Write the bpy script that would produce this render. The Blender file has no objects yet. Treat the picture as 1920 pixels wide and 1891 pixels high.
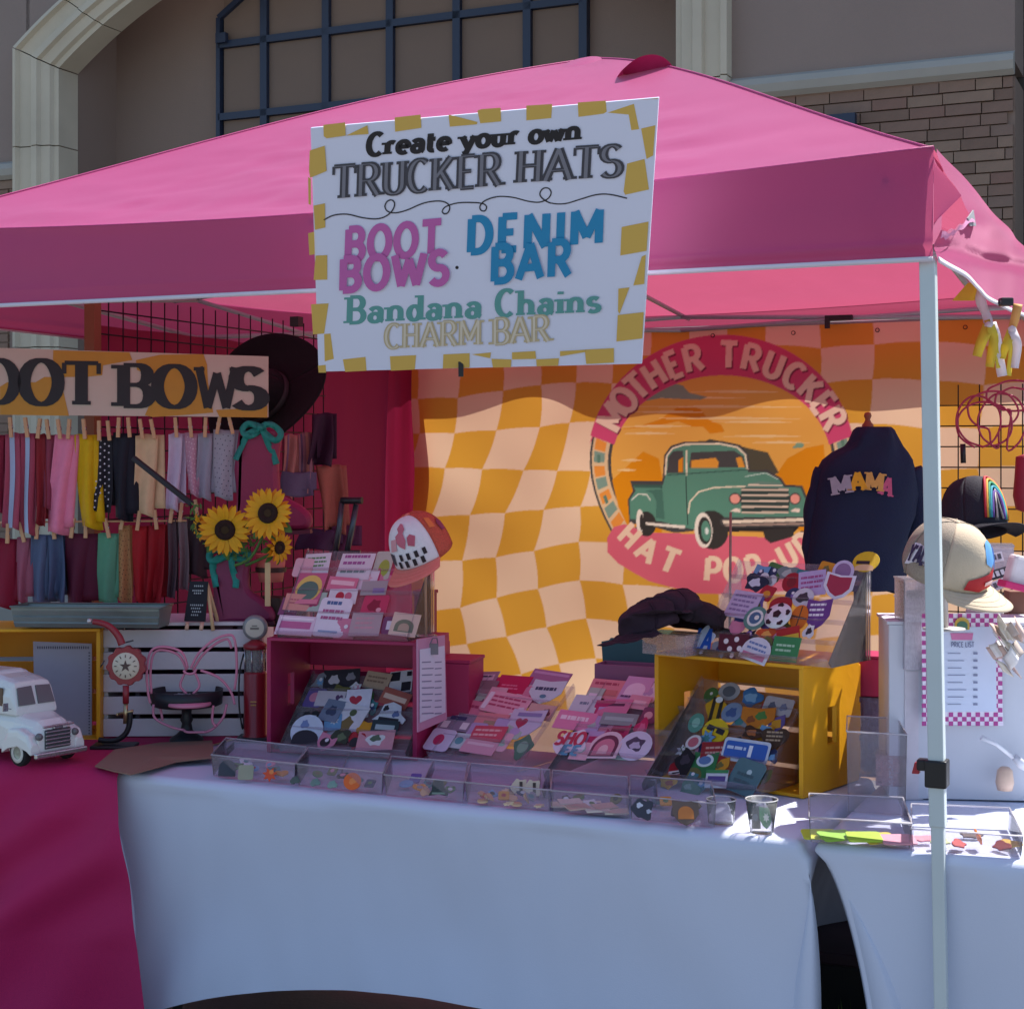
import bpy, bmesh, math, random
import numpy as np
from mathutils import Vector, Matrix, noise
random.seed(7)
R = math.radians
scene = bpy.context.scene
COL = scene.collection

# ------------------------------------------------------------ camera, sky, sun, exposure
CZ = 1.58
cam = bpy.data.objects.new('camera', bpy.data.cameras.new('camera'))
COL.objects.link(cam)
cam.location = (0, 0, CZ); cam.rotation_euler = (R(90), 0, 0)
cam.data.sensor_width = 36; cam.data.lens = 56.25
cam.data.shift_y = -0.0445
cam.data.clip_start = 0.05; cam.data.clip_end = 500
scene.camera = cam

world = bpy.data.worlds.new('World'); scene.world = world; world.use_nodes = True
wn = world.node_tree.nodes; wl = world.node_tree.links
SUN = Vector((0.549, 0.301, 1.0)).normalized()
sky = wn.new('ShaderNodeTexSky'); sky.sky_type = 'NISHITA'; sky.sun_disc = False
sky.sun_elevation = math.asin(SUN.z); sky.sun_rotation = math.atan2(SUN.x, SUN.y)
sky.air_density = 1.0; sky.dust_density = 1.0; sky.ozone_density = 1.5
wn['Background'].inputs['Strength'].default_value = 0.11
wl.new(sky.outputs[0], wn['Background'].inputs['Color'])
sl = bpy.data.lights.new('sun', 'SUN'); sl.energy = 4.9; sl.angle = R(0.53); sl.color = (1, .95, .88)
so = bpy.data.objects.new('sun', sl); COL.objects.link(so)
so.rotation_euler = SUN.to_track_quat('Z', 'Y').to_euler()
so.location = (4, 3, 9)
vs = scene.view_settings
vs.view_transform = 'Standard'; vs.look = 'None'; vs.gamma = 1.0; vs.use_curve_mapping = False
vs.exposure = 0.8
scene.cycles.transparent_max_bounces = 24
scene.cycles.max_bounces = 10

# ------------------------------------------------------------ tent frame
U = Vector((.912, -.410, 0)); V = Vector((.410, .912, 0)); ZZ = Vector((0, 0, 1))
C0 = Vector((.888, 3.37, 0))
def T(a, b, z): return C0 + U * a + V * b + ZZ * z       # a: along the front (right +), b: into the tent
ANG = math.atan2(U.y, U.x)
def lin(c): return tuple((x / 12.92 if x <= .04045 else ((x + .055) / 1.055) ** 2.4) for x in c)
def hx(h):
    h = h.lstrip('#'); return lin(tuple(int(h[i:i + 2], 16) / 255 for i in (0, 2, 4)))

# ------------------------------------------------------------ materials
_M = {}
def M(col, rough=.6, metal=0, var=.10, scale=30, bump=.0, bscale=None, trans=0, coat=0, stretch=None):
    key = (col, rough, metal, var, scale, bump, bscale, trans, coat, stretch)
    if key in _M: return _M[key]
    m = bpy.data.materials.new('surface_' + str(col).strip('#')); m.use_nodes = True
    n = m.node_tree.nodes; l = m.node_tree.links; n.clear()
    out = n.new('ShaderNodeOutputMaterial'); p = n.new('ShaderNodeBsdfPrincipled')
    c = hx(col) if isinstance(col, str) else col
    tc = n.new('ShaderNodeTexCoord'); src = tc.outputs['Object']
    if stretch:
        mp = n.new('ShaderNodeMapping'); mp.inputs['Scale'].default_value = stretch
        l.new(src, mp.inputs[0]); src = mp.outputs[0]
    nz = n.new('ShaderNodeTexNoise'); nz.inputs['Scale'].default_value = scale; nz.inputs['Detail'].default_value = 5
    l.new(src, nz.inputs['Vector'])
    mx = n.new('ShaderNodeMix'); mx.data_type = 'RGBA'
    mx.inputs[6].default_value = (*[max(0, x * (1 - var * 1.6)) for x in c], 1)
    mx.inputs[7].default_value = (*[min(1, x * (1 + var * 1.6)) for x in c], 1)
    l.new(nz.outputs['Fac'], mx.inputs[0]); l.new(mx.outputs[2], p.inputs['Base Color'])
    rr = n.new('ShaderNodeMapRange'); rr.inputs[3].default_value = max(0, rough - .08); rr.inputs[4].default_value = min(1, rough + .08)
    l.new(nz.outputs['Fac'], rr.inputs[0]); l.new(rr.outputs[0], p.inputs['Roughness'])
    p.inputs['Metallic'].default_value = metal
    p.inputs['Coat Weight'].default_value = coat
    if bump:
        b = n.new('ShaderNodeBump'); b.inputs['Strength'].default_value = min(1, bump); b.inputs['Distance'].default_value = .004
        n2 = n.new('ShaderNodeTexNoise'); n2.inputs['Scale'].default_value = bscale or scale * 6; n2.inputs['Detail'].default_value = 4
        l.new(src, n2.inputs['Vector']); l.new(n2.outputs['Fac'], b.inputs['Height']); l.new(b.outputs[0], p.inputs['Normal'])
    if trans:
        tr = n.new('ShaderNodeBsdfTranslucent'); l.new(mx.outputs[2], tr.inputs['Color'])
        ms = n.new('ShaderNodeMixShader'); ms.inputs[0].default_value = trans
        l.new(p.outputs[0], ms.inputs[1]); l.new(tr.outputs[0], ms.inputs[2]); l.new(ms.outputs[0], out.inputs[0])
    else: l.new(p.outputs[0], out.inputs[0])
    _M[key] = m
    return m
def clear_plastic(tint='#e9e6ee', op=.09):
    key = ('clear', tint, op)
    if key in _M: return _M[key]
    m = bpy.data.materials.new('clear_acrylic'); m.use_nodes = True
    n = m.node_tree.nodes; l = m.node_tree.links; n.clear()
    out = n.new('ShaderNodeOutputMaterial')
    t = n.new('ShaderNodeBsdfTransparent'); t.inputs[0].default_value = (.93, .92, .95, 1)
    g = n.new('ShaderNodeBsdfGlossy'); g.inputs['Roughness'].default_value = .06
    d = n.new('ShaderNodeBsdfPrincipled'); d.inputs['Base Color'].default_value = (*hx(tint), 1); d.inputs['Roughness'].default_value = .4
    nz = n.new('ShaderNodeTexNoise'); nz.inputs['Scale'].default_value = 14
    mr = n.new('ShaderNodeMapRange'); mr.inputs[3].default_value = op * .5; mr.inputs[4].default_value = op * 1.5
    l.new(nz.outputs['Fac'], mr.inputs[0])
    m1 = n.new('ShaderNodeMixShader'); l.new(mr.outputs[0], m1.inputs[0]); l.new(t.outputs[0], m1.inputs[1]); l.new(d.outputs[0], m1.inputs[2])
    lw = n.new('ShaderNodeLayerWeight'); lw.inputs[0].default_value = .12
    m2 = n.new('ShaderNodeMixShader'); l.new(lw.outputs['Fresnel'], m2.inputs[0]); l.new(m1.outputs[0], m2.inputs[1]); l.new(g.outputs[0], m2.inputs[2])
    l.new(m2.outputs[0], out.inputs[0]); _M[key] = m
    return m
ACR = clear_plastic()
def cloth(col, trans=.25, bump=.25, var=.05, scale=6, rough=.85): return M(col, rough, 0, var, scale, bump, 250, trans)

# ------------------------------------------------------------ things and parts
def basis(o):
    m = o.matrix_basis.copy(); p = o.parent
    while p: m = p.matrix_basis @ m; p = p.parent
    return m
def tagit(o, label=None, cat=None, group=None, kind=None):
    if label: o['label'] = label
    if cat: o['category'] = cat
    if group: o['group'] = group
    if kind: o['kind'] = kind
    return o
def thing(name, label, cat, loc=(0, 0, 0), rz=0, group=None, mat=None):
    o = bpy.data.objects.new(name, None); COL.objects.link(o); o.empty_display_size = .05
    if mat is not None: o.matrix_basis = mat
    else: o.location = loc; o.rotation_euler = (0, 0, rz)
    return tagit(o, label, cat, group)
class MB:
    def __init__(s): s.v = []; s.f = []; s.sm = []
    def add(s, vs, fs, smooth=False):
        o = len(s.v); s.v += [Vector(v) for v in vs]
        for f in fs: s.f.append([i + o for i in f]); s.sm.append(smooth)
        return s
    def box(s, c, d, m=None):
        hxx, hy, hz = d[0] / 2, d[1] / 2, d[2] / 2
        vs = [Vector((x, y, z)) for x in (-hxx, hxx) for y in (-hy, hy) for z in (-hz, hz)]
        if m is not None: vs = [m @ v for v in vs]
        vs = [v + Vector(c) for v in vs]
        return s.add(vs, [(0, 1, 3, 2), (4, 6, 7, 5), (0, 4, 5, 1), (2, 3, 7, 6), (0, 2, 6, 4), (1, 5, 7, 3)])
    def hexa(s, p):       # 8 points: bottom 4 (ccw), top 4
        return s.add(p, [(3, 2, 1, 0), (4, 5, 6, 7), (0, 1, 5, 4), (1, 2, 6, 5), (2, 3, 7, 6), (3, 0, 4, 7)])
    def tube(s, pts, r, n=8, closed=False, cap=True):
        pts = [Vector(p) for p in pts]; N = len(pts); rs = r if isinstance(r, (list, tuple)) else [r] * N
        rings = []; pu = None
        for i in range(N):
            a = pts[(i - 1) % N] if (i > 0 or closed) else pts[i]
            b = pts[(i + 1) % N] if (i < N - 1 or closed) else pts[i]
            d = (b - a).normalized()
            if pu is None: pu = d.orthogonal().normalized()
            pu = (pu - d * pu.dot(d)); pu = pu.normalized() if pu.length > 1e-6 else d.orthogonal().normalized()
            w = d.cross(pu)
            rings.append([pts[i] + (pu * math.cos(2 * math.pi * k / n) + w * math.sin(2 * math.pi * k / n)) * rs[i] for k in range(n)])
        vs = [v for rg in rings for v in rg]; fs = []
        for i in range(N if closed else N - 1):
            j = (i + 1) % N
            for k in range(n): fs.append((i * n + k, i * n + (k + 1) % n, j * n + (k + 1) % n, j * n + k))
        s.add(vs, fs, True)
        if cap and not closed:
            o = len(s.v) - len(vs)
            s.f.append([o + k for k in range(n)][::-1]); s.sm.append(False)
            s.f.append([o + (N - 1) * n + k for k in range(n)]); s.sm.append(False)
        return s
    def lathe(s, prof, n=32, c=(0, 0, 0), m=None, sx=1, sy=1):
        vs = []; fs = []; c = Vector(c)
        for (r, z) in prof:
            for k in range(n):
                v = Vector((r * sx * math.cos(2 * math.pi * k / n), r * sy * math.sin(2 * math.pi * k / n), z))
                vs.append((m @ v if m is not None else v) + c)
        for i in range(len(prof) - 1):
            for k in range(n): fs.append((i * n + k, i * n + (k + 1) % n, (i + 1) * n + (k + 1) % n, (i + 1) * n + k))
        return s.add(vs, fs, True)
    def prism(s, poly, d, o=(0, 0, 0), e1=(1, 0, 0), e2=(0, 0, 1)):   # extruded outline; d along e2 x e1 (away from viewer when e1 right, e2 up)
        o, e1, e2 = Vector(o), Vector(e1), Vector(e2); nn = e2.cross(e1)
        n = len(poly)
        vs = [o + e1 * x + e2 * y for x, y in poly] + [o + e1 * x + e2 * y + nn * d for x, y in poly]
        return s.add(vs, [list(range(n)), list(range(n, 2 * n))[::-1]] + [(i, i + n, (i + 1) % n + n, (i + 1) % n) for i in range(n)])
    def grid(s, fn, nu, nv, smooth=True):
        vs = [fn(i / nu, j / nv) for j in range(nv + 1) for i in range(nu + 1)]
        return s.add(vs, [(j * (nu + 1) + i, j * (nu + 1) + i + 1, (j + 1) * (nu + 1) + i + 1, (j + 1) * (nu + 1) + i) for j in range(nv) for i in range(nu)], smooth)
    def build(s, name, mat, parent=None, loc=None, world=False, bevel=0, solid=0, sub=0, kind=None, label=None, auto=False, solidoff=0):
        vs = s.v
        if parent is not None and world:
            im = basis(parent).inverted(); vs = [im @ v for v in vs]
        me = bpy.data.meshes.new(name)
        if parent is None and loc is None and vs:            # own origin at the base of the shape
            xs = [v.x for v in vs]; ys = [v.y for v in vs]; zs = [v.z for v in vs]
            loc = Vector(((min(xs) + max(xs)) / 2, (min(ys) + max(ys)) / 2, min(zs))); vs = [v - loc for v in vs]
        me.from_pydata([tuple(v) for v in vs], [], s.f); me.update()
        me.polygons.foreach_set('use_smooth', [bool(x) for x in s.sm])
        if mat is not None: me.materials.append(mat)
        bm = bmesh.new(); bm.from_mesh(me); bmesh.ops.recalc_face_normals(bm, faces=bm.faces)
        bm.to_mesh(me); bm.free()
        o = bpy.data.objects.new(name, me); COL.objects.link(o)
        if loc is not None: o.location = loc
        if parent is not None: o.parent = parent
        if sub: md = o.modifiers.new('sub', 'SUBSURF'); md.levels = md.render_levels = sub
        if solid: md = o.modifiers.new('solid', 'SOLIDIFY'); md.thickness = solid; md.offset = solidoff
        if bevel: md = o.modifiers.new('bevel', 'BEVEL'); md.width = bevel; md.segments = 2; md.limit_method = 'ANGLE'; md.harden_normals = False
        if label: o['label'] = label
        if kind: o['kind'] = kind
        return o
def dup(root, mat=None):
    c = root.copy(); COL.objects.link(c)
    if mat is not None: c.matrix_basis = mat
    for ch in list(root.children):
        d = dup(ch); d.parent = c
    return c
def at(px, py, Y): return Vector(((px - 960) / 3000 * Y, Y, CZ - (py - 860) / 3000 * Y))
def atz(px, py, z):   # the point of the horizontal plane z seen there
    Y = (CZ - z) * 3000 / (py - 860); return at(px, py, Y)
CAMP = Vector((0, 0, CZ))
class PL:
    def __init__(s, o, e1, e2, flat=True):
        s.o = Vector(o); s.e1 = Vector(e1).normalized(); e2 = Vector(e2); s.e2 = (e2 - s.e1 * e2.dot(s.e1)).normalized(); s.n = s.e1.cross(s.e2)
    def uv(s, px, py):
        d = Vector(((px - 960) / 3000, 1, -(py - 860) / 3000)); t = (s.o - CAMP).dot(s.n) / d.dot(s.n); p = CAMP + d * t
        return ((p - s.o).dot(s.e1), (p - s.o).dot(s.e2))
    def pt(s, a, b, h=0): return s.o + s.e1 * a + s.e2 * b + s.n * h
    def P(s, px, py, h=0): a, b = s.uv(px, py); return s.pt(a, b, h)
    def mat(s, a, b, h=0, rot=0):
        c, q = math.cos(rot), math.sin(rot); x = s.e1 * c + s.e2 * q; y = s.e2 * c - s.e1 * q
        m = Matrix((x, y, s.n)).transposed().to_4x4(); m.translation = s.pt(a, b, h); return m
    def box(s, x0, y0, x1, y1):    # picture box on this surface -> centre and size
        a, b = s.uv((x0 + x1) / 2, (y0 + y1) / 2); l = s.uv(x0, (y0 + y1) / 2); r = s.uv(x1, (y0 + y1) / 2); t = s.uv((x0 + x1) / 2, y0); d = s.uv((x0 + x1) / 2, y1)
        return a, b, abs(r[0] - l[0]), abs(t[1] - d[1])

def smooth_pts(P, k=4):
    o = []
    for i in range(len(P) - 1):
        p0, p1, p2, p3 = P[max(i - 1, 0)], P[i], P[i + 1], P[min(i + 2, len(P) - 1)]
        for t in range(k):
            t /= k; o.append(tuple(.5 * ((2 * p1[d]) + (-p0[d] + p2[d]) * t + (2 * p0[d] - 5 * p1[d] + 4 * p2[d] - p3[d]) * t * t + (-p0[d] + 3 * p1[d] - 3 * p2[d] + p3[d]) * t ** 3) for d in range(len(p1))))
    return o + [P[-1]]
# ------------------------------------------------------------ lettering: outlines of strokes with a broad nib
def arc(cx, cy, rx, ry, a0, a1, n=10): return [(cx + rx * math.cos(R(a0 + (a1 - a0) * i / n)), cy + ry * math.sin(R(a0 + (a1 - a0) * i / n))) for i in range(n + 1)]
G = {
 'A': (.86, [[(.06, 0), (.42, 1)], [(.42, 1), (.78, 0)], [(.2, .32), (.64, .32)]], [(.06, 0), (.78, 0)]),
 'B': (.78, [[(.16, 0), (.16, 1)], [(.16, 1), (.42, 1)] + arc(.42, .76, .22, .24, 90, -90)[1:] + [(.16, .52)], [(.16, .52), (.42, .52)] + arc(.42, .26, .26, .26, 90, -90)[1:] + [(.16, 0)]], [(.1, 0), (.1, 1)]),
 'C': (.78, [arc(.42, .5, .32, .5, 50, 310, 20)], []),
 'D': (.84, [[(.16, 0), (.16, 1)], [(.16, 1), (.36, 1)] + arc(.36, .5, .34, .5, 90, -90, 14)[1:] + [(.16, 0)]], [(.1, 0), (.1, 1)]),
 'E': (.7, [[(.16, 0), (.16, 1)], [(.16, 1), (.6, 1)], [(.16, .52), (.5, .52)], [(.16, 0), (.6, 0)]], [(.1, 0), (.1, 1)]),
 'F': (.68, [[(.16, 0), (.16, 1)], [(.16, 1), (.6, 1)], [(.16, .52), (.5, .52)]], [(.1, 1), (.16, 0)]),
 'H': (.86, [[(.16, 0), (.16, 1)], [(.68, 0), (.68, 1)], [(.16, .52), (.68, .52)]], [(.16, 0), (.16, 1), (.68, 0), (.68, 1)]),
 'I': (.36, [[(.18, 0), (.18, 1)]], [(.18, 0), (.18, 1)]),
 'K': (.84, [[(.16, 0), (.16, 1)], [(.66, 1), (.2, .42)], [(.34, .58), (.7, 0)]], [(.16, 0), (.16, 1), (.68, 1), (.7, 0)]),
 'L': (.66, [[(.16, 0), (.16, 1)], [(.16, 0), (.6, 0)]], [(.12, 0), (.16, 1)]),
 'M': (1.06, [[(.16, 0), (.16, 1)], [(.16, 1), (.53, .2)], [(.53, .2), (.9, 1)], [(.9, 1), (.9, 0)]], [(.16, 0), (.9, 0), (.12, 1), (.94, 1)]),
 'N': (.88, [[(.16, 0), (.16, 1)], [(.16, 1), (.7, 0)], [(.7, 0), (.7, 1)]], [(.16, 0), (.12, 1), (.7, 1)]),
 'O': (.88, [arc(.44, .5, .34, .5, 0, 360, 24)], []),
 'P': (.76, [[(.16, 0), (.16, 1)], [(.16, 1), (.42, 1)] + arc(.42, .72, .24, .28, 90, -90)[1:] + [(.16, .44)]], [(.16, 0), (.1, 1)]),
 'R': (.84, [[(.16, 0), (.16, 1)], [(.16, 1), (.42, 1)] + arc(.42, .74, .24, .26, 90, -90)[1:] + [(.16, .48)], [(.42, .48), (.72, 0)]], [(.16, 0), (.1, 1), (.74, 0)]),
 'S': (.7, [arc(.35, .745, .24, .255, 30, 270, 12) + arc(.35, .255, .26, .255, 90, -150, 12)[0:]], []),
 'T': (.8, [[(.4, 0), (.4, 1)], [(.06, 1), (.74, 1)]], [(.4, 0)]),
 'U': (.84, [[(.16, 1), (.16, .3)] + arc(.42, .28, .26, .28, 180, 360)[1:] + [(.68, 1)]], [(.16, 1), (.68, 1)]),
 'W': (1.16, [[(.08, 1), (.32, 0)], [(.32, 0), (.58, .85)], [(.58, .85), (.84, 0)], [(.84, 0), (1.08, 1)]], [(.08, 1), (1.08, 1)]),
 'X': (.8, [[(.08, 0), (.7, 1)], [(.08, 1), (.7, 0)]], []), 'Y': (.8, [[(.08, 1), (.4, .45)], [(.72, 1), (.4, .45)], [(.4, .45), (.4, 0)]], [(.4, 0)]),
 "'": (.24, [[(.12, .75), (.12, 1)]], []), '-': (.5, [[(.08, .45), (.42, .45)]], []), ' ': (.42, [], []), '.': (.3, [[(.1, .04), (.22, .04)]], []),
 'a': (.68, [[(.14, .44)] + arc(.33, .38, .19, .17, 140, 0, 8) + [(.52, .06), (.62, .01)], arc(.31, .16, .18, .16, 0, 360, 16)], []),
 'b': (.7, [arc(.38, .27, .2, .27, 0, 360, 18), [(.16, 0), (.16, .95)]], [(.1, .95)]),
 'c': (.6, [arc(.34, .27, .22, .27, 50, 310, 14)], []),
 'd': (.7, [arc(.32, .27, .2, .27, 0, 360, 18), [(.54, 0), (.54, .95)]], [(.48, .95), (.58, 0)]),
 'e': (.64, [[(.12, .29), (.54, .29)] + arc(.33, .27, .22, .27, 0, 310, 18)], []),
 'h': (.74, [[(.16, 0), (.16, .95)], [(.16, .3)] + arc(.36, .34, .2, .2, 170, 0, 8) + [(.56, 0)]], [(.16, 0), (.56, 0), (.1, .95)]),
 'i': (.36, [[(.18, 0), (.18, .54)], [(.18, .74), (.18, .84)]], [(.18, 0), (.12, .54)]),
 'n': (.74, [[(.16, 0), (.16, .54)], [(.16, .3)] + arc(.36, .34, .2, .2, 170, 0, 8) + [(.56, 0)]], [(.16, 0), (.56, 0), (.1, .54)]),
 'o': (.66, [arc(.33, .27, .23, .27, 0, 360, 18)], []),
 'r': (.54, [[(.16, 0), (.16, .54)], [(.16, .3)] + arc(.34, .34, .18, .2, 170, 50, 6)], [(.16, 0), (.1, .54)]),
 's': (.56, [arc(.29, .4, .17, .14, 30, 270, 10) + arc(.29, .13, .19, .13, 90, -150, 10)], []),
 't': (.5, [[(.2, .8), (.2, .14)] + arc(.34, .14, .14, .14, 180, 290, 6)[1:], [(.06, .54), (.42, .54)]], []),
 'u': (.74, [[(.16, .54), (.16, .22)] + arc(.35, .2, .19, .2, 180, 360, 8)[1:] + [(.54, .54)], [(.54, .54), (.54, 0)]], [(.12, .54), (.5, .54), (.6, 0)]),
 'w': (.94, [[(.08, .54), (.28, 0)], [(.28, 0), (.46, .5)], [(.46, .5), (.66, 0)], [(.66, 0), (.84, .54)]], [(.08, .54), (.84, .54)]),
 'y': (.7, [[(.08, .54), (.34, .02)], [(.62, .54), (.3, -.2), (.14, -.26)]], [(.08, .54), (.62, .54)]),
}
def ribbon(pts, wf):
    """quads along a polyline; wf(dx,dy) -> half width"""
    n = len(pts); out = []
    closed = n > 3 and abs(pts[0][0] - pts[-1][0]) < 1e-6 and abs(pts[0][1] - pts[-1][1]) < 1e-6
    L = []
    for i in range(n):
        if closed: a = pts[(i - 1) % (n - 1)]; b = pts[(i + 1) % (n - 1)]
        else: a = pts[max(i - 1, 0)]; b = pts[min(i + 1, n - 1)]
        dx, dy = b[0] - a[0], b[1] - a[1]; q = math.hypot(dx, dy) or 1; dx /= q; dy /= q
        w = wf(dx, dy); L.append(((pts[i][0] - dy * w, pts[i][1] + dx * w), (pts[i][0] + dy * w, pts[i][1] - dx * w)))
    return [(L[i][0], L[i][1], L[i + 1][1], L[i + 1][0]) for i in range(n - 1)]
def glyph(ch, hv=.1, lt=.05, serif=.11, slab=.045, ext=True):
    w, st, sf = G[ch]; polys = []
    for k, p in enumerate(st):
        wf = lambda dx, dy: lt + (hv - lt) * min(1, abs(dy) * 1.05) ** 1.5
        polys.append(ribbon(p, wf))
    if serif:
        for (x, y) in sf:
            up = 1 if y == 0 else -1
            if ch == 'T' and k is not None and (x, y) == sf[0]:
                for xx in (.05, .75): polys.append([((xx - slab, 1), (xx + slab, 1), (xx + slab, .74), (xx - slab, .74))])
            polys.append([((x - hv - serif, y), (x + hv + serif, y), (x + hv + serif, y + up * slab * 2), (x - hv - serif, y + up * slab * 2))])
    return w, polys
def textpolys(txt, sp=.0, slant=0, squeeze=1, **k):
    x = 0; out = []
    for ch in txt:
        w, pl = glyph(ch, **k)
        for grp in pl: out.append([tuple(((a + x) * 1 + b * slant, b) for a, b in q) for q in grp])
        x += w + sp
    return out, x - sp
def put_text(mb, pl, txt, p0, p1, ptop, h=.0012, **k):
    """p0/p1: ends of the base line in picture measure, ptop: top of the first letter (on surface pl)"""
    gr, W = textpolys(txt, **k)
    for gi, grp in enumerate(gr):
        hh = h + .00004 * (gi % 60)
        for q in grp:
            vs = []
            for x, y in q:
                t = x / W
                X = p0[0] + (p1[0] - p0[0]) * t + (ptop[0] - p0[0]) * y; Y = p0[1] + (p1[1] - p0[1]) * t + (ptop[1] - p0[1]) * y
                vs.append(pl.P(X, Y, hh))
            mb.add(vs, [(0, 1, 2, 3)])
def uv_text(mb, txt, x0, y0, w, h, z=.001, **k):      # lettering in local x,y at height z
    gr, W = textpolys(txt, **k)
    for gi, grp in enumerate(gr):
        for q in grp: mb.add([(x0 + a / W * w, y0 + b * h, z + .00004 * (gi % 60)) for a, b in q], [(0, 1, 2, 3)])
def px_poly(mb, pl, pts, h): mb.add([pl.P(x, y, h) for x, y in pts], [list(range(len(pts)))])

# ============================================================ GROUND
g = MB(); g.grid(lambda s, t: Vector((-70 + 140 * s, -30 + 120 * t, 0)), 20, 20, False)
tagit(g.build('ground', M('#6b6866', .9, 0, .18, 3, .5, 60), loc=(0, 0, 0)), kind='structure')
g = MB(); g.hexa([T(-14, 8.6, .004), T(9, 8.6, .004), T(9, 10.49, .004), T(-14, 10.49, .004), T(-14, 8.6, .14), T(9, 8.6, .14), T(9, 10.49, .14), T(-14, 10.49, .14)])
tagit(g.build('pavement', M('#a39d93', .85, 0, .1, 4, .3, 80)), kind='structure')
# strip of lawn between the car park and the pavement
g = MB()
rg = random.Random(3)
for i in range(9000):
    p = T(rg.uniform(-2, 4.5), rg.uniform(5.2, 7.6), .0); h = rg.uniform(.03, .09); a = rg.uniform(0, 6.3); dx, dy = math.cos(a) * .006, math.sin(a) * .006
    lx, ly = rg.uniform(-.03, .03), rg.uniform(-.03, .03)
    g.add([p + Vector((dx, dy, 0)), p - Vector((dx, dy, 0)), p + Vector((lx, ly, h))], [(0, 1, 2)])
tagit(g.build('grass', M('#5d7a2e', .7, 0, .25, 3)), 'short green grass behind the market stall', 'grass', kind='stuff')

# ============================================================ BUILDING
BW = 10.5                                                # plane of the front wall
WP = PL(T(0, BW, 0), U, ZZ)
stucco = M('#93837a', .9, 0, .08, .8, .6, 70); stucco2 = M('#8c7a6f', .9, 0, .08, .8, .6, 70)
stone = M('#c9c0ab', .75, 0, .13, 1.8, .5, 40); ledge_m = M('#a7a59c', .7, 0, .06, 3, .3, 50)
navy = M('#26334c', .45, 0, .08, 8)
bld = thing('store_building', 'tan stucco store front with stone arch, blue window grid and brick wall behind the tent', 'building', T(-3, BW, 0), ANG)
WALLTOP = 8.6
a_l = WP.uv(101, 300)[0]; aL0 = WP.uv(42, 300)[0]; aL1 = WP.uv(160, 300)[0]; aR0 = WP.uv(1279, 100)[0]; aR1 = WP.uv(1372, 100)[0]; aEnd = WP.uv(1903, 200)[0]
zl = WP.uv(42, 95)[1]
def wbox(mb, a0, a1, z0, z1, b0, b1):
    mb.hexa([T(a0, b0, z0), T(a1, b0, z0), T(a1, b1, z0), T(a0, b1, z0), T(a0, b0, z1), T(a1, b0, z1), T(a1, b1, z1), T(a0, b1, z1)])
zLedgeL = WP.uv(20, 318)[1]; zLedge = WP.uv(1640, 141)[1]
m = MB(); wbox(m, aL0 - 6, aL0 + .1, 0, WALLTOP, BW, BW + .6)
m.build('wall', stucco, bld, world=True)
m = MB(); wbox(m, aR1 - .1, aEnd, zLedge, WALLTOP, BW, BW + .6); m.build('wall', stucco, bld, world=True)
wdt = .52; aL1 = aL0 + wdt; aR0 = aR1 - wdt
m = MB(); wbox(m, aL1 - 1.2, aR0 + .6, 0, WALLTOP, BW + 1.0, BW + 1.5); m.build('recessed_wall', stucco2, bld, world=True)
m = MB(); wbox(m, aL1 - .12, aL1 - .02, 0, WALLTOP, BW + .05, BW + 1.0); m.build('reveal', stucco2, bld, world=True)
m = MB(); wbox(m, aR0 + .02, aR0 + .12, 0, WALLTOP, BW + .05, BW + 1.0); m.build('reveal', stucco2, bld, world=True)
# stone surround: profile swept along the pilasters and the arch, cut into blocks
wdt = .52; aL1 = aL0 + wdt; aR0 = aR1 - wdt
acx = (aL0 + aR1) / 2; arx = (aR1 - aL0) / 2
prof = [(0, .0), (0, .16), (.10, .18), (.14, .12), (.42, .10), (.46, .14), (.62, .15), (.66, .10), (.86, .08), (.9, .03), (1, .02), (1, -.30)]   # (share of width, how far proud)
def arch_pt(th, q):      # th 180 (left spring) .. 0 (right), q share from outer to inner
    ex = 1.0
    ph = 52 + (180 - th) / 180 * 76; ph = 180 - ph
    k = math.cos(R(52)); s0 = math.sin(R(52)); cc, ss = math.cos(R(ph)), math.sin(R(ph))
    ox = acx + arx / k * cc; oz = zl + arx / k * (ss - s0)
    ix = acx + (arx - wdt) / k * cc; iz = zl - .25 + (arx - wdt) / k * (ss - s0)
    return ox + (ix - ox) * q, oz + (iz - oz) * q
def block(rows):
    mb = MB(); n = len(prof); vs = []; fs = []
    for rw in rows:
        for q, d in prof: a, z = rw(q); vs.append(T(a, BW - d, z))
    for i in range(len(rows) - 1):
        for k in range(n - 1): fs.append((i * n + k, i * n + k + 1, (i + 1) * n + k + 1, (i + 1) * n + k))
    mb.add(vs, fs + [list(range(n)), [(len(rows) - 1) * n + k for k in range(n)]]); return mb
zj = WP.uv(100, 275)[1]
for side in (0, 1):
    A = (lambda q: aL0 + wdt * q) if side == 0 else (lambda q: aR1 - wdt * q)
    zz = [0, zj - 2.2, zj - 1.1, zj, None]
    for i in range(4):
        lo = (zz[i] or 0) + .006
        if zz[i + 1] is not None: rows = [lambda q, lo=lo: (A(q), lo), lambda q, z=zz[i + 1]: (A(q), z - .006)]
        else: rows = [lambda q, lo=lo: (A(q), lo), lambda q: (A(q), zl - .25 * q - .008)]
        block(rows).build('stone_block', stone, bld, world=True)
ths = [180, 163, 146, 129, 112, 95, 78, 61, 44, 27, 14, 0]
for i in range(len(ths) - 1):
    t0, t1 = ths[i] - .12, ths[i + 1] + .12
    rows = [(lambda q, th=t0 + (t1 - t0) * k / 5: arch_pt(th, q)) for k in range(6)]
    block(rows).build('stone_block', stone, bld, world=True)
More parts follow.
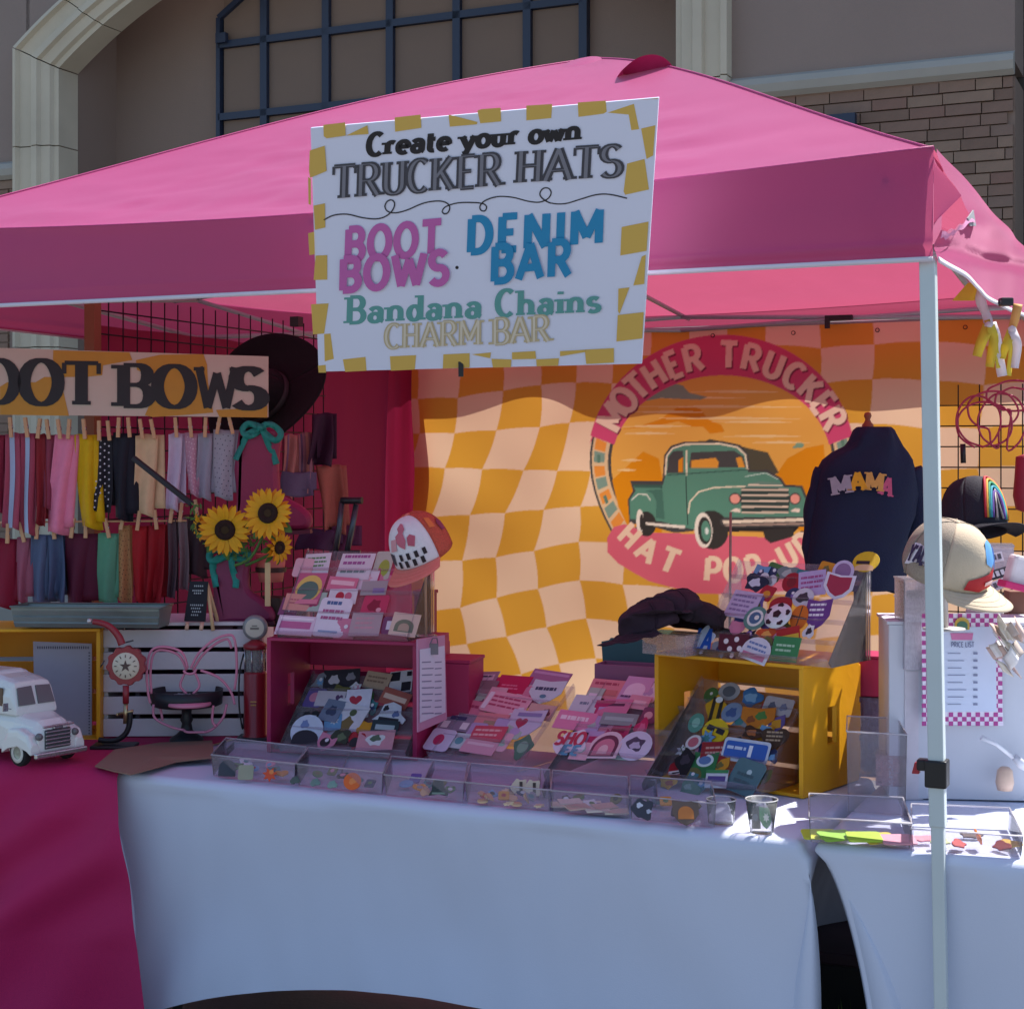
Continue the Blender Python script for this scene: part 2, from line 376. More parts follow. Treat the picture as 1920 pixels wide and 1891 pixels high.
# wall filling above the arch
m = MB()
N = 40
for i in range(N):
    t0, t1 = 180 - 180 * i / N, 180 - 180 * (i + 1) / N
    p0 = arch_pt(t0, .1); p1 = arch_pt(t1, .1)
    m.hexa([T(p0[0], BW, p0[1]), T(p1[0], BW, p1[1]), T(p1[0], BW + .3, p1[1]), T(p0[0], BW + .3, p0[1]), T(p0[0], BW, WALLTOP), T(p1[0], BW, WALLTOP), T(p1[0], BW + .3, WALLTOP), T(p0[0], BW + .3, WALLTOP)])
m.build('spandrel', stucco, bld, world=True)
# blue grid over the blank window
GP = PL(T(0, BW + .94, 0), U, ZZ)
gx = [GP.uv(x, 150)[0] for x in (412, 497, 613, 733, 858, 990, 1095)]
gz = [GP.uv(500, y)[1] for y in (212, 75)]; dz = gz[1] - gz[0]; gz = [gz[0] - 3 * dz, gz[0] - 2 * dz, gz[0] - dz] + gz + [gz[1] + dz, gz[1] + 2 * dz]
def bar(a0, z0, a1, z1, w, name='window_bar'):
    d = Vector((a1 - a0, z1 - z0)); d.normalize(); nx, nz = -d.y * w / 2, d.x * w / 2
    mb = MB(); P4 = [(a0 + nx, z0 + nz), (a0 - nx, z0 - nz), (a1 - nx, z1 - nz), (a1 + nx, z1 + nz)]
    mb.add([T(a, BW + .90, z) for a, z in P4] + [T(a, BW + .995, z) for a, z in P4], [(0, 1, 2, 3), (4, 5, 6, 7), (0, 1, 5, 4), (1, 2, 6, 5), (2, 3, 7, 6), (3, 0, 4, 7)])
    return mb.build(name, navy, wf_, world=True)
wf_ = thing('window_frame', None, None, T((gx[0] + gx[-1]) / 2, BW + .95, 0), ANG); wf_.parent = bld
wf_.matrix_basis = bld.matrix_basis.inverted() @ wf_.matrix_basis
def top_at(a): t = (a - gx[0]) / (gx[-1] - gx[0]); return GP.uv(412, 35)[1] + 1.15 * math.sin(math.pi * min(max(t * .86 + .07, 0), 1)) - .25
for i, a in enumerate(gx): bar(a, gz[0], a, top_at(a), .085 if i else .05)
for k, z in enumerate(gz): bar(gx[0], z + .002, gx[-1], z + .002, .075).scale = (1, 1, 1)
for i in range(len(gx) - 1): bar(gx[i], top_at(gx[i]), gx[i + 1], top_at(gx[i + 1]), .06)
pane = M('#7d6b5f', .8, 0, .06, 1.5, .2, 60)
for i in range(len(gx) - 1):
    for k in range(len(gz) - 1):
        m = MB(); wbox(m, gx[i] + .045, gx[i + 1] - .045, gz[k] + .04, gz[k + 1] - .04, BW + .955, BW + .992)
        m.build('pane', pane, bld, world=True)
# little lamp on the frame
m = MB(); wbox(m, gx[0] + .01, gx[0] + .14, GP.uv(420, 84)[1], GP.uv(420, 66)[1], BW + .84, BW + .9); m.build('wall_box', navy, bld, world=True)
# ledges
def ledge(a0, a1, z):
    m = MB(); pr = [(0, 0), (.05, -.02), (.10, .02), (.12, .09), (.09, .15), (0, .19)]
    n = len(pr); vs = [T(a, BW - d, z + h) for a in (a0, a1) for d, h in pr]
    m.add(vs, [(k, k + 1, n + k + 1, n + k) for k in range(n - 1)] + [list(range(n)), list(range(n, 2 * n))]); m.build('ledge', ledge_m, bld, world=True)
ledge(aR1 + .01, aEnd, zLedge - .1); ledge(aL0 - 6, aL0 - .01, zLedgeL - .1)
# bricks of the right and left piers
mortar = M('#8a786c', .95, 0, .1, 6, .5, 80)
m = MB(); wbox(m, aR1 + .01, aEnd, 0, zLedge - .12, BW + .012, BW + .6); rw = m.build('brick_wall', mortar, bld, world=True)
m = MB(); wbox(m, aL0 - 3, aL0 - .01, 0, zLedgeL - .12, BW + .012, BW + .6); lw_ = m.build('brick_wall', mortar, bld, world=True)
bm_cols = ['#866e61', '#8c7465', '#7d675a', '#907a6a', '#857064', '#866a5e']
bmats = [M(c, .9, 0, .12, 9, .6, 60) for c in bm_cols]
bmesh_ = {}
def brick_mesh(L, ci):
    k = (round(L, 3), ci)
    if k in bmesh_: return bmesh_[k]
    mb = MB(); mb.box((0, 0, 0), (L - .009, .045, .088)); o = mb.build('brick', bmats[ci], loc=(0, 0, 0)); me = o.data
    for v in me.vertices: v.co.z -= 0
    bpy.data.objects.remove(o); bmesh_[k] = me; return me
rb = random.Random(5); nb = 0; rest = MB()
inv = basis(rw).inverted()
for j in range(60):
    z = zLedge - .17 - .1 * j
    if z < .1: break
    a = aR1 + .02 + rb.choice([.0, .15])
    while a < aEnd - .05:
        L = min(rb.choice([.3, .3, .42, .22]), aEnd - .01 - a)
        if L < .06: break
        q = T(a + L / 2, BW - .006 + rb.uniform(-.008, .006), z)
        vis = z > 3.1
        if vis and nb < 295:
            o = bpy.data.objects.new('brick', brick_mesh(L, rb.randrange(6))); COL.objects.link(o); o.parent = rw
            o.matrix_basis = inv @ (Matrix.Translation(q) @ Matrix.Rotation(ANG, 4, 'Z')); nb += 1
        else:
            rest.box(q, (L - .009, .045, .088), Matrix.Rotation(ANG, 3, 'Z'))
        a += L
rest.build('brick', bmats[0], rw, world=True, kind='stuff')
inv = basis(lw_).inverted(); rest = MB()
for j in range(50):
    z = zLedgeL - .17 - .1 * j
    if z < .1: break
    a = aL0 - .03 - rb.choice([0, .15])
    for k in range(4):
        L = rb.choice([.3, .42, .22]); q = T(a - L / 2, BW - .006, z)
        if z > 4.2 and k < 3:
            o = bpy.data.objects.new('brick', brick_mesh(L, rb.randrange(6))); COL.objects.link(o); o.parent = lw_
            o.matrix_basis = inv @ (Matrix.Translation(q) @ Matrix.Rotation(ANG, 4, 'Z'))
        else: rest.box(q, (L - .009, .045, .088), Matrix.Rotation(ANG, 3, 'Z'))
        a -= L
rest.build('brick', bmats[1], lw_, world=True, kind='stuff')
m = MB(); pa = WP.uv(1578, 240); wbox(m, pa[0] - .14, pa[0] + .14, pa[1] - .16, pa[1] + .1, BW - .12, BW - .03); m.build('vent', navy, bld, world=True)
# neighbouring wing, dark and set back
m = MB(); wbox(m, aEnd - .3, aEnd + 9, 0, WALLTOP, BW + .62, BW + 1)
tagit(m.build('side_wing', M('#4b4541', .9, 0, .08, 2, .3, 60)), 'dark brown wall at the far right edge beyond the brick pier', 'wall')

# ============================================================ CANOPY TENT
TW = 3.05
pink = M('#ad3872', .42, 0, .05, 2.5, .15, 500, .24)
_p = pink.node_tree.nodes['Principled BSDF']; _p.inputs['IOR'].default_value = 1.55
_p.inputs['Sheen Weight'].default_value = .45; _p.inputs['Sheen Roughness'].default_value = .35; _p.inputs['Sheen Tint'].default_value = (1, .52, .74, 1)
_t = pink.node_tree.nodes['Translucent BSDF']
for _l in list(_t.inputs['Color'].links): pink.node_tree.links.remove(_l)
_t.inputs['Color'].default_value = (.80, .16, .30, 1)
white_trim = M('#d9d2dd', .7, 0, .03)
steel = M('#c6d2d4', .42, 0, .04, 12); steel_b = M('#9fb0b4', .5, 0, .05, 12); blackp = M('#17171b', .45, 0, .1, 20)
tent = thing('canopy_tent', 'pink pop-up canopy tent with white frame poles over the stall', 'tent', T(-TW / 2, TW / 2, 0), ANG)
ZT, ZB, ZA = 2.232, 2.0, 2.925
apex = at(1112, 112, 5.38); apex.z = ZA
cn = [T(0, 0, ZT), T(-TW, 0, ZT), T(-TW, TW, ZT), T(0, TW, ZT)]     # FR FL BL BR
def roof(i):
    A, B = (cn[1], cn[0]) if i == 0 else (cn[0], cn[3]) if i == 1 else (cn[3], cn[2]) if i == 2 else (cn[2], cn[1])
    def fn(s, t):
        e = A.lerp(B, s); p = e.lerp(apex, t)
        sag = -.045 * math.sin(math.pi * s) * (1 - t) ** 1.5 - .02 * math.sin(math.pi * t) * math.sin(math.pi * s)
        q = p * 3.2
        wr = .016 * noise.noise(Vector((q.x * .7 + q.z * 3, q.y * .7, q.z * 2 + i))) + .006 * noise.noise(Vector((q.x * 1.2, q.y * 1.2, q.z * 5)) * 2.5)
        # tension creases towards the front right corner
        if i == 0: wr += .012 * math.sin((1 - s) * 10 + t * 55) * max(0, s - .62) ** 1.3 * (1 - t) * math.sin(math.pi * min(1, t * 2.2 + .02)) * 3.0
        edge = min(1, 6 * min(s, 1 - s) * (1 - t) + .0) * min(1, (t) * 12)
        return p + ZZ * (sag + wr * edge + .062 * t * math.sin(math.pi * t))
    m = MB(); m.grid(fn, 90, 60); m.build('roof_panel', pink, tent, world=True)
for i in range(4): roof(i)
for c_ in cn:
    m = MB(); m.tube([c_.lerp(apex, t) + ZZ * (.062 * t * math.sin(math.pi * t) + .001) for t in [k / 40 for k in range(41)]], .0035, 6); m.build('hip_seam', M('#b8447c', .6, 0, .1, 60, .4, 300), tent, world=True)
for i_ in (0, 2):
    A_s, B_s = (cn[1], cn[0]) if i_ == 0 else (cn[3], cn[2])
    m = MB(); m.tube([A_s.lerp(B_s, k / 60) + ZZ * (.005 - .045 * math.sin(math.pi * k / 60)) for k in range(61)], .0028, 6); m.build('eave_seam', M('#b8447c', .6, 0, .1, 60, .4, 300), tent, world=True)
def valance(A, B, out, name, sagamp=.045, zb=ZB, s0=0, s1=1, seed=0, crease=True):
    def fn(s, t):
        s_ = s0 + (s1 - s0) * s; e = A.lerp(B, s_); ztop = ZT + .004 - sagamp * math.sin(math.pi * s_)
        z = zb + (ztop - zb) * t
        w = .006 * noise.noise(Vector((s_ * 5 + seed, t * 1.5, seed))) + .010 * (1 - t) * math.sin(s_ * 9 + seed)
        if crease: w += .006 * math.exp(-((t - .16 - .03 * math.sin(s_ * 5)) / .03) ** 2) * (1 if s_ > .55 else .3)
        q = e + out * (.0012 + .003 * (1 - t) + w * min(1, (1 - t) * 8)); q.z = z; return q
    m = MB(); m.grid(fn, 80, 24); o = m.build(name, pink, tent, world=True)
    m = MB(); bot = [fn(i / 60, 0) for i in range(61)]
    m.grid(lambda s, t: bot[round(s * 60)] + out * .003 + ZZ * (.011 * t - .006), 60, 1); m.build('hem_tape', white_trim, tent, world=True, solid=.003)
valance(cn[1], cn[0], -V, 'front_valance')
valance(cn[2], cn[1], -U, 'left_valance', seed=3)
valance(cn[3], cn[2], V, 'back_valance', seed=5, crease=False)
# right valance: near end torn loose from its hook strip
def rvfn(s, t, z=None):
    b = TW * s; top = ZT - .02 * math.sin(math.pi * s)
    if z is None: z = ZB + (top - ZB) * t
    tt = (z - ZB) / (ZT - ZB)
    w = .016 * math.sin(b * 4 + 1) * (1 - tt) * min(1, b * 2) + .010 * noise.noise(Vector((b * 3, tt * 1.5, 1))) + .012 * math.exp(-((tt - .35 - .5 * b) / .12) ** 2) * math.exp(-b * 1.2) - .008 * math.exp(-((tt - .12 - .35 * b) / .07) ** 2)
    return T(.008 + w, b, z)
TB = .40
def zhi(b): return 2.222 - (2.222 - 2.155) * (b / TB) ** .9 - .006 * math.sin(b * 18)
def zlo(b): return 2.060 + (2.148 - 2.060) * (b / TB) ** 1.4 + .003 * math.sin(b * 60)
m = MB(); m.grid(lambda s, t: rvfn(TB / TW + (1 - TB / TW) * s, t), 90, 30)
m.grid(lambda s, t: rvfn(TB / TW * s, 0, zhi(TB * s) + (ZT - .02 * math.sin(math.pi * TB / TW * s) - zhi(TB * s)) * t), 24, 10)
m.grid(lambda s, t: rvfn(TB / TW * s, 0, ZB + (zlo(TB * s) - ZB) * t), 24, 12)
m.build('right_valance', pink, tent, world=True)
m = MB(); m.grid(lambda s, t: rvfn(s ** 1.3, 0) + U * .003 + ZZ * (.011 * t - .006), 80, 1); m.build('hem_tape', white_trim, tent, world=True, solid=.003)
m = MB(); m.grid(lambda s, t: T(.001 + (.058 - .0575 * abs(t - .42) / (.42 if t < .42 else .58)) * s, -.004 - .004 * s, 2.062 + .160 * t - .03 * s * (t - .42)), 8, 12)
m.build('corner_flap', pink, tent, world=True)
m = MB(); m.add([T(-.006, .004, 2.03), T(-.012, .17, 2.06), T(-.012, .2, 2.225), T(-.006, .004, 2.225)], [(0, 1, 2, 3)]); m.build('sun_block_flap', pink, tent, world=True)  # added sheet behind the tear, blocks sunlight from reaching the front valance
m = MB(); m.add([rvfn(.335 / TW, 0, zlo(.335)) + U * .004, rvfn(.44 / TW, 0, 2.165) + U * .004, rvfn(.46 / TW, 0, 2.13) + U * .004, rvfn(.37 / TW, 0, 2.118) + U * .004], [(0, 1, 2, 3)])
m.build('hook_strip', M('#8d8f96', .8), tent, world=True, solid=.003)
def torn(s, t): return rvfn(.42 * s / TW, 0, zlo(.42 * s if s < .95 else .39) - .003 - .014 * t * (1 - .4 * s)) + U * (.004 + .004 * math.sin(s * 7 + t))
m = MB(); m.grid(torn, 40, 4); m.build('torn_edge', M('#d58fb8', .8, 0, .15, 30, .5, 90, .2), tent, world=True)
# peak cap with its loose curled flap
m = MB(); m.lathe([(.20, -.088), (.12, -.040), (.07, -.018), (.03, -.006), (0, -.003)], 32, apex + Vector((0, 0, .006))); m.build('peak_cap', pink, tent, world=True)
def curl(s, t):
    X, Y_ = (1178, 140), 0
    P3 = smooth_pts([(1168, 130), (1190, 112), (1214, 103), (1238, 105), (1258, 120), (1274, 148)], 4); i = s * (len(P3) - 1); a = P3[int(i)]; b = P3[min(int(i) + 1, len(P3) - 1)]; f = i - int(i)
    p = at(a[0] + (b[0] - a[0]) * f, a[1] + (b[1] - a[1]) * f, 4.74); return p + Vector((-.03 * t, .16 * t, -.035 * t * t - .012 * math.sin(math.pi * s) * t))
m = MB(); m.grid(curl, 24, 10); m.build('vent_flap', M('#c22f70', .6, 0, .04, 4, .2, 300, .12), tent, world=True)
m = MB(); m.grid(lambda s, t: curl(s, 0).lerp(at(1168 + 106 * s, 140 + 12 * s, 4.80), t), 24, 6); m.build('vent_flap', M('#b02a62', .6, 0, .04, 4, .2, 300, .12), tent, world=True)
# poles
def pole(a, b, lean=0, vis=False):
    m = MB(); w = .0165
    p0 = T(a + lean, b, .0); p1 = T(a, b, 2.008); r = Matrix.Rotation(ANG, 3, 'Z')
    q = [r @ Vector(v) for v in ((-w, -w, 0), (w, -w, 0), (w, w, 0), (-w, w, 0))]
    pm = p0.lerp(p1, .46)
    m.hexa([p0 + v * .82 for v in q] + [pm + v * .82 for v in q]); m.build('lower_leg', steel, tent, world=True, bevel=.003)
    m = MB(); pk = p0.lerp(p1, .40)
    m.hexa([pk + v for v in q] + [p1 + v for v in q]); m.build('leg', steel, tent, world=True, bevel=.003)
    m = MB(); m.box(p0 + ZZ * .004, (.07, .07, .008), r); m.build('foot_plate', steel, tent, world=True)
    return p0, p1
PP = pole(-.015, .020, .035)
pole(-TW + .02, .02); pole(-TW + .02, TW - .02); pole(-.02, TW - .02)
# slider lock on the near pole
lk = PP[0].lerp(PP[1], .456); r3 = Matrix.Rotation(ANG, 3, 'Z')
m = MB(); m.box(lk, (.046, .046, .058), r3); m.box(lk - U * .03 + ZZ * .016, (.022, .03, .024), r3); o = m.build('slider_lock', blackp, tent, world=True, bevel=.004)
m = MB(); m.hexa([lk + r3 @ Vector(v) for v in ((-.052, -.01, -.004), (-.036, -.01, -.004), (-.036, .01, -.004), (-.052, .01, -.004), (-.046, -.008, .02), (-.034, -.008, .02), (-.034, .008, .02), (-.046, .008, .02))])
m.build('release_lever', M('#a51d2c', .4), tent, world=True, bevel=.002)
# truss bars
def tbar(p, q, w=.011, nm='truss_bar', mt=None):
    m = MB(); m.tube([p, q], w, 6); return m.build(nm, mt or steel_b, tent, world=True)
for (A, B) in ((cn[1], cn[0]), (cn[0], cn[3]), (cn[3], cn[2]), (cn[2], cn[1])):
    inw = (T(-TW / 2, TW / 2, ZT) - A.lerp(B, .5)).normalized() * .10; A = A + inw; B = B + inw
    mid = A.lerp(B, .5)
    for (P_, Q_) in ((A, mid), (mid, B)):
        lo_ = .115 if A.dot(V) + B.dot(V) > 2 * T(0, 2.5, 0).dot(V) else .20; tbar(P_ + ZZ * -.06, Q_ + ZZ * -lo_, .009); tbar(P_ + ZZ * -lo_, Q_ + ZZ * -.06, .009)
ap2 = apex - ZZ * .07
for c in cn: tbar(c.lerp(ap2, .05) - ZZ * .05, ap2, .010, 'roof_bar')
for (A, B) in ((cn[0], cn[1]), (cn[2], cn[3]), (cn[0], cn[3]), (cn[1], cn[2])):
    tbar(A.lerp(B, .5) - ZZ * .06, T(-TW / 2, TW / 2, 2.3), .009, 'roof_bar')
m = MB(); m.tube([T(-TW / 2, TW / 2, 2.22), ap2 + ZZ * .02], .016, 10); m.build('peak_post', steel_b, tent, world=True)
jt = MB(); jt.box(at(556, 603, 5.0), (.03, .03, .03), r3); jt.build('joint', blackp, tent, world=True)

# ---- side and back cloth walls
def wallcloth(name, A, B, out, z0, z1, col, label, seed=0, tr=.35):
    def fn(s, t):
        e = A.lerp(B, s); w = (.03 if seed == 0 else .01) * noise.noise(Vector((s * 7 + seed, t * .8, 2))) + (.012 * math.sin(s * 40 + 2 * math.sin(t * 3)) if seed == 0 else .006 * math.sin(s * 5 + t * 3))
        q = e - out * (.02 + w); q.z = z0 + (z1 - z0) * t; return q
    m = MB(); m.grid(fn, 90, 20)
    return tagit(m.build(name, M(col, .8, 0, .04, 3, .2, 300, tr)), label, 'tent wall')
wallcloth('side_wall', T(-TW + .12, .9, 0), T(-TW + .12, TW - .10, 0), -U, .05, 2.03, '#8c2448', 'dark magenta cloth wall hanging down the left side of the tent')
wallcloth('back_wall', T(-TW + .10, TW - .06, 0), T(-2.70, TW - .04, 0), V, .05, 2.10, '#9c2046', 'dark red cloth wall in the back corner left of the checkered backdrop', 4, .25)

# ============================================================ CHECKERED BACKDROP (print laid into the cloth, cell by cell)
BB = 2.955
BP = PL(T(0, BB, 0), U, ZZ)
BA0, BA1, BZ0, BZ1 = -2.79, .02, .30, 2.12
NA, NZ = 640, 410
def rasterise():
    SS = 2; W, H = (NA + 1) * SS, (NZ + 1) * SS
    img = np.zeros((H, W, 3), np.float32); img[:] = hx('#ecc8a6')
    orange = hx('#dba03a'); ox, oz = BA0, BZ0; sx = W / (BA1 - BA0); sz = H / (BZ1 - BZ0)
    def fill(pts, col, px=True):
        if px: pts = [BP.uv(*p) for p in pts]
        P = np.array([((a - ox) * sx, (z - oz) * sz) for a, z in pts])
        x0, y0 = np.floor(P.min(0)).astype(int); x1, y1 = np.ceil(P.max(0)).astype(int) + 1
        x0, y0 = max(x0, 0), max(y0, 0); x1, y1 = min(x1, W), min(y1, H)
        if x1 <= x0 or y1 <= y0: return
        gx_, gy_ = np.meshgrid(np.arange(x0, x1) + .5, np.arange(y0, y1) + .5); ins = np.zeros(gx_.shape, bool)
        for i in range(len(P)):
            ax, ay = P[i]; bx, by = P[(i + 1) % len(P)]
            if ay == by: continue
            c = ((ay > gy_) != (by > gy_)) & (gx_ < (bx - ax) * (gy_ - ay) / (by - ay) + ax); ins ^= c
        img[y0:y1, x0:x1][ins] = hx(col) if isinstance(col, str) else col
    def stroke(pts, w, col):
        for q in ribbon(pts, lambda dx, dy: w / 2): fill(q, col)
        for x, y in pts: fill([(x + w / 2 * math.cos(k), y + w / 2 * math.sin(k)) for k in (0, 1.05, 2.1, 3.14, 4.2, 5.24)], col)
    rows = [(610, [785, 862, 942, 1012, 1081, 1150], 612, 578), (678, [785, 862, 942, 1012, 1081, 1150], 676, 648),
            (745, [787, 861, 942, 1012, 1081, 1150], 746, 717), (812, [788, 855, 929, 1009, 1070, 1140], 812, 800),
            (879, [762, 833, 901, 978, 1045, 1110], 880, 880), (965, [738, 809, 877, 943, 1018, 1086], 966, 955),
            (1050, [728, 800, 866, 929, 999, 1081], 1052, 1035), (1135, [716, 790, 863, 932, 1006, 1084], 1142, 1115),
            (1205, [730, 805, 878, 949, 1022, 1101], 1212, 1195), (1275, [752, 825, 900, 974, 1047, 1121], 1285, 1275), (1360, [760, 835, 910, 985, 1060, 1135], 1370, 1355), (1445, [765, 840, 915, 990, 1065, 1140], 1450, 1440)]
    ylocal = {3: [813, 813, 807, 801, 793, 792], 4: [877, 878, 880, 882, 883, 884], 5: [972, 970, 966, 962, 956, 950], 6: [1058, 1054, 1051, 1045, 1033, 1016], 7: [1160, 1150, 1139, 1120, 1104, 1088],
              8: [1232, 1220, 1206, 1193, 1176, 1158], 9: [1312, 1300, 1280, 1264, 1244, 1232], 10: [1395, 1380, 1362, 1345, 1330, 1318], 11: [1480, 1465, 1450, 1435, 1420, 1405], 2: [749, 747, 733, 722, 718, 720]}
    right = [1220, 1290, 1360, 1433, 1530, 1632, 1735, 1840, 1950, 2060]
    lat = []
    for j, (y, xs, yl, yr) in enumerate(rows):
        ys = ylocal.get(j, [yl + (yr - yl) * i * .02 for i in range(6)]); r = []
        for i in range(6): r.append((xs[i], ys[i]))
        for i, x in enumerate(right):
            sh = (xs[5] - 1150) * max(0, 1 - (i + 1) / 4); t = min(1, (i + 1) / 4); r.append((x + sh + (8 * math.sin(j * 1.3) if i > 3 else 0), ys[5] * (1 - t) + yr * t + (6 * math.sin(i * 1.7 + j) if i > 3 else 0)))
        r = [(xs[0] - 75, ys[0] + 3)] + r
        lat.append(r)
    for j in range(len(lat) - 1):
        for i in range(len(lat[0]) - 1):
            if (i - 1 + j - 1) % 2 != 0:
                a, b, c, d = lat[j][i], lat[j][i + 1], lat[j + 1][i + 1], lat[j + 1][i]
                # softly bowed sides
                def bow(p, q, k): return [(p[0] + (q[0] - p[0]) * t / 6 + k * math.sin(math.pi * t / 6) * (q[1] - p[1]) * .04, p[1] + (q[1] - p[1]) * t / 6 - k * math.sin(math.pi * t / 6) * (q[0] - p[0]) * .04) for t in range(6)]
                fill(bow(a, b, .6) + bow(b, c, .8) + bow(c, d, -.6) + bow(d, a, -.8), orange)
    # emblem
    cx, cy = 1355, 872
    def ell(rx, ry, a0, a1, n=60, ox_=0, oy_=0): return [(cx + ox_ + rx * math.cos(R(a0 + (a1 - a0) * i / n)), cy + oy_ - ry * math.sin(R(a0 + (a1 - a0) * i / n))) for i in range(n + 1)]
    dark = '#4c4a48'; cream = '#dfbb8f'; rasp = '#d24d73'; rose = '#dd6676'; green = '#5d8d76'
    fill(ell(246, 240, 0, 360), dark); fill(ell(242, 236, 0, 360), cream); fill(ell(212, 182, 0, 360), dark); fill(ell(206, 176, 0, 360), '#e7a84d')
    # checks of the side rings
    for k, a in enumerate([170, 176, 183, 189, 196, 203, 210, 10, 3, -4, -10, -16]):
        fill(ell(238, 232, a - 2.6, a + 2.6, 4) + ell(218, 190, a + 2.6, a - 2.6, 4), '#7f9786' if k % 2 else '#e8923f')
        if k % 3 == 1: fill(ell(232, 226, a - 1, a + 3, 4) + ell(226, 214, a + 3, a - 1, 4), '#5f7f6c')
    def C(pts): return [(1100 + x / 3, 600 + y / 3) for x, y in pts]
    fill(C([(190, 620), (300, 600), (420, 560), (500, 500), (560, 480), (640, 500), (690, 560), (760, 590), (780, 630), (700, 640), (660, 600), (600, 600), (520, 570), (430, 590)]), '#dd8718')
    fill(C([(150, 900), (230, 830), (330, 740), (420, 780), (460, 1000), (430, 1200), (230, 1150), (180, 1050)]), '#df8c17')
    fill(C([(1060, 870), (1120, 780), (1230, 720), (1330, 700), (1345, 850), (1300, 1050), (1230, 1190), (1100, 1150)]), '#df8c17')
    for y0, x0, x1 in ((405, 560, 1120), (440, 300, 900), (490, 280, 1200), (520, 240, 700), (555, 360, 1210), (575, 700, 1180), (600, 210, 600), (640, 200, 520), (655, 760, 1230), (690, 900, 1260), (790, 200, 330), (845, 170, 300)):
        fill(C([(x0, y0), ((x0 + x1) / 2, y0 - 10), (x1, y0), ((x0 + x1) / 2, y0 + 6)]), '#f0c98b')
    fill(C([(370, 420), (420, 380), (480, 355), (540, 370), (575, 410), (680, 435), (640, 450), (520, 445), (420, 440), (320, 460), (300, 480), (350, 440)]), '#8a9782')
    for q in ((1190, 705, 26), (1165, 715, 14)): fill(C([(q[0] + q[2] * math.cos(t), q[1] + q[2] * .6 * math.sin(t)) for t in np.linspace(0, 6.1, 12)]), '#7fa083')
    fill(C([(660, 690), (700, 670), (800, 690), (900, 720), (1010, 745), (1075, 860), (1000, 880), (890, 850)]), '#55503f')
    # lower ribbon band
    fill([(1137, 1008), (1150, 988), (1172, 982), (1200, 992), (1230, 998), (1290, 1000), (1400, 1006), (1480, 1008), (1530, 990), (1556, 975), (1590, 985), (1602, 1010), (1590, 1040), (1540, 1085), (1470, 1108), (1390, 1116), (1300, 1112), (1220, 1088), (1160, 1055), (1138, 1035)], rose)
    # truck drawing
    fill(C([(255, 905), (440, 905), (445, 860), (450, 760), (485, 708), (560, 685), (760, 680), (860, 702), (905, 750), (915, 845), (1010, 842), (1090, 890), (1115, 928), (1210, 930), (1240, 1000), (1245, 1160), (750, 1170), (745, 1185), (690, 1180), (600, 1185), (560, 1190), (500, 1195), (400, 1165), (245, 1140), (238, 1010), (270, 960)]), dark)
    fill(C([(270, 925), (445, 925), (460, 870), (465, 765), (495, 720), (565, 697), (760, 692), (850, 712), (893, 755), (902, 855), (1000, 855), (1080, 900), (1108, 940), (1200, 942), (1228, 1005), (1230, 1120), (760, 1130), (740, 1165), (590, 1175), (430, 1130), (250, 1118), (250, 1010), (285, 960)]), green)
    fill(C([(440, 930), (450, 1120), (400, 1110), (405, 1020), (385, 975), (340, 958), (440, 950)]), '#4b7463')
    fill(C([(270, 925), (440, 925), (440, 945), (280, 942)]), '#3f5f53')
    fill(C([(468, 862), (472, 775), (500, 738), (556, 735), (560, 862)]), dark); fill(C([(530, 790), (556, 770), (556, 855), (530, 855)]), '#e08c22')
    fill(C([(588, 832), (600, 745), (830, 735), (878, 768), (893, 828)]), dark); fill(C([(600, 790), (730, 775), (748, 800), (742, 832), (600, 832)]), '#e59a3a'); fill(C([(838, 775), (868, 770), (886, 828), (852, 828)]), '#e59a3a')
    stroke(C([(458, 868), (464, 765), (496, 722), (565, 700), (750, 696), (846, 716), (888, 758), (900, 840)]), 3.2, '#efdcbc')
    stroke(C([(574, 735), (576, 870)]), 3, '#efdcbc'); stroke(C([(470, 872), (900, 842)]), 2.2, '#3f5f53'); stroke(C([(572, 880), (572, 1150)]), 1.6, '#35443e')
    stroke(C([(578, 1085), (590, 1020), (640, 965), (720, 942), (860, 936), (1100, 942)]), 2.6, '#efdcbc'); stroke(C([(262, 1010), (300, 978), (350, 980), (370, 1010)]), 2.4, '#d9d9c6')
    stroke(C([(890, 880), (1000, 860), (1070, 895)]), 1.5, '#cfe0cf'); fill(C([(900, 925), (960, 908), (1090, 915), (1105, 945), (880, 945)]), '#6d8a7a')
    stroke(C([(905, 928), (1095, 930)]), 2.6, '#f0d9bd')
    fill(C([(868, 945), (1128, 945), (1140, 1000), (1135, 1085), (870, 1090), (860, 1000)]), '#3c4a44')
    for yy in (955, 985, 1018, 1050, 1082): stroke(C([(870, yy), (1130, yy)]), 3.4, '#e3ccb1')
    for x in (832, 1170):
        fill(C([(x + 34 * math.cos(t), 1005 + 34 * math.sin(t)) for t in np.linspace(0, 6.2, 16)]), dark); fill(C([(x + 27 * math.cos(t), 1005 + 27 * math.sin(t)) for t in np.linspace(0, 6.2, 16)]), '#f1a08c')
        fill(C([(x - 28, 1075), (x, 1058), (x + 28, 1062), (x + 26, 1082)]), '#f3dcc6')
    def oval(x, y, rx, ry, c): fill(C([(x + rx * math.cos(t), y + ry * math.sin(t)) for t in np.linspace(0, 6.2, 26)]), c)
    fill(C([(760, 1155), (1200, 1155), (1170, 1190), (760, 1190)]), '#2e2c2b')
    fill(C([(985, 1180), (1160, 1168), (1165, 1215), (1030, 1255), (1000, 1230)]), '#3b3834')
    oval(700, 1180, 92, 110, '#3b3834'); oval(655, 1182, 48, 100, '#efe0cc'); oval(662, 1184, 36, 78, '#3b3834'); oval(668, 1186, 26, 58, '#5d8d76'); oval(672, 1186, 10, 20, '#dfe3d6')
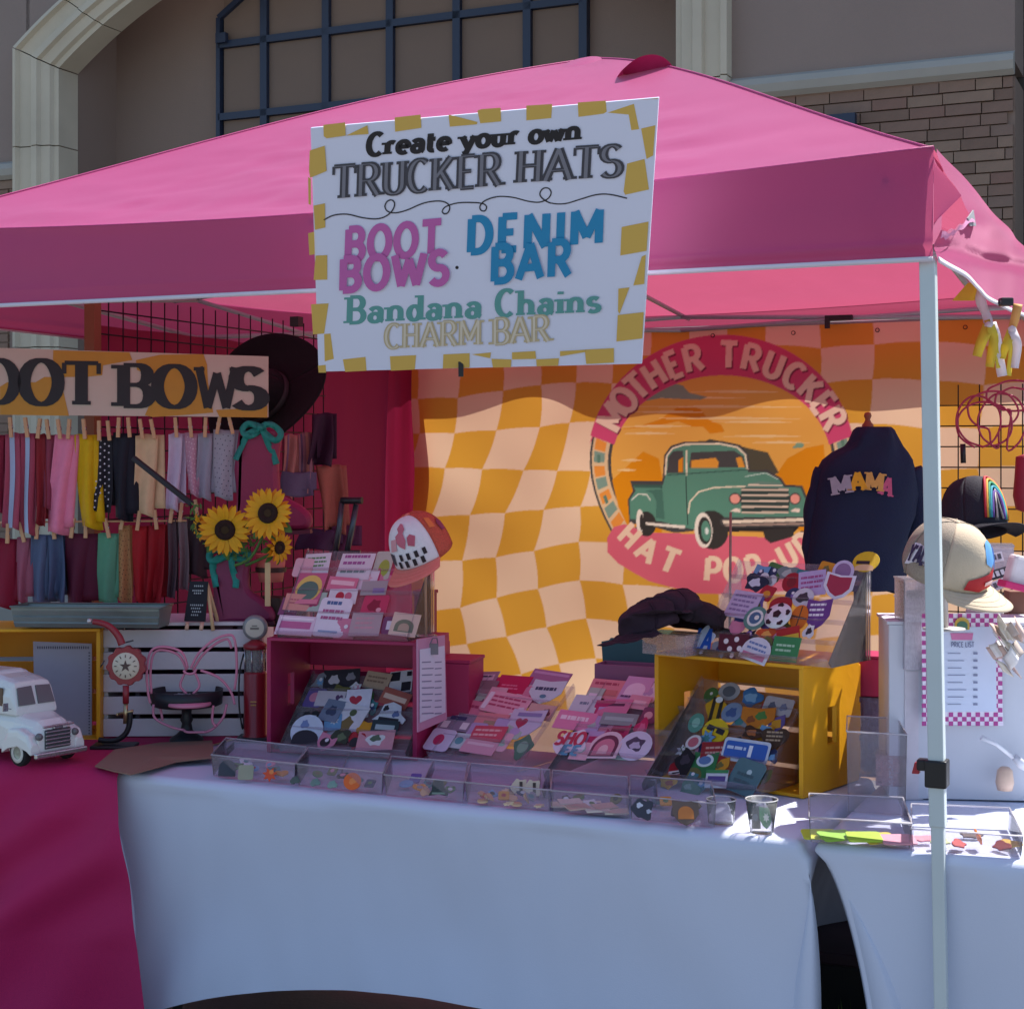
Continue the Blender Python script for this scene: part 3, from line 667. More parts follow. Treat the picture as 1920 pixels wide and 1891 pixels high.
    oval(345, 1145, 56, 70, '#3b3834'); oval(308, 1130, 22, 68, '#efe0cc'); oval(318, 1135, 12, 46, '#3b3834')
    fill(C([(745, 1125), (770, 1110), (1225, 1105), (1245, 1125), (1240, 1160), (790, 1168), (750, 1150)]), dark); fill(C([(760, 1128), (1225, 1112), (1232, 1130), (765, 1145)]), '#efd9bd'); fill(C([(765, 1150), (1232, 1138), (1228, 1150), (780, 1160)]), '#a98f7e')
    fill(C([(340, 1135), (560, 1155), (555, 1172), (345, 1150)]), '#efe0cc')
    # upper band
    fill(ell(250, 244, 167, 13) + ell(204, 168, 13, 167), rasp)
    fill(ell(244, 238, 167, 164, 4) + ell(250, 200, 166, 169, 4), rasp)
    def arctext(txt, angs, rx, ry, hgt, col, flip=1, off=(0, 0)):
        for ch, a in zip(txt, angs):
            if ch == ' ': continue
            w, pls = glyph(ch, .13, .11, 0)
            X = cx + rx * math.cos(R(a)); Y = cy - ry * math.sin(R(a))
            tx, ty = math.sin(R(a)) * rx, math.cos(R(a)) * ry; q = math.hypot(tx, ty); tx, ty = tx / q * flip, ty / q * flip     # reading direction, picture axes
            ux, uy = ty, -tx
            for grp in pls:
                for quad in grp: fill([(X + off[0] + (tx * (x - w / 2) + ux * (y - .5)) * hgt, Y + off[1] + (ty * (x - w / 2) + uy * (y - .5)) * hgt) for x, y in quad], col)
    ang = [154, 144, 134.5, 124.5, 114.5, 104.5, 0, 87.5, 76.5, 65.5, 54.5, 44, 34.5, 25]
    arctext('MOTHER TRUCKER', ang, 226, 206, 46, '#7e2a45', 1, (2.5, 3)); arctext('MOTHER TRUCKER', ang, 226, 206, 46, '#eec9b0')
    angb = [222, 233.5, 245, 0, 264.5, 274, 283.5, 293, 301, 310.5]
    arctext('HAT POP-UP', angb, 232, 197, 42, '#f2cfae', -1)
    img = img.reshape(H // SS, SS, W // SS, SS, 3).mean((1, 3))
    return img
img = rasterise()
def drape(a, z):
    w = .018 * math.sin(a * 5.2 + z * 3.0 + 1.4 * math.sin(z * 2.3)) + .010 * math.sin(a * 11 - z * 6 + 2) + .012 * math.sin(z * 7 + a * 2.2)
    w += 0.024 * noise.noise(Vector((a * 2.6 + z * 1.3, z * 2.4, 3)))
    k = min(1, max(0, (2.13 - z) * 2.5)); return w * (.25 + .75 * k)
aa = BA0 + (BA1 - BA0) * np.arange(NA + 1) / NA; zz_ = BZ0 + (BZ1 - BZ0) * np.arange(NZ + 1) / NZ
cs = 10
wave = np.zeros((NZ // cs + 1, NA // cs + 1))
for j in range(wave.shape[0]):
    for i in range(wave.shape[1]): wave[j, i] = drape(aa[i * cs], zz_[j * cs])
xi = np.arange(NA + 1) / cs; tmp = np.array([np.interp(xi, np.arange(wave.shape[1]), r) for r in wave]); yi = np.arange(NZ + 1) / cs
wv = np.array([np.interp(yi, np.arange(wave.shape[0]), tmp[:, i]) for i in range(NA + 1)]).T
for _ in range(5):
    p = np.pad(wv, 3, 'edge'); wv = sum(p[3:-3, k:k + NA + 1] for k in range(7)) / 7; p = np.pad(wv, 3, 'edge'); wv = sum(p[k:k + NZ + 1, 3:-3] for k in range(7)) / 7
A_, Z_ = np.meshgrid(aa, zz_); B_ = BB - wv - .0
co = np.stack([C0.x + U.x * A_ + V.x * B_, C0.y + U.y * A_ + V.y * B_, Z_], -1).reshape(-1, 3)
org = T((BA0 + BA1) / 2, BB, BZ0); co = co - np.array(org)
me = bpy.data.meshes.new('backdrop'); nvx = (NA + 1) * (NZ + 1); nf = NA * NZ
me.vertices.add(nvx); me.vertices.foreach_set('co', co.astype(np.float32).ravel())
ii = (np.arange(NZ)[:, None] * (NA + 1) + np.arange(NA)[None, :]).ravel()
loops = np.stack([ii, ii + 1, ii + NA + 2, ii + NA + 1], -1).astype(np.int32)
me.loops.add(nf * 4); me.loops.foreach_set('vertex_index', loops.ravel()); me.polygons.add(nf)
me.polygons.foreach_set('loop_start', np.arange(nf, dtype=np.int32) * 4); me.update(calc_edges=True); me.validate()
me.polygons.foreach_set('use_smooth', np.ones(nf, bool))
ca = me.color_attributes.new('print', 'FLOAT_COLOR', 'POINT')
ca.data.foreach_set('color', np.concatenate([img.reshape(-1, 3), np.ones((nvx, 1), np.float32)], 1).astype(np.float32).ravel())
bmx = bpy.data.materials.new('printed_cloth'); bmx.use_nodes = True; n = bmx.node_tree.nodes; l = bmx.node_tree.links; n.clear()
out = n.new('ShaderNodeOutputMaterial'); at_ = n.new('ShaderNodeAttribute'); at_.attribute_name = 'print'
p = n.new('ShaderNodeBsdfPrincipled'); p.inputs['Roughness'].default_value = .8; tr = n.new('ShaderNodeBsdfTranslucent'); ms = n.new('ShaderNodeMixShader'); ms.inputs[0].default_value = .39
nz = n.new('ShaderNodeTexNoise'); nz.inputs['Scale'].default_value = 400; b = n.new('ShaderNodeBump'); b.inputs['Strength'].default_value = .15; b.inputs['Distance'].default_value = .002
tc = n.new('ShaderNodeTexCoord'); l.new(tc.outputs['Object'], nz.inputs[0]); l.new(nz.outputs[0], b.inputs['Height']); l.new(b.outputs[0], p.inputs['Normal'])
l.new(at_.outputs['Color'], p.inputs['Base Color']); l.new(at_.outputs['Color'], tr.inputs['Color']); l.new(p.outputs[0], ms.inputs[1]); l.new(tr.outputs[0], ms.inputs[2]); l.new(ms.outputs[0], out.inputs[0])
me.materials.append(bmx)
bd = thing('backdrop', 'orange and peach checkered cloth backdrop with a green truck emblem hung across the back of the tent', 'backdrop', org, 0)
bo = bpy.data.objects.new('cloth', me); COL.objects.link(bo); bo.parent = bd
m = MB()
for a in np.linspace(BA0 + .05, BA1 - .05, 9):
    m.lathe([(.007, 0), (.009, .001), (.009, .003), (.006, .004)], 12, T(a, BB - .012, BZ1 - .03), Matrix.Rotation(ANG, 3, 'Z') @ Matrix.Rotation(R(90), 3, 'X'))
m.build('grommet', M('#2b2622', .4, .6), bd, world=True)
m = MB(); m.tube([T(BA0 - .05, BB + .03, BZ1 + .005), T(BA1 + .05, BB + .03, BZ1 + .005)], .011, 8); m.build('top_rail', steel_b, bd, world=True)
# black clip on the rail
m = MB(); q = BP.P(1577, 597); r_ = Matrix.Rotation(ANG, 3, 'Z'); m.box(q - V * .04, (.11, .02, .02), r_); m.box(q - V * .045 - ZZ * .022 - U * .045, (.02, .015, .04), r_)
tagit(m.build('clip', blackp, bevel=.002), 'small black clip on the top edge of the checkered backdrop', 'clip')

# ============================================================ HANGING MAIN SIGN
sTL = PL(T(0, -.30, 0), U, ZZ).P(582, 240); sTR = PL(T(0, -.30, 0), U, ZZ).P(1235, 183); sBL = PL(T(0, -.02, 0), U, ZZ).P(597, 697); sBR = PL(T(0, -.02, 0), U, ZZ).P(1203, 682)
SG = PL(sBL, (sTR - sTL) + (sBR - sBL), (sTL - sBL) + (sTR - sBR))
SW = ((sTR - sTL).length + (sBR - sBL).length) / 2; SH = ((sTL - sBL).length + (sTR - sBR).length) / 2
# corners as they sit in the picture
SG.o = (sTL + sTR + sBL + sBR) / 4 - SG.e1 * SW / 2 - SG.e2 * SH / 2
sign = thing('hanging_sign', 'white board reading Create your own TRUCKER HATS with a gold checkered border', 'sign', mat=SG.mat(SW / 2, 0, 0))
pw = M('#e2e8ff', .45, 0, .015, 3); gold = M('#dab65a', .5, 0, .03, 3)
def corner(x, y):   # unit square of the board -> its four true corners
    return sBL.lerp(sBR, x).lerp(sTL.lerp(sTR, x), y)
m = MB(); ft = [corner(x, y) for x, y in ((0, 0), (1, 0), (1, 1), (0, 1))]; m.hexa([p - SG.n * .006 for p in ft] + ft); m.build('board', pw, sign, world=True, bevel=.001)
def sg_quad(mb, pts, h=.0012): mb.add([SG.P(x, y, h) for x, y in pts], [list(range(len(pts)))])
def S2(pts): return [(560 + x / 2.743, 160 + y / 2.743) for x, y in pts]
for q in ([(128, 203), (240, 190), (243, 258), (145, 272), (130, 262)], [(245, 258), (355, 205), (360, 250)], [(495, 165), (628, 150), (632, 218), (497, 238)], [(772, 150), (920, 188), (918, 200), (778, 212)], [(940, 122), (1040, 115), (1042, 185), (935, 195), (920, 130)],
          [(1172, 104), (1305, 96), (1300, 168), (1172, 180)], [(1436, 88), (1580, 78), (1585, 135), (1570, 145), (1440, 162)], [(1590, 140), (1725, 95), (1752, 225), (1712, 230), (1698, 150)], [(1735, 74), (1850, 66), (1845, 70)],
          [(1762, 222), (1835, 205), (1824, 360), (1790, 378)], [(1690, 402), (1780, 378), (1802, 535), (1680, 562), (1672, 545)], [(1662, 728), (1800, 700), (1790, 850), (1655, 874)], [(1765, 880), (1722, 1028), (1778, 1020), (1786, 870)], [(1645, 1045), (1702, 1038), (1650, 1175), (1643, 1160)], [(1642, 1180), (1775, 1165), (1768, 1300), (1635, 1316)],
          [(58, 335), (135, 310), (145, 440), (60, 475), (54, 440)], [(50, 470), (64, 480), (64, 615), (52, 610)], [(78, 618), (136, 606), (138, 730), (85, 742)], [(50, 760), (80, 752), (84, 868), (56, 872)], [(88, 875), (148, 872), (148, 998), (78, 1000)], [(65, 1125), (155, 1120), (132, 1275), (75, 1280)], [(132, 1278), (165, 1275), (182, 1405), (135, 1418)],
          [(100, 1440), (140, 1436), (142, 1476), (104, 1476)], [(228, 1408), (345, 1395), (350, 1466), (240, 1472)], [(470, 1392), (605, 1386), (598, 1460), (475, 1466)], [(745, 1382), (880, 1376), (880, 1450), (742, 1455)], [(890, 1382), (990, 1372), (985, 1402)], [(992, 1405), (1095, 1408), (1092, 1448), (1000, 1450)], [(1098, 1372), (1218, 1365), (1222, 1405), (1098, 1408)], [(1222, 1408), (1340, 1402), (1335, 1440), (1225, 1443)], [(1345, 1392), (1345, 1366), (1480, 1358), (1475, 1370)], [(1472, 1358), (1622, 1350), (1622, 1424), (1480, 1432)]):
    m = MB(); sg_quad(m, S2(q)); m.build('border_check', gold, sign, world=True)
ink = M('#1b1c24', .5, 0, .02); grey = M('#7d7f8c', .5, 0, .02); greyd = M('#42444f', .5, 0, .02)
def S3(x, y): return (560 + x / 2.743, 160 + y / 2.743)
def sign_text(nm, mat, txt, a, b, c, h=.0012, **k):
    m = MB(); put_text(m, SG, txt, S3(*a), S3(*b), S3(*c), h, **k); m.build(nm, mat, sign, world=True)
sign_text('lettering', ink, 'Create your own', (346, 362), (1455, 275), (340, 252), slant=.12, hv=.135, lt=.1, serif=.07, slab=.05, sp=-.02)
for h, mt, hv, lt, sr in ((.0022, greyd, .135, .065, .07), (.0034, grey, .055, .012, 0)):
    sign_text('lettering', mt, 'TRUCKER', (170, 582), (1050, 510), (175, 418), h, hv=hv, lt=lt, serif=sr, sp=-.02)
    sign_text('lettering', mt, 'HATS', (1112, 500), (1668, 464), (1120, 340), h, hv=hv, lt=lt, serif=sr, sp=-.02)
mag = M('#c868b4', .5, 0, .02); blu = M('#1f8fc4', .5, 0, .02); tea = M('#5fa3a0', .5, 0, .02); pal = M('#c9bb97', .5, 0, .02); pal2 = M('#ded6c4', .5, 0, .02)
sign_text('lettering', mag, 'BOOT', (232, 902), (738, 858), (238, 742), .0024, hv=.13, lt=.12, serif=0, sp=.08)
sign_text('lettering', mag, 'BOWS', (208, 1052), (775, 1010), (212, 892), .0052, hv=.13, lt=.12, serif=0, sp=.08)
sign_text('lettering', blu, 'DENIM', (860, 858), (1572, 806), (866, 688), .0024, hv=.125, lt=.11, serif=0, sp=.08)
sign_text('lettering', blu, 'BAR', (985, 1006), (1410, 972), (990, 828), .0052, hv=.125, lt=.11, serif=0, sp=.1)
sign_text('lettering', tea, 'Bandana Chains', (240, 1222), (1555, 1160), (244, 1090), .0012, hv=.115, lt=.07, serif=.05, slab=.04, sp=.02)
for h, mt, hv, lt, sr in ((.0022, pal, .12, .06, .09), (.0034, pal2, .05, .02, 0)):
    sign_text('lettering', mt, 'CHARM', (440, 1352), (945, 1328), (442, 1228), h, hv=hv, lt=lt, serif=sr, sp=-.03)
    sign_text('lettering', mt, 'BAR', (992, 1330), (1300, 1310), (992, 1200), h, hv=hv, lt=lt, serif=sr, sp=-.03)
m = MB()
sw = [(130, 692), (180, 668), (250, 662), (330, 680), (400, 686), (450, 672), (485, 640), (495, 605), (478, 588), (455, 598), (445, 625), (460, 648), (500, 655), (560, 640), (640, 606), (710, 594), (755, 600), (778, 622), (772, 650), (752, 660), (740, 645), (760, 622), (820, 604), (900, 602), (950, 608), (968, 625), (958, 645), (938, 640), (935, 618), (960, 592), (1020, 572), (1100, 575), (1180, 595), (1240, 600), (1285, 580), (1300, 550), (1285, 528), (1258, 530), (1242, 555), (1255, 580), (1300, 605), (1370, 608), (1450, 585), (1530, 562), (1600, 560), (1690, 580)]
# smooth it
for i, q in enumerate(ribbon(smooth_pts(sw), lambda dx, dy: 3.2)): m.add([SG.P(*S3(x, y), .0012 + .00003 * (i % 40)) for x, y in q], [(0, 1, 2, 3)])
m.build('flourish', ink, sign, world=True)
m = MB(); m.add([SG.P(*S3(815 + 9 * math.cos(t), 936 + 9 * math.sin(t)), .0012) for t in np.linspace(0, 5.7, 9)], [list(range(9))]); m.build('dot_mark', ink, sign, world=True)
m = MB(); q = SG.P(*S3(838, 1456), .004); m.box(q, (.012, .012, .035)); m.build('binder_clip', blackp, sign, world=True)

# ============================================================ TABLES AND CLOTHS
HT = .74
def table(name, label, a0, a1, b0, b1):
    t = thing(name, label, 'table', T((a0 + a1) / 2, (b0 + b1) / 2, 0), ANG)
    m = MB(); wbox(m, a0 + .02, a1 - .02, b0 + .02, b1 - .02, HT - .035, HT - .004) if False else m.hexa([T(a0 + .02, b0 + .02, HT - .04), T(a1 - .02, b0 + .02, HT - .04), T(a1 - .02, b1 - .02, HT - .04), T(a0 + .02, b1 - .02, HT - .04)] + [T(a0 + .02, b0 + .02, HT - .006), T(a1 - .02, b0 + .02, HT - .006), T(a1 - .02, b1 - .02, HT - .006), T(a0 + .02, b1 - .02, HT - .006)])
    m.build('tabletop', M('#cfcdc8', .5), t, world=True)
    for a in (a0 + .12, a1 - .12):
        for b in (b0 + .1, b1 - .1):
            m = MB(); m.tube([T(a, b, .0), T(a, b, HT - .04)], .014, 8); m.build('leg', M('#4b4c50', .4, .5), t, world=True)
    return t
wcl = M('#ccd5ea', .75, 0, .012, 3, .12, 350)
def spandex(name, label, a0, a1, b0, b1, pinchL, pinchR, archz, mat=wcl, rad=.022):
    """stretch cover: flat top, rounded rim, sides pulled in between the feet and cut in an arch"""
    mb = MB()
    mb.grid(lambda s, t: T(a0 + rad + (a1 - a0 - 2 * rad) * s, b0 + rad + (b1 - b0 - 2 * rad) * t, HT + .0015 * noise.noise(Vector((s * 5, t * 3, 1)))), 30, 10)
    cors = [(a0, b0), (a1, b0), (a1, b1), (a0, b1)]
    per = []
    for k in range(4):
        (x0, y0), (x1, y1) = cors[k], cors[(k + 1) % 4]
        for i in range(110): per.append((k, i / 110, x0 + (x1 - x0) * i / 110, y0 + (y1 - y0) * i / 110))
    n = len(per); levels = [0, .3, .6, 1, 1.3] + [2 + j / 2 for j in range(34)]
    vs = []
    for lv in levels:
        for (k, s, x, y) in per:
            cx_, cy_ = (a0 + a1) / 2, (b0 + b1) / 2
            ix = min(max(x, a0 + rad), a1 - rad); iy = min(max(y, b0 + rad), b1 - rad); dx, dy = x - ix, y - iy; q = math.hypot(dx, dy) or 1
            if lv <= 1.3:
                th = lv / 1.3 * math.pi / 2; vs.append(T(ix + dx / q * rad * math.sin(th), iy + dy / q * rad * math.sin(th), HT - rad + rad * math.cos(th)))
            else:
                t = (lv - 2 + .5) / 17; arch = math.sin(math.pi * s) ** .62
                zb = .015 + archz * arch * (1 if k in (0, 2) else .9)
                z = (HT - rad) + (zb - (HT - rad)) * t
                pin = (pinchL if x < cx_ else pinchR)
                # pulled inwards, most at half height, towards the middle of each side
                inward = .05 * math.sin(math.pi * min(t, 1)) * .8 + .07 * arch * t
                sx_ = ix + dx / q * rad; sy_ = iy + dy / q * rad
                near = abs(x - (a0 if x < cx_ else a1))
                px_ = pin * math.sin(math.pi / 2 * t) ** (.62 if pin > .12 else 1.0 if pin > 0 else .5) * math.exp(-near / .35) * (1 if pin > 0 else 1 - .5 * t) * (1 if x < cx_ else -1)
                fold = .008 * math.sin(s * 23 + t * 9) * t * math.exp(-((s - .0) / .22) ** 2) + .008 * math.sin(s * 31 - t * 8) * t * math.exp(-((1 - s) / .2) ** 2) + .014 * noise.noise(Vector((s * 5, t * 1.6, k))) + .0035 * noise.noise(Vector((s * 26, t * 2.2, k + 4))) + .0025 * math.sin(s * 60 + 4 * math.sin(t * 2)) * max(0, t - .5)
                fold *= min(1, 10 * s) * min(1, 10 * (1 - s))
                if k == 0: vs.append(T(sx_ + px_, sy_ + inward * .5 + fold, z))
                elif k == 2: vs.append(T(sx_ + px_, sy_ - inward * .5, z))
                else: vs.append(T(sx_ + px_ + (1 if k == 3 else -1) * (inward + fold + .16 * math.sin(math.pi * s) ** .6 * math.sin(math.pi * min(1, t * .6))), sy_ , z))
    fs = []
    for j in range(len(levels) - 1):
        for i in range(n): fs.append((j * n + i, j * n + (i + 1) % n, (j + 1) * n + (i + 1) % n, (j + 1) * n + i))
    mb.add(vs, fs, True)
    return tagit(mb.build(name, mat), label, 'tablecloth')
table('folding_table', 'folding table hidden under the long white stretch cover in the middle', -2.15, -.30, .04, .80)
spandex('tablecloth', 'long white stretch cover on the middle table with an arched dark opening at its foot', -2.17, -.285, .03, .81, -.035, -.085, .24)
table('folding_table', 'folding table under the white stretch cover at the right behind the tent pole', -.25, 1.5, .05, .80)
spandex('tablecloth', 'white stretch cover of the right table, pulled in beside the dark gap', -.265, 1.56, .03, .81, .135, .1, .10)
table('folding_table', 'folding table under the magenta cloth at the left edge', -4.05, -2.26, .04, .80)
# magenta cloth: top and a falling front with soft folds
mgc = M('#b51159', .8, 0, .05, 3, .2, 300)
def magfn(s, t):
    a = -4.1 + (4.1 - 2.13) * s
    if t < .35: return T(a + (.0 if s < .97 else -.01), .82 - .80 * t / .35, HT + .008 + .003 * noise.noise(Vector((a * 3, t * 9, 0))))
    f = (t - .35) / .65; z = HT + .006 - (HT - .01) * f
    b = .018 - .05 * min(1, f * 6) ** .5
    fold = .048 * f * math.sin(a * 14 + 5 * f + 2.2 * math.sin(f * 4 + a * 3)) + .016 * math.sin(a * 27 + f * 10) * f + .026 * math.sin((a + f * .9) * 22) * math.sin(math.pi * min(1, f * 1.6))
    fold *= 1 - .8 * s ** 60; spread = .17 * f ** .75 * s ** 12
    return T(a + spread, b - fold - .04 * f, z)
m = MB(); m.grid(magfn, 160, 100)
tagit(m.build('tablecloth', mgc), 'magenta cloth draped over the left table, falling in loose folds to the ground', 'tablecloth')

# ============================================================ GOODS
woodp = M('#d9b98c', .7, 0, .08, 20)
def frame_mat(x, y, z, rz): return Matrix.Translation((x, y, z)) @ Matrix.Rotation(rz, 4, 'Z')
# ---- crates: local x right, y back, z up, origin front left bottom
def crate(name, label, mt, px, Yl, rz, W, D, H, z0=HT + .003, slats=3, mt2=None, group=None, handle=True):
    p = at(px, 900, Yl); t = thing(name, label, 'crate', (p.x, p.y, z0), rz, group)
    th = .012; sl_ = (H - .02) / slats
    def pc(nm, c, d, mm=mt): m = MB(); m.box(c, d); return m.build(nm, mm, t, bevel=.0015)
    # ends (boards standing at left and right) with hand hole
    for x in (th / 2, W - th / 2):
        if not handle: pc('end_board', (x, D / 2, H / 2), (th, D - .002, H)); continue
        h0, h1, y0, y1 = H * .36, H * .66, D * .42, D * .58
        m = MB()
        for (ya, yb, za, zb) in ((0.001, y0, 0, H), (y1, D - .001, 0, H), (y0, y1, 0, h0), (y0, y1, h1, H)):
            m.box((x, (ya + yb) / 2, (za + zb) / 2), (th, yb - ya, zb - za))
        bmm = m.build('end_board', mt, t)
    for k in range(slats):
        z = .01 + sl_ * (k + .5); w = sl_ - .014
        pc('back_slat', (W / 2, D + .004, z), (W, .008, w))
    for k in range(3):
        y = D * (k + .5) / 3
        pc('bottom_slat', (W / 2, y, -.0005 + .004), (W - 2 * th - .002, D / 3 - .01, .008))
        pc('top_slat', (W / 2, y, H + .0045), (W, D / 3 - (.004 if k == 2 else .001), .009))
    return t
rasp_p = M('#a31c55', .5, 0, .06, 14, .15, 60); yel_p = M('#e8a60c', .5, 0, .07, 12, .15, 60); wht_p = M('#cfccd4', .6, 0, .05, 12, .2, 60)
PK = crate('crate', 'raspberry pink wooden crate holding slanted cards on the middle table', rasp_p, 500, 4.57, -R(16.6), .455, .28, .318)
YE = crate('crate', 'bright yellow wooden crate full of patches at the right of the middle table', yel_p, 1227, 4.22, -R(39), .44, .30, .318)
LY = crate('crate', 'yellow wooden crate behind the white toy truck at the left edge', yel_p, -108, 4.72, R(3), .46, .26, .325, handle=False)
# white slatted crate standing on its side, slats towards us
wc = thing('crate', 'white slatted crate behind the black cake stand', 'crate', (at(194, 900, 4.79).x, 4.79, HT + .004), R(2))
Wc, Hc = .475, .335
for k in range(5):
    m = MB(); m.box((Wc / 2, .0, .032 + k * .0665), (Wc, .009, .053)); m.build('slat', wht_p, wc, bevel=.002)
for x in (.1, .405):
    m = MB(); m.box((x, .014, Hc / 2), (.012, .016, Hc)); m.build('post', M('#3a3440', .8), wc)
for x in (.006, Wc - .006):
    m = MB(); m.box((x, .145, Hc / 2), (.012, .27, Hc)); m.build('end_board', wht_p, wc)
m = MB(); m.box((Wc / 2, .145, Hc + .006), (Wc, .28, .01)); m.build('top_board', wht_p, wc)
m = MB(); m.box((Wc / 2, .24, Hc / 2), (Wc - .03, .006, Hc - .02)); m.build('dark_sheet', M('#2b2730', .9), wc)  # dark sheet inside, seen through the gaps between the slats

# ---- slanted clear racks
def rack(label, bl, br, tl, depthdrop=None, h=0, lip=.03, tiers=4):
    """bl, br, tl: world points of the sloping sheet"""
    P = PL(bl, br - bl, tl - bl); W = (br - bl).length; L = (tl - bl).dot(P.e2)
    t = thing('display_rack', label, 'display rack', mat=P.mat(W / 2, 0, 0))
    m = MB(); m.hexa([P.pt(0, 0, -.003), P.pt(W, 0, -.003), P.pt(W, L, -.003), P.pt(0, L, -.003), P.pt(0, 0), P.pt(W, 0), P.pt(W, L), P.pt(0, L)]); m.build('sloping_sheet', ACR, t, world=True)
    m = MB(); m.hexa([P.pt(0, -.001, 0), P.pt(W, -.001, 0), P.pt(W, .002, 0), P.pt(0, .002, 0), P.pt(0, -.001, lip), P.pt(W, -.001, lip), P.pt(W, .002, lip), P.pt(0, .002, lip)]); m.build('lip', ACR, t, world=True)
    for s in (0, W):
        m = MB(); a, b, c = P.pt(s, 0, lip * .6), P.pt(s, 0, -.002), P.pt(s, L, .012); d = P.pt(s, L, -.002); e = Vector((d.x, d.y, b.z))
        off = P.e1 * .003; m.add([a, b, e, d, c] + [q + off for q in (a, b, e, d, c)], [(0, 1, 2, 3, 4), (9, 8, 7, 6, 5), (0, 1, 6, 5), (1, 2, 7, 6), (2, 3, 8, 7), (3, 4, 9, 8), (4, 0, 5, 9)]); m.build('side_panel', ACR, t, world=True)
    for k in range(1, tiers):
        y = L * k / tiers; m = MB(); m.hexa([P.pt(0, y, 0.001), P.pt(W, y, 0.001), P.pt(W, y + .002, 0.001), P.pt(0, y + .002, 0.001), P.pt(0, y, .02), P.pt(W, y, .02), P.pt(W, y + .002, .02), P.pt(0, y + .002, .02)]); m.build('tier', ACR, t, world=True)
    return P
def outline(kind, w, h, n=20):
    a, b = w / 2, h / 2
    if kind == 'rect': return [(-a, -b), (a, -b), (a, b), (-a, b)]
    if kind == 'round': return [(a * math.cos(2 * math.pi * i / n), b * math.sin(2 * math.pi * i / n)) for i in range(n)]
    if kind == 'rrect':
        r = min(a, b) * .3; o = []
        for sx, sy, a0 in ((1, 1, 0), (-1, 1, 90), (-1, -1, 180), (1, -1, 270)): o += [(sx * (a - r) + r * math.cos(R(a0 + 22.5 * k)), sy * (b - r) + r * math.sin(R(a0 + 22.5 * k))) for k in range(5)]
        return o
    if kind == 'heart': return [(a * math.sin(t) ** 3, b * (.85 * math.cos(t) - .32 * math.cos(2 * t) - .14 * math.cos(3 * t) - .05 * math.cos(4 * t) + .08)) for t in np.linspace(0, 2 * math.pi, n + 4)[:-1]]
    if kind == 'shield': return [(-a, b), (0, b * .85), (a, b), (a, -.1 * b), (.55 * a, -.7 * b), (0, -b), (-.55 * a, -.7 * b), (-a, -.1 * b)]
    if kind == 'arch': return [(-a, -b)] + [(-a * math.cos(R(t)), -b * .1 + b * 1.1 * math.sin(R(t))) for t in range(0, 181, 18)] + [(a, -b)]
    if kind == 'star': return [((a if i % 2 else a * .55) * math.sin(i * math.pi / 7), (b if i % 2 else b * .55) * math.cos(i * math.pi / 7)) for i in range(14)]
    if kind == 'cap': return [(-a, -.7 * b), (-a * .7, -.2 * b), (-.6 * a, .7 * b), (-.1 * a, b), (.45 * a, .75 * b), (.6 * a, .05 * b), (a, -.35 * b), (a * .9, -.75 * b), (0, -b * .55)]
    if kind == 'blob': return [((a * (.8 + .2 * math.sin(3 * t + w * 90))) * math.cos(t), (b * (.82 + .18 * math.cos(4 * t + h * 70))) * math.sin(t)) for t in np.linspace(0, 2 * math.pi, n + 1)[:-1]]
def slab_poly(mb, o, z0, z1):
    n = len(o); mb.add([(x, y, z0) for x, y in o] + [(x, y, z1) for x, y in o], [list(range(n))[::-1], list(range(n, 2 * n))] + [(i, (i + 1) % n, (i + 1) % n + n, i + n) for i in range(n)]); return mb
CN = [('teal', '#3f7f86'), ('olive', '#6b6a3a'), ('violet', '#6d5aa0'), ('cherry red', '#b02838'), ('white', '#d9d8e0'), ('sky blue', '#6fa0cc'), ('amber', '#d29328'), ('black', '#23232b'), ('pink', '#d487a4'), ('moss green', '#4f7a44'), ('grey', '#8c8f9a'), ('navy', '#2a3660')]
rc = random.Random(11)
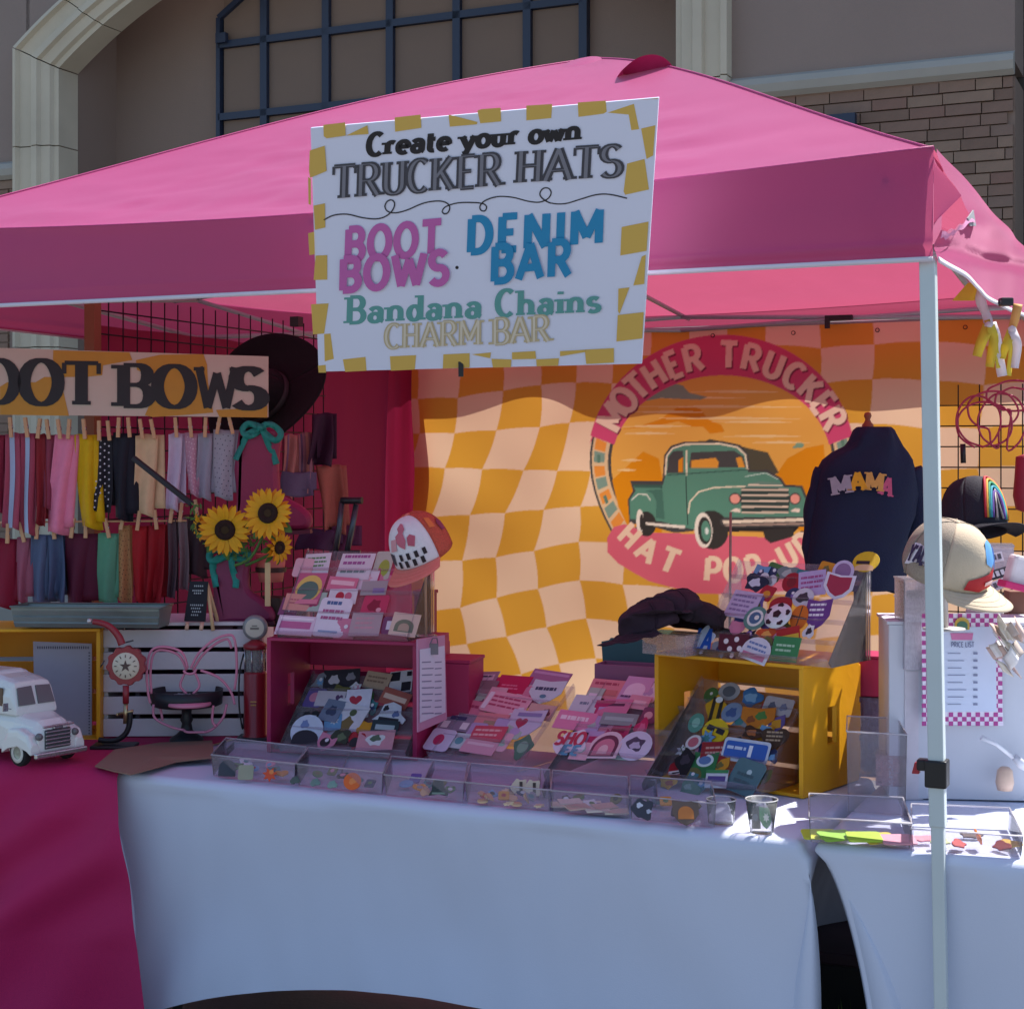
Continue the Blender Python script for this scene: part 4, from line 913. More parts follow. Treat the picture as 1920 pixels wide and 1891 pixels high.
def flatitem(name, cat, label, P, box, h, kind, base, motif, group=None, rot=0, th=.0018, sc=1.0):
    """one small flat thing (card or patch) lying against surface P; motif: list of (kind, x, y, w, h, colour) in shares of its size, or 'text:XX'"""
    a, b, w, hh = P.box(*box); w *= sc; hh *= sc
    rv_ = random.Random(int(box[0] * 7 + box[1]))
    mt_ = P.mat(a, b, h, R(rot + rv_.uniform(-1, 1) * (17 if cat == 'patch' else 3.5))) @ Matrix.Rotation(R(rv_.uniform(2, 20 if cat == 'patch' else 9)), 4, 'X') @ Matrix.Rotation(R(rv_.uniform(-5, 5)), 4, 'Y')
    t = thing(name, label, cat, mat=mt_, group=group)
    m = MB(); slab_poly(m, outline(kind, w, hh), 0, th); m.build('backing', M(base, .8, 0, .08, 60, .5, 900) if cat == 'patch' else M(base, .35, 0, .03, 40), t, bevel=.0008 if cat == 'patch' else 0)
    for i, q in enumerate(motif):
        z = th + .0004 + .0009 * i
        if q[0] == 'text':
            _, txt, x, y, tw, tht, col = q; m = MB(); uv_text(m, txt, (x - tw / 2) * w, (y - tht / 2) * hh, tw * w, tht * hh, z + .0006, hv=.13, lt=.11, serif=0); m.build('lettering', M(col, .5), t); continue
        if q[0] == 'lines':
            _, x, y, tw, tht, nl, col = q; m = MB()
            for k in range(nl):
                yy = (y + tht / 2 - tht * (k + .5) / nl) * hh; x0 = (x - tw / 2) * w; xe = (x + tw / 2 - rc.uniform(0, .2) * tw) * w; xx = x0
                while xx < xe:
                    ww = min(rc.uniform(.07, .2) * w, xe - xx); m.add([(xx, yy, z), (xx + ww * .85, yy, z), (xx + ww * .85, yy + tht * hh / nl * .45, z), (xx, yy + tht * hh / nl * .45, z)], [(0, 1, 2, 3)]); xx += ww
            m.build('print', M(col, .5), t); continue
        k_, x, y, tw, tht, col = q
        m = MB(); slab_poly(m, [(px_ + x * w, py_ + y * hh) for px_, py_ in outline(k_, tw * w, tht * hh)], z - .0003, z); m.build('motif', M(col, .55, 0, .04, 60), t)
    return t
RB = 1.07 + .01
def frontline(t, x, y=0, z=0): return basis(t) @ Vector((x, y, z))
# rack A on the pink crate
Hp = .318 + .010
RA = rack('clear slanted rack of sticker cards on top of the pink crate', frontline(PK, .03, .015, Hp), frontline(PK, .425, .015, Hp), frontline(PK, .03, .23, Hp + .235))
W_, PKc, TEA, GRN, RED, NAV, LIL, CRM = '#d9d6e2', '#e08ba8', '#7fb3b8', '#5c8f5c', '#b3293f', '#232a44', '#bda6d6', '#dcc7ac'
A_cards = [
 ((572, 1043, 618, 1081), 'rect', W_, [('lines', 0, .1, .8, .5, 3, GRN), ('rect', 0, -.42, .95, .12, LIL)], 'white card with green lettering, top left of the rack on the pink crate'),
 ((637, 1043, 699, 1087), 'rect', W_, [('lines', 0, .2, .8, .5, 2, '#a05c9a'), ('lines', 0, -.25, .8, .2, 1, '#7a8a90')], 'wide white card with purple print, top middle of the rack on the pink crate'),
 ((703, 1040, 736, 1087), 'rrect', '#b9c2b6', [('round', .1, -.1, .6, .6, '#9db04c')], 'pale card with lime green leaf beside the coral cap'),
 ((555, 1080, 607, 1135), 'rect', '#c4688c', [('round', 0, .0, .9, .85, '#e0c46c'), ('round', 0, -.08, .72, .62, '#597a70'), ('rect', 0, -.42, .95, .14, '#d9839c')], 'rose card with round green rainbow patch on the pink crate rack'),
 ((618, 1088, 670, 1112), 'rect', '#d87a98', [('rect', 0, .1, .8, .3, '#eec3cf')], 'small pink card under the wide white card'),
 ((620, 1110, 670, 1136), 'rect', W_, [('round', -.1, 0, .3, .6, RED), ('round', .2, 0, .25, .5, '#c76a86')], 'white card with two red blots in the middle of the pink crate rack'),
 ((681, 1096, 727, 1119), 'rect', '#a79fa6', [('rect', .2, -.2, .45, .35, '#8c7ab0')], 'grey card with a violet corner on the pink crate rack'),
 ((681, 1119, 727, 1157), 'rrect', '#c64468', [('blob', 0, 0, .6, .7, '#8f2440'), ('round', .2, -.2, .2, .2, '#e2a6b4')], 'crimson patch card on the right of the pink crate rack'),
 ((537, 1119, 597, 1146), 'rect', '#d89a8f', [('lines', 0, 0, .7, .4, 2, '#b86a74')], 'peach card above the pink script card on the rack'),
 ((596, 1128, 654, 1193), 'rrect', '#e2dfec', [('lines', 0, .32, .6, .2, 1, '#4b6c9c'), ('lines', 0, .02, .7, .35, 2, '#b0648e'), ('rect', 0, -.38, .6, .05, '#8aa0c0')], 'large white card with blue and pink print, front of the pink crate rack'),
 ((523, 1160, 589, 1193), 'rect', '#dcc9dc', [('rect', 0, .02, .82, .36, '#c06a9a'), ('rect', 0, .34, .9, .12, '#f0e4f0')], 'white card with pink script bar, front left of the pink crate rack'),
 ((661, 1154, 715, 1195), 'rect', '#b3a3aa', [('lines', 0, .0, .7, .6, 3, '#c99aa6')], 'faint grey clear card at the front of the pink crate rack'),
 ((737, 1157, 785, 1195), 'rect', '#dcc6b6', [('arch', 0, -.05, .7, .55, '#77806c'), ('arch', 0, -.12, .4, .34, '#b9a490')], 'cream card with grey green arch, front right of the pink crate rack'),
]
def lay(P, cards, cat='card', name='sticker_card', h=.006, group=None, sc=1.0):
    for i, (box, kind, base, motif, label) in enumerate(cards):
        flatitem(name, cat, label, P, box, h + .0012 * (i % 7) , kind, base, motif, sc=sc)
lay(RA, A_cards, sc=1.05)
# rack B inside the pink crate
RBk = rack('clear slanted rack of dark patches inside the pink crate', frontline(PK, .06, -.04, .014), frontline(PK, .44, -.04, .014), frontline(PK, .06, .20, .20))
BK = '#22222c'
B_cards = [
 ((613, 1262, 670, 1290), 'rect', '#33333e', [('blob', -.2, 0, .35, .6, '#c9c6cf'), ('blob', .25, .1, .3, .5, '#8f8e99')], 'black card with grey blots at the back of the pink crate'),
 ((686, 1268, 731, 1290), 'rect', '#bfa48c', [('lines', 0, 0, .8, .5, 2, '#8a6e5c')], 'beige card at the back of the pink crate'),
 ((734, 1266, 772, 1297), 'rect', '#d5d3da', [('rect', -.25, .25, .4, .4, BK), ('rect', .25, -.25, .4, .4, BK), ('rect', .35, .3, .2, .2, BK)], 'black and white checkered card in the right back of the pink crate'),
 ((597, 1303, 645, 1325), 'rect', '#cfc4d0', [('heart', .3, 0, .25, .6, '#5b3f66')], 'pale lilac card in the left of the pink crate'),
 ((608, 1320, 641, 1354), 'rect', '#7a86a0', [('blob', 0, 0, .6, .6, '#3f4a68')], 'slate blue card in the left of the pink crate'),
 ((651, 1305, 694, 1343), 'rect', '#ddd8ea', [('heart', -.1, .1, .5, .4, RED), ('lines', 0, -.25, .7, .2, 1, '#555555')], 'white card with a red heart in the middle of the pink crate'),
 ((718, 1304, 768, 1326), 'rect', '#a85a50', [('rect', 0, 0, .8, .3, '#d9b9a8')], 'rust red card in the right of the pink crate'),
 ((630, 1330, 678, 1381), 'rect', '#dbd7e2', [('blob', 0, -.12, .6, .6, '#7a6740'), ('round', .0, .26, .25, .2, '#4c5a3c')], 'white card with olive brown camo blot in the pink crate'),
 ((705, 1325, 764, 1357), 'cap', '#d8dae6', [('blob', -.2, .2, .2, .3, BK), ('blob', .15, .0, .25, .35, '#5c6ea0'), ('rect', 0, -.3, .6, .2, BK)], 'cow print cap patch in the pink crate'),
 ((701, 1357, 745, 1378), 'rect', '#2d4048', [('rect', 0, 0, .7, .35, '#a9bcc4')], 'dark teal patch under the cow print cap patch'),
 ((551, 1352, 603, 1397), 'round', '#c9d4e8', [('arch', 0, -.22, .8, .5, '#1c1e2a'), ('blob', -.1, .2, .3, .3, '#6d84b4')], 'round white patch with black trees, front left of the pink crate'),
 ((623, 1374, 660, 1399), 'blob', '#3b3f34', [('blob', 0, 0, .5, .5, '#5d6a4b')], 'olive black patch at the front of the pink crate'),
 ((676, 1378, 736, 1409), 'rect', '#d99aa8', [('blob', 0, 0, .6, .7, '#dfe4e6'), ('blob', 0, .1, .35, .4, '#56705c')], 'pink card with white and green mountain, front of the pink crate'),
]
lay(RBk, B_cards, 'patch', 'patch_card', sc=1.15)
# framed price sheet leaning on the pink crate
FP = PL(at(783, 1372, 4.28), at(838, 1350, 4.42) - at(783, 1372, 4.28), ZZ + Vector((0, .06, 0)))
fr = thing('price_sign', 'narrow pink framed price sheet clipped to the right side of the pink crate', 'sign', mat=FP.mat(.05, 0, 0))
def fq(mb, pts, h, d=.004):
    n = len(pts); mb.add([FP.P(x, y, h) for x, y in pts] + [FP.P(x, y, h - d) for x, y in pts], [list(range(n)), list(range(n, 2 * n))[::-1]] + [(i, (i + 1) % n, (i + 1) % n + n, i + n) for i in range(n)])
m = MB(); fq(m, [(783, 1198), (834, 1190), (838, 1348), (784, 1372)], 0); m.build('frame', M('#c58aa8', .5, 0, .03), fr, world=True)
m = MB(); fq(m, [(786, 1217), (832, 1210), (834, 1335), (786, 1354)], .0025, .001); m.build('sheet', M('#d7d2e2', .6, 0, .02), fr, world=True)
m = MB()
for k in range(9):
    y = 1240 + k * 12
    for x0, x1 in ((789, 806 + (k * 5) % 7), (813, 826)): m.add([FP.P(x0, y, .0036), FP.P(x1, y - 1, .0036), FP.P(x1, y + 1.2, .0036), FP.P(x0, y + 2.2, .0036)], [(0, 1, 2, 3)])
m.build('print', M('#8c86a0', .6), fr, world=True)
m = MB(); m.box(FP.P(808, 1216, .006), (.03, .008, .03)); m.tube([FP.P(800, 1208, .01), FP.P(804, 1196, .012), FP.P(812, 1195, .012), FP.P(815, 1207, .01)], .0018, 6); m.build('binder_clip', M('#77717e', .4, .5), fr, world=True)
# dark red boxes behind
def simplebox(name, label, cat, p, d, rz, mt, lid=None):
    t = thing(name, label, cat, p, rz); w, dd, h = d; th = .004
    for nm, c, s in (('front_panel', (0, -dd / 2, h / 2), (w, th, h)), ('back_panel', (0, dd / 2, h / 2), (w, th, h)), ('side_panel', (-w / 2 + th / 2, 0, h / 2), (th, dd - th - .001, h)), ('side_panel', (w / 2 - th / 2, 0, h / 2), (th, dd - th - .001, h)), ('floor_panel', (0, 0, .003), (w - 2 * th - .001, dd - th - .001, .004))):
        m = MB(); m.box(c, s); m.build(nm, mt, t, bevel=.001)
    if lid: m = MB(); m.box((0, 0, h + .006), (w + .008, dd + .008, .01)); m.build('lid', lid, t, bevel=.002)
    return t
dred = M('#8f1f36', .6, 0, .06, 12); mgn = M('#a3174f', .6, 0, .06, 12)
q = at(798, 1192, 4.72); simplebox('box', 'narrow dark red box standing behind the coral cap stand', 'box', (q.x, q.y, q.z), (.052, .05, .125), -R(16), dred, dred)
q = at(862, 1300, 4.62); simplebox('box', 'raspberry red box behind the framed price sheet', 'box', (q.x, q.y, HT + .003), (.10, .14, .255), -R(16), mgn, mgn)
# racks C and D of pink cards
tz = HT + .004
RC = rack('clear slanted rack of pink cards right of the pink crate', at(806, 1424, 2520 / 564 * .99), at(968, 1445, 2520 / 585 * .99), at(872, 1268, 4.72))
C_cards = [
 ((865, 1282, 926, 1316), 'rect', '#8a7680', [('rect', 0, -.1, .8, .4, '#9a8690')], 'dull grey pink card, back left of the rack beside the price frame'),
 ((878, 1265, 932, 1288), 'rect', '#a18a9c', [('rect', .1, .1, .6, .4, '#d7c6d6'), ('lines', .1, .1, .5, .25, 1, '#4d4660')], 'mauve card with small white label, back left of the left pink card rack'),
 ((931, 1273, 990, 1307), 'rect', '#c01f55', [('lines', 0, -.1, .6, .3, 2, '#e27f9e')], 'bright magenta card at the back of the left pink card rack'),
 ((997, 1265, 1066, 1290), 'rect', '#a5739a', [('rect', 0, .3, .9, .15, '#c59ac0')], 'plum card, back right of the left pink card rack'),
 ((997, 1283, 1053, 1322), 'shield', '#c6d8e2', [('lines', 0, .05, .7, .3, 1, '#2e4a66'), ('round', 0, -.2, .2, .15, '#4f8aa0')], 'pale blue shield sticker with dark script in the left pink card rack'),
 ((851, 1320, 911, 1343), 'rect', '#d47c98', [('lines', 0, 0, .8, .4, 1, '#a83f66')], 'pink card with dark pink script, left of the left pink card rack'),
 ((912, 1309, 990, 1343), 'rrect', '#e3a5b8', [('lines', .05, 0, .8, .6, 3, '#b9486e'), ('rect', -.42, 0, .1, .8, '#e9dbe8')], 'wide pale pink card with crimson lines in the left pink card rack'),
 ((992, 1326, 1038, 1350), 'rect', '#cfa9a0', [('blob', .2, 0, .4, .6, '#6b4450')], 'cream card with dark brown blot, right of the left pink card rack'),
 ((830, 1343, 887, 1371), 'rect', '#93849c', [('rect', -.3, -.2, .22, .4, '#e2d8e2'), ('rect', .32, -.2, .22, .4, '#e2d8e2'), ('rect', 0, .2, .5, .2, '#3f4068')], 'grey violet card with two white squares'),
 ((894, 1344, 950, 1369), 'rect', '#df8d94', [('rect', .1, -.1, .6, .25, '#a9907c')], 'salmon card in the middle of the left pink card rack'),
 ((886, 1368, 948, 1393), 'rect', '#d4566c', [('lines', 0, 0, .85, .6, 2, '#f0b9bc')], 'coral red card with pale lettering'),
 ((955, 1339, 1016, 1385), 'shield', '#c9c3dc', [('heart', -.1, 0, .35, .4, '#b23a5a'), ('rect', .05, .3, .7, .12, '#8f86b8')], 'lilac shield sticker with red heart'),
 ((963, 1386, 1002, 1428), 'blob', '#4f7f6c', [('round', 0, 0, .45, .45, '#86a894')], 'mottled green patch at the front of the left pink card rack'),
 ((806, 1376, 850, 1411), 'rrect', '#cdc3dd', [('round', -.05, 0, .4, .5, '#c02e62')], 'lilac card with raspberry dot, front left corner'),
 ((849, 1379, 876, 1404), 'rect', '#c4d3d8', [('round', 0, 0, .5, .5, '#5f9aa4')], 'tiny white card with teal dot'),
 ((870, 1393, 930, 1415), 'rect', '#d9a1b6', [('rect', 0, .2, .8, .2, '#e6c2d0')], 'plain dusty pink card at the front of the left pink card rack'),
]
lay(RC, C_cards, sc=1.1)
RD = rack('clear slanted rack of pink cards beside the yellow crate', at(1022, 1462, 2520 / 602 * .985), at(1205, 1480, 2520 / 620 * .985), at(1105, 1278, 4.52))
D_cards = [
 ((1108, 1281, 1172, 1310), 'rect', '#d98f98', [('lines', 0, .2, .8, .3, 1, '#a84a62'), ('rect', 0, -.2, .6, .3, '#c77a7a')], 'salmon card, back left of the rack beside the yellow crate'),
 ((1168, 1278, 1218, 1315), 'rect', '#c9a4cc', [('arch', 0, 0, .7, .5, '#e9d5ea'), ('lines', 0, -.35, .8, .15, 1, '#5a4a70')], 'lilac card with a white arch touching the yellow crate'),
 ((1074, 1310, 1120, 1342), 'rect', '#c3d6de', [('lines', 0, 0, .4, .3, 1, '#6a8aa0')], 'pale ice blue card at the left of the rack beside the yellow crate'),
 ((1126, 1318, 1181, 1346), 'rect', '#cf7fa6', [('rect', 0, .15, .6, .15, '#5a2f50')], 'orchid pink card with a dark bar'),
 ((1180, 1313, 1218, 1333), 'rect', '#dba0b6', [('rect', 0, 0, .7, .25, '#f0d0dc')], 'blush card beside the yellow crate post'),
 ((1046, 1344, 1114, 1372), 'rect', '#df88ae', [('lines', 0, 0, .8, .5, 1, '#f6d9e4')], 'bubblegum pink card with white script'),
 ((1131, 1347, 1194, 1365), 'rect', '#86989c', [('rect', 0, 0, .8, .3, '#a5b8ba')], 'flat grey teal card in the middle of the rack beside the yellow crate'),
 ((1139, 1363, 1180, 1385), 'rect', '#b52a60', [('rect', 0, 0, .6, .3, '#8a1c46')], 'deep magenta card behind the arched patches'),
 ((1190, 1352, 1218, 1384), 'blob', '#c42f66', [('blob', 0, 0, .5, .5, '#e06a92')], 'magenta blob patch beside the yellow crate'),
 ((1039, 1372, 1106, 1420), 'blob', '#e6e3ee', [('text', 'SHO', -.05, .1, .8, .42, '#c23b56'), ('text', 'EE', .12, -.28, .5, .3, '#58a4c4')], 'white sticker with red and blue letters, front left beside the yellow crate'),
 ((1108, 1380, 1167, 1424), 'arch', '#e8cdd8', [('arch', 0, -.04, .8, .8, '#6b3a52'), ('arch', 0, -.1, .62, .62, '#d9839a'), ('arch', 0, -.2, .3, .34, '#efc3c8')], 'pink rainbow arch sticker with dark lettered rim'),
 ((1164, 1382, 1221, 1427), 'round', '#ddd3ea', [('blob', 0, .05, .66, .55, '#4d4a62'), ('blob', 0, 0, .4, .3, '#c9bcd8')], 'round white sticker with grey print, front right beside the yellow crate'),
]
lay(RD, D_cards, sc=1.08)
# teal board and mauve box behind
q = at(1180, 1290, 4.55)
m = MB(); o = [(-.07, 0), (.07, 0), (.07, .085), (.04, .09), (.035, .1), (-.05, .1), (-.055, .093), (-.075, .088)]
m.prism([(x * 1.15, y * 1.0) for x, y in o], .006, at(1180, 1262, 4.62), U, ZZ)
tagit(m.build('board', M('#2d5a63', .7, 0, .05)), 'dark teal board standing behind the rack beside the yellow crate', 'board')
simplebox('box', 'mauve box standing in front of the dark teal board', 'box', (q.x, q.y, HT + .003), (.18, .08, 1.58 - (1250 - 860) / 3000 * 4.5 - HT), -R(24), M('#8e5378', .6, 0, .04))

# ---- patches inside and on the yellow crate
RY = rack('clear slanted rack of colourful patches inside the yellow crate', frontline(YE, .03, -.07, .012), frontline(YE, .36, -.07, .012), frontline(YE, .06, .19, .24))
Y_cards = [
 ((1352, 1287, 1388, 1315), 'round', '#a9aebc', [('round', 0, 0, .6, .6, '#5f6878')], 'round grey patch, topmost inside the yellow crate'),
 ((1389, 1296, 1435, 1331), 'blob', '#3f79b8', [('blob', 0, 0, .6, .5, '#7fb0dc')], 'blue splash patch at the top inside the yellow crate'),
 ((1323, 1312, 1365, 1359), 'blob', '#d6a41e', [('rect', -.1, 0, .14, .8, '#2b2620'), ('rect', .22, 0, .14, .7, '#2b2620'), ('round', .1, .3, .3, .2, '#dfe3ea')], 'yellow patch with black stripes inside the yellow crate'),
 ((1358, 1325, 1394, 1359), 'round', '#8398bc', [('blob', 0, 0, .6, .6, '#47629a')], 'round steel blue patch beside the striped patch'),
 ((1435, 1318, 1490, 1345), 'rrect', '#b9b4bf', [('blob', -.2, 0, .3, .5, '#5c5f78'), ('blob', .2, 0, .3, .5, '#77799a')], 'grey patch with blue blots at the right inside the yellow crate'),
 ((1396, 1337, 1454, 1369), 'shield', '#cf7a24', [('blob', .1, .1, .4, .5, '#4e7f3a'), ('blob', -.2, -.1, .3, .4, '#8f4a1c')], 'orange patch with a green leaf inside the yellow crate'),
 ((1296, 1347, 1324, 1379), 'round', '#5f9c8e', [('round', 0, 0, .5, .5, '#8fc0b2')], 'small round teal patch in the left inside the yellow crate'),
 ((1320, 1356, 1368, 1394), 'round', '#e6c321', [('rect', -.2, .05, .3, .22, BK), ('rect', .2, .05, .3, .22, BK), ('rect', 0, .12, .6, .06, BK), ('arch', 0, -.25, .3, -.14, '#8a2a1e')], 'round yellow patch wearing sunglasses'),
 ((1388, 1366, 1438, 1392), 'blob', '#4a2f24', [('blob', 0, 0, .5, .5, '#b86a3c')], 'dark brown patch in the middle inside the yellow crate'),
 ((1431, 1372, 1480, 1412), 'heart', '#4a3428', [('lines', 0, .08, .6, .45, 3, '#b39a80')], 'dark brown heart patch with pale words'),
 ((1290, 1385, 1318, 1411), 'round', '#e6dfe2', [('round', 0, 0, .66, .66, '#c56a7a')], 'small pink patch with white rim in the yellow crate'),
 ((1320, 1400, 1372, 1440), 'rect', '#96262e', [('lines', 0, .1, .7, .4, 2, '#c99a90')], 'dark red rectangular patch in the yellow crate'),
 ((1361, 1398, 1444, 1433), 'rrect', '#cdd6e6', [('rrect', -.0, .0, .9, .72, '#2f5fb4'), ('rect', .1, 0, .08, .5, '#e8eaf2'), ('lines', -.15, 0, .5, .3, 1, '#c6d2ea')], 'blue banner patch with white rim'),
 ((1269, 1412, 1309, 1464), 'blob', '#1b1a20', [('blob', 0, .1, .5, .4, '#34323c')], 'black blob patch at the front left of the yellow crate'),
 ((1250, 1432, 1292, 1464), 'cap', '#b3202c', [('rect', 0, -.15, .6, .2, '#efe6e2'), ('rect', 0, -.18, .3, .08, BK)], 'red cap patch with white band at the front left corner of the yellow crate'),
 ((1300, 1417, 1343, 1472), 'shield', '#2f7a46', [('round', 0, .22, .7, .4, '#d5e2e6'), ('round', 0, .22, .5, .26, '#5d7fb0')], 'green shield patch with a white oval'),
 ((1328, 1452, 1366, 1480), 'rect', '#dfe0e6', [('rect', 0, .0, .8, .3, '#5a4a8c'), ('rect', 0, .4, 1, .18, '#3c8a50')], 'white and violet striped patch at the front of the yellow crate'),
 ((1370, 1436, 1433, 1490), 'rrect', '#5b7f86', [('round', .05, .15, .16, .16, '#b9d0d2'), ('lines', 0, -.1, .6, .4, 2, '#47666c')], 'grey teal square patch at the front of the yellow crate'),
 ((1236, 1460, 1277, 1487), 'blob', '#cfa629', [('blob', .1, 0, .5, .4, '#a8522c')], 'mustard patch lying left of the yellow crate front'),
 ((1271, 1470, 1322, 1506), 'blob', '#3b7f62', [('blob', -.1, .1, .4, .3, '#79a898')], 'sea green patch lying before the yellow crate'),
]
lay(RY, Y_cards, 'patch', 'patch', h=.010, sc=1.08)
Hy = .318 + .010
RT = rack('clear stepped rack of sport patches on top of the yellow crate', frontline(YE, .13, .01, Hy), frontline(YE, .51, .01, Hy), frontline(YE, .22, .22, Hy + .235), tiers=5)
T_cards = [
 ((1394, 1080, 1445, 1113), 'blob', NAV, [('blob', 0, 0, .5, .5, '#c9cbdc')], 'navy and white patch, top left of the rack on the yellow crate'),
 ((1458, 1065, 1502, 1094), 'blob', '#76898a', [('blob', 0, 0, .5, .5, '#a4b4b0')], 'grey green patch at the top of the rack on the yellow crate'),
 ((1470, 1082, 1506, 1113), 'round', '#a51f30', [('round', 0, 0, .5, .5, '#7d1724')], 'round red patch at the top of the rack on the yellow crate'),
 ((1503, 1080, 1550, 1119), 'rect', '#bfa9d6', [('lines', 0, 0, .8, .6, 3, '#a04a86')], 'lilac card with purple lines in the rack on the yellow crate'),
 ((1566, 1061, 1604, 1094), 'round', '#cdbfe0', [('round', 0, 0, .72, .72, '#8a6a96')], 'oval violet patch, top right of the rack on the yellow crate'),
 ((1548, 1087, 1604, 1127), 'shield', '#e2dff0', [('shield', 0, .02, .78, .78, '#a62848')], 'crimson shield patch with broad white rim'),
 ((1605, 1044, 1652, 1078), 'round', '#dcb825', [('rect', -.1, -.05, .5, .16, BK), ('arch', 0, -.3, .7, .3, '#d9b48c')], 'round yellow patch at the far right corner of the rack on the yellow crate'),
 ((1370, 1115, 1423, 1161), 'rect', '#c7b9d8', [('lines', 0, 0, .8, .7, 4, '#8a7aa6')], 'pale lilac card at the left of the rack on the yellow crate'),
 ((1490, 1109, 1528, 1142), 'round', '#cfd0da', [('blob', 0, 0, .7, .6, '#34363f')], 'grey and white animal patch above the soccer ball'),
 ((1448, 1125, 1488, 1148), 'arch', '#a8242e', [('rect', 0, -.2, .6, .15, '#d9c3c0')], 'red helmet patch above the soccer ball'),
 ((1487, 1144, 1518, 1183), 'round', '#d96f22', [('rect', 0, 0, .06, .9, '#4a2a18'), ('rect', 0, 0, .9, .06, '#4a2a18')], 'orange basketball patch right of the soccer ball'),
 ((1514, 1133, 1560, 1183), 'shield', '#6f3f8c', [('lines', 0, .1, .7, .5, 3, '#e2dcea')], 'purple shield patch with white letters'),
 ((1400, 1146, 1442, 1186), 'round', '#5f8f86', [('round', 0, 0, .7, .7, '#dfe3dc'), ('round', 0, 0, .5, .5, '#3f6a8c'), ('round', .08, 0, .2, .2, '#e2e6dc')], 'round teal swirl patch left of the soccer ball'),
 ((1305, 1182, 1347, 1230), 'blob', '#c9cfe2', [('text', 'LA', 0, 0, .8, .7, '#1f55b4')], 'blue letters patch at the front left of the rack on the yellow crate'),
 ((1352, 1195, 1404, 1237), 'shield', '#5c1f30', [('round', -.25, .2, .16, .2, '#e6dde0'), ('round', .1, .25, .16, .2, '#e6dde0'), ('round', -.1, -.1, .16, .2, '#e6dde0'), ('round', .22, -.1, .16, .2, '#e6dde0'), ('round', 0, -.36, .14, .18, '#e6dde0')], 'maroon patch with white dots'),
 ((1420, 1182, 1461, 1205), 'blob', '#d2542a', [('blob', 0, 0, .5, .5, '#e8a04c')], 'small orange red patch below the soccer ball'),
 ((1461, 1184, 1502, 1208), 'rect', '#b92a2a', [('rect', 0, -.2, .9, .4, '#dcb32c')], 'red and yellow patch below the soccer ball'),
 ((1395, 1204, 1451, 1243), 'arch', '#dcdde8', [('lines', 0, .05, .7, .4, 2, '#6c86b8'), ('rect', 0, -.3, .8, .2, '#c67a9a')], 'white patch with blue and pink words, front of the yellow crate top'),
 ((1452, 1204, 1502, 1243), 'rect', '#3c8a55', [('lines', 0, 0, .7, .4, 2, '#a9cfae')], 'green card at the front right of the rack on the yellow crate'),
 ((1509, 1176, 1534, 1205), 'blob', '#d8d8de', [('blob', 0, 0, .5, .5, BK)], 'small black and white patch at the right end of the rack on the yellow crate'),
]
lay(RT, T_cards, 'patch', 'patch', h=.010, sc=1.06)
def fillers(P, cards, where, n, seed, h=.004, lim=None, cat='patch', cols=CN):
    rf = random.Random(seed); pts = [((c[0][0] + c[0][2]) / 2, (c[0][1] + c[0][3]) / 2, c[4].split(',')[0].split(' inside')[0].split(' at the')[0].split(' in the')[0].split(' on the')[0]) for c in cards]
    used = set(); k = 0; tries = 0; placed = []
    while k < n and tries < 900:
        tries += 1; x, y = rf.uniform(lim[0], lim[2]), rf.uniform(lim[1], lim[3]); x += (y - lim[3]) * -lim[4]
        if min(math.hypot(x - a, y - b) for a, b, _ in pts + placed) < (19 if cat == 'patch' else 22): continue
        near = min(pts, key=lambda q: math.hypot(x - q[0], y - q[1])); cn_ = cols[(k * 5 + seed) % len(cols)]; side = ('left of' if x < near[0] - 12 else 'right of' if x > near[0] + 12 else 'above' if y < near[1] else 'below')
        lb_ = 'small ' + cn_[0] + ' ' + cat + ' ' + side + ' the ' + ' '.join(near[2].split()[:7])
        if lb_ in used or len(lb_.split()) > 16: continue
        used.add(lb_); placed.append((x, y, '')); r_ = rf.uniform(13, 18); kd = rf.choice(['round', 'shield', 'rrect', 'blob', 'heart', 'star', 'cap'] if cat == 'patch' else ['rect', 'rrect', 'rect'])
        m2 = rf.choice(cols)[1]; flatitem(cat if cat == 'patch' else 'sticker_card', cat, lb_, P, (x - r_ * 1.1, y - r_, x + r_ * 1.1, y + r_), h + .0004 * k, kd, cn_[1], [(rf.choice(['blob', 'round', 'star', 'rect']), rf.uniform(-.1, .1), rf.uniform(-.1, .1), .55, .5, m2)] + ([('round', 0, .1, .2, .2, '#dfdfe6')] if rf.random() < .4 else [])); k += 1
fillers(RY, Y_cards, '', 16, 3, lim=(1262, 1300, 1440, 1480, .18))
fillers(RT, T_cards, '', 16, 8, lim=(1340, 1070, 1480, 1225, .55))
PKC = [('rose', '#cf7f9c'), ('blush', '#e0b3c2'), ('white', '#ddd8e6'), ('lilac', '#b9a3d0'), ('magenta', '#b8326a'), ('mint', '#a9c4b8'), ('plum', '#7d4a70')]
fillers(RC, C_cards, '', 12, 2, lim=(815, 1285, 985, 1408, .55), cat='card', cols=PKC)
fillers(RD, D_cards, '', 9, 5, lim=(1045, 1300, 1195, 1415, .4), cat='card', cols=PKC)
fillers(RA, A_cards, '', 8, 6, lim=(530, 1050, 735, 1185, .3), cat='card', cols=PKC)
fillers(RBk, B_cards, '', 12, 4, lim=(560, 1275, 740, 1395, .35))
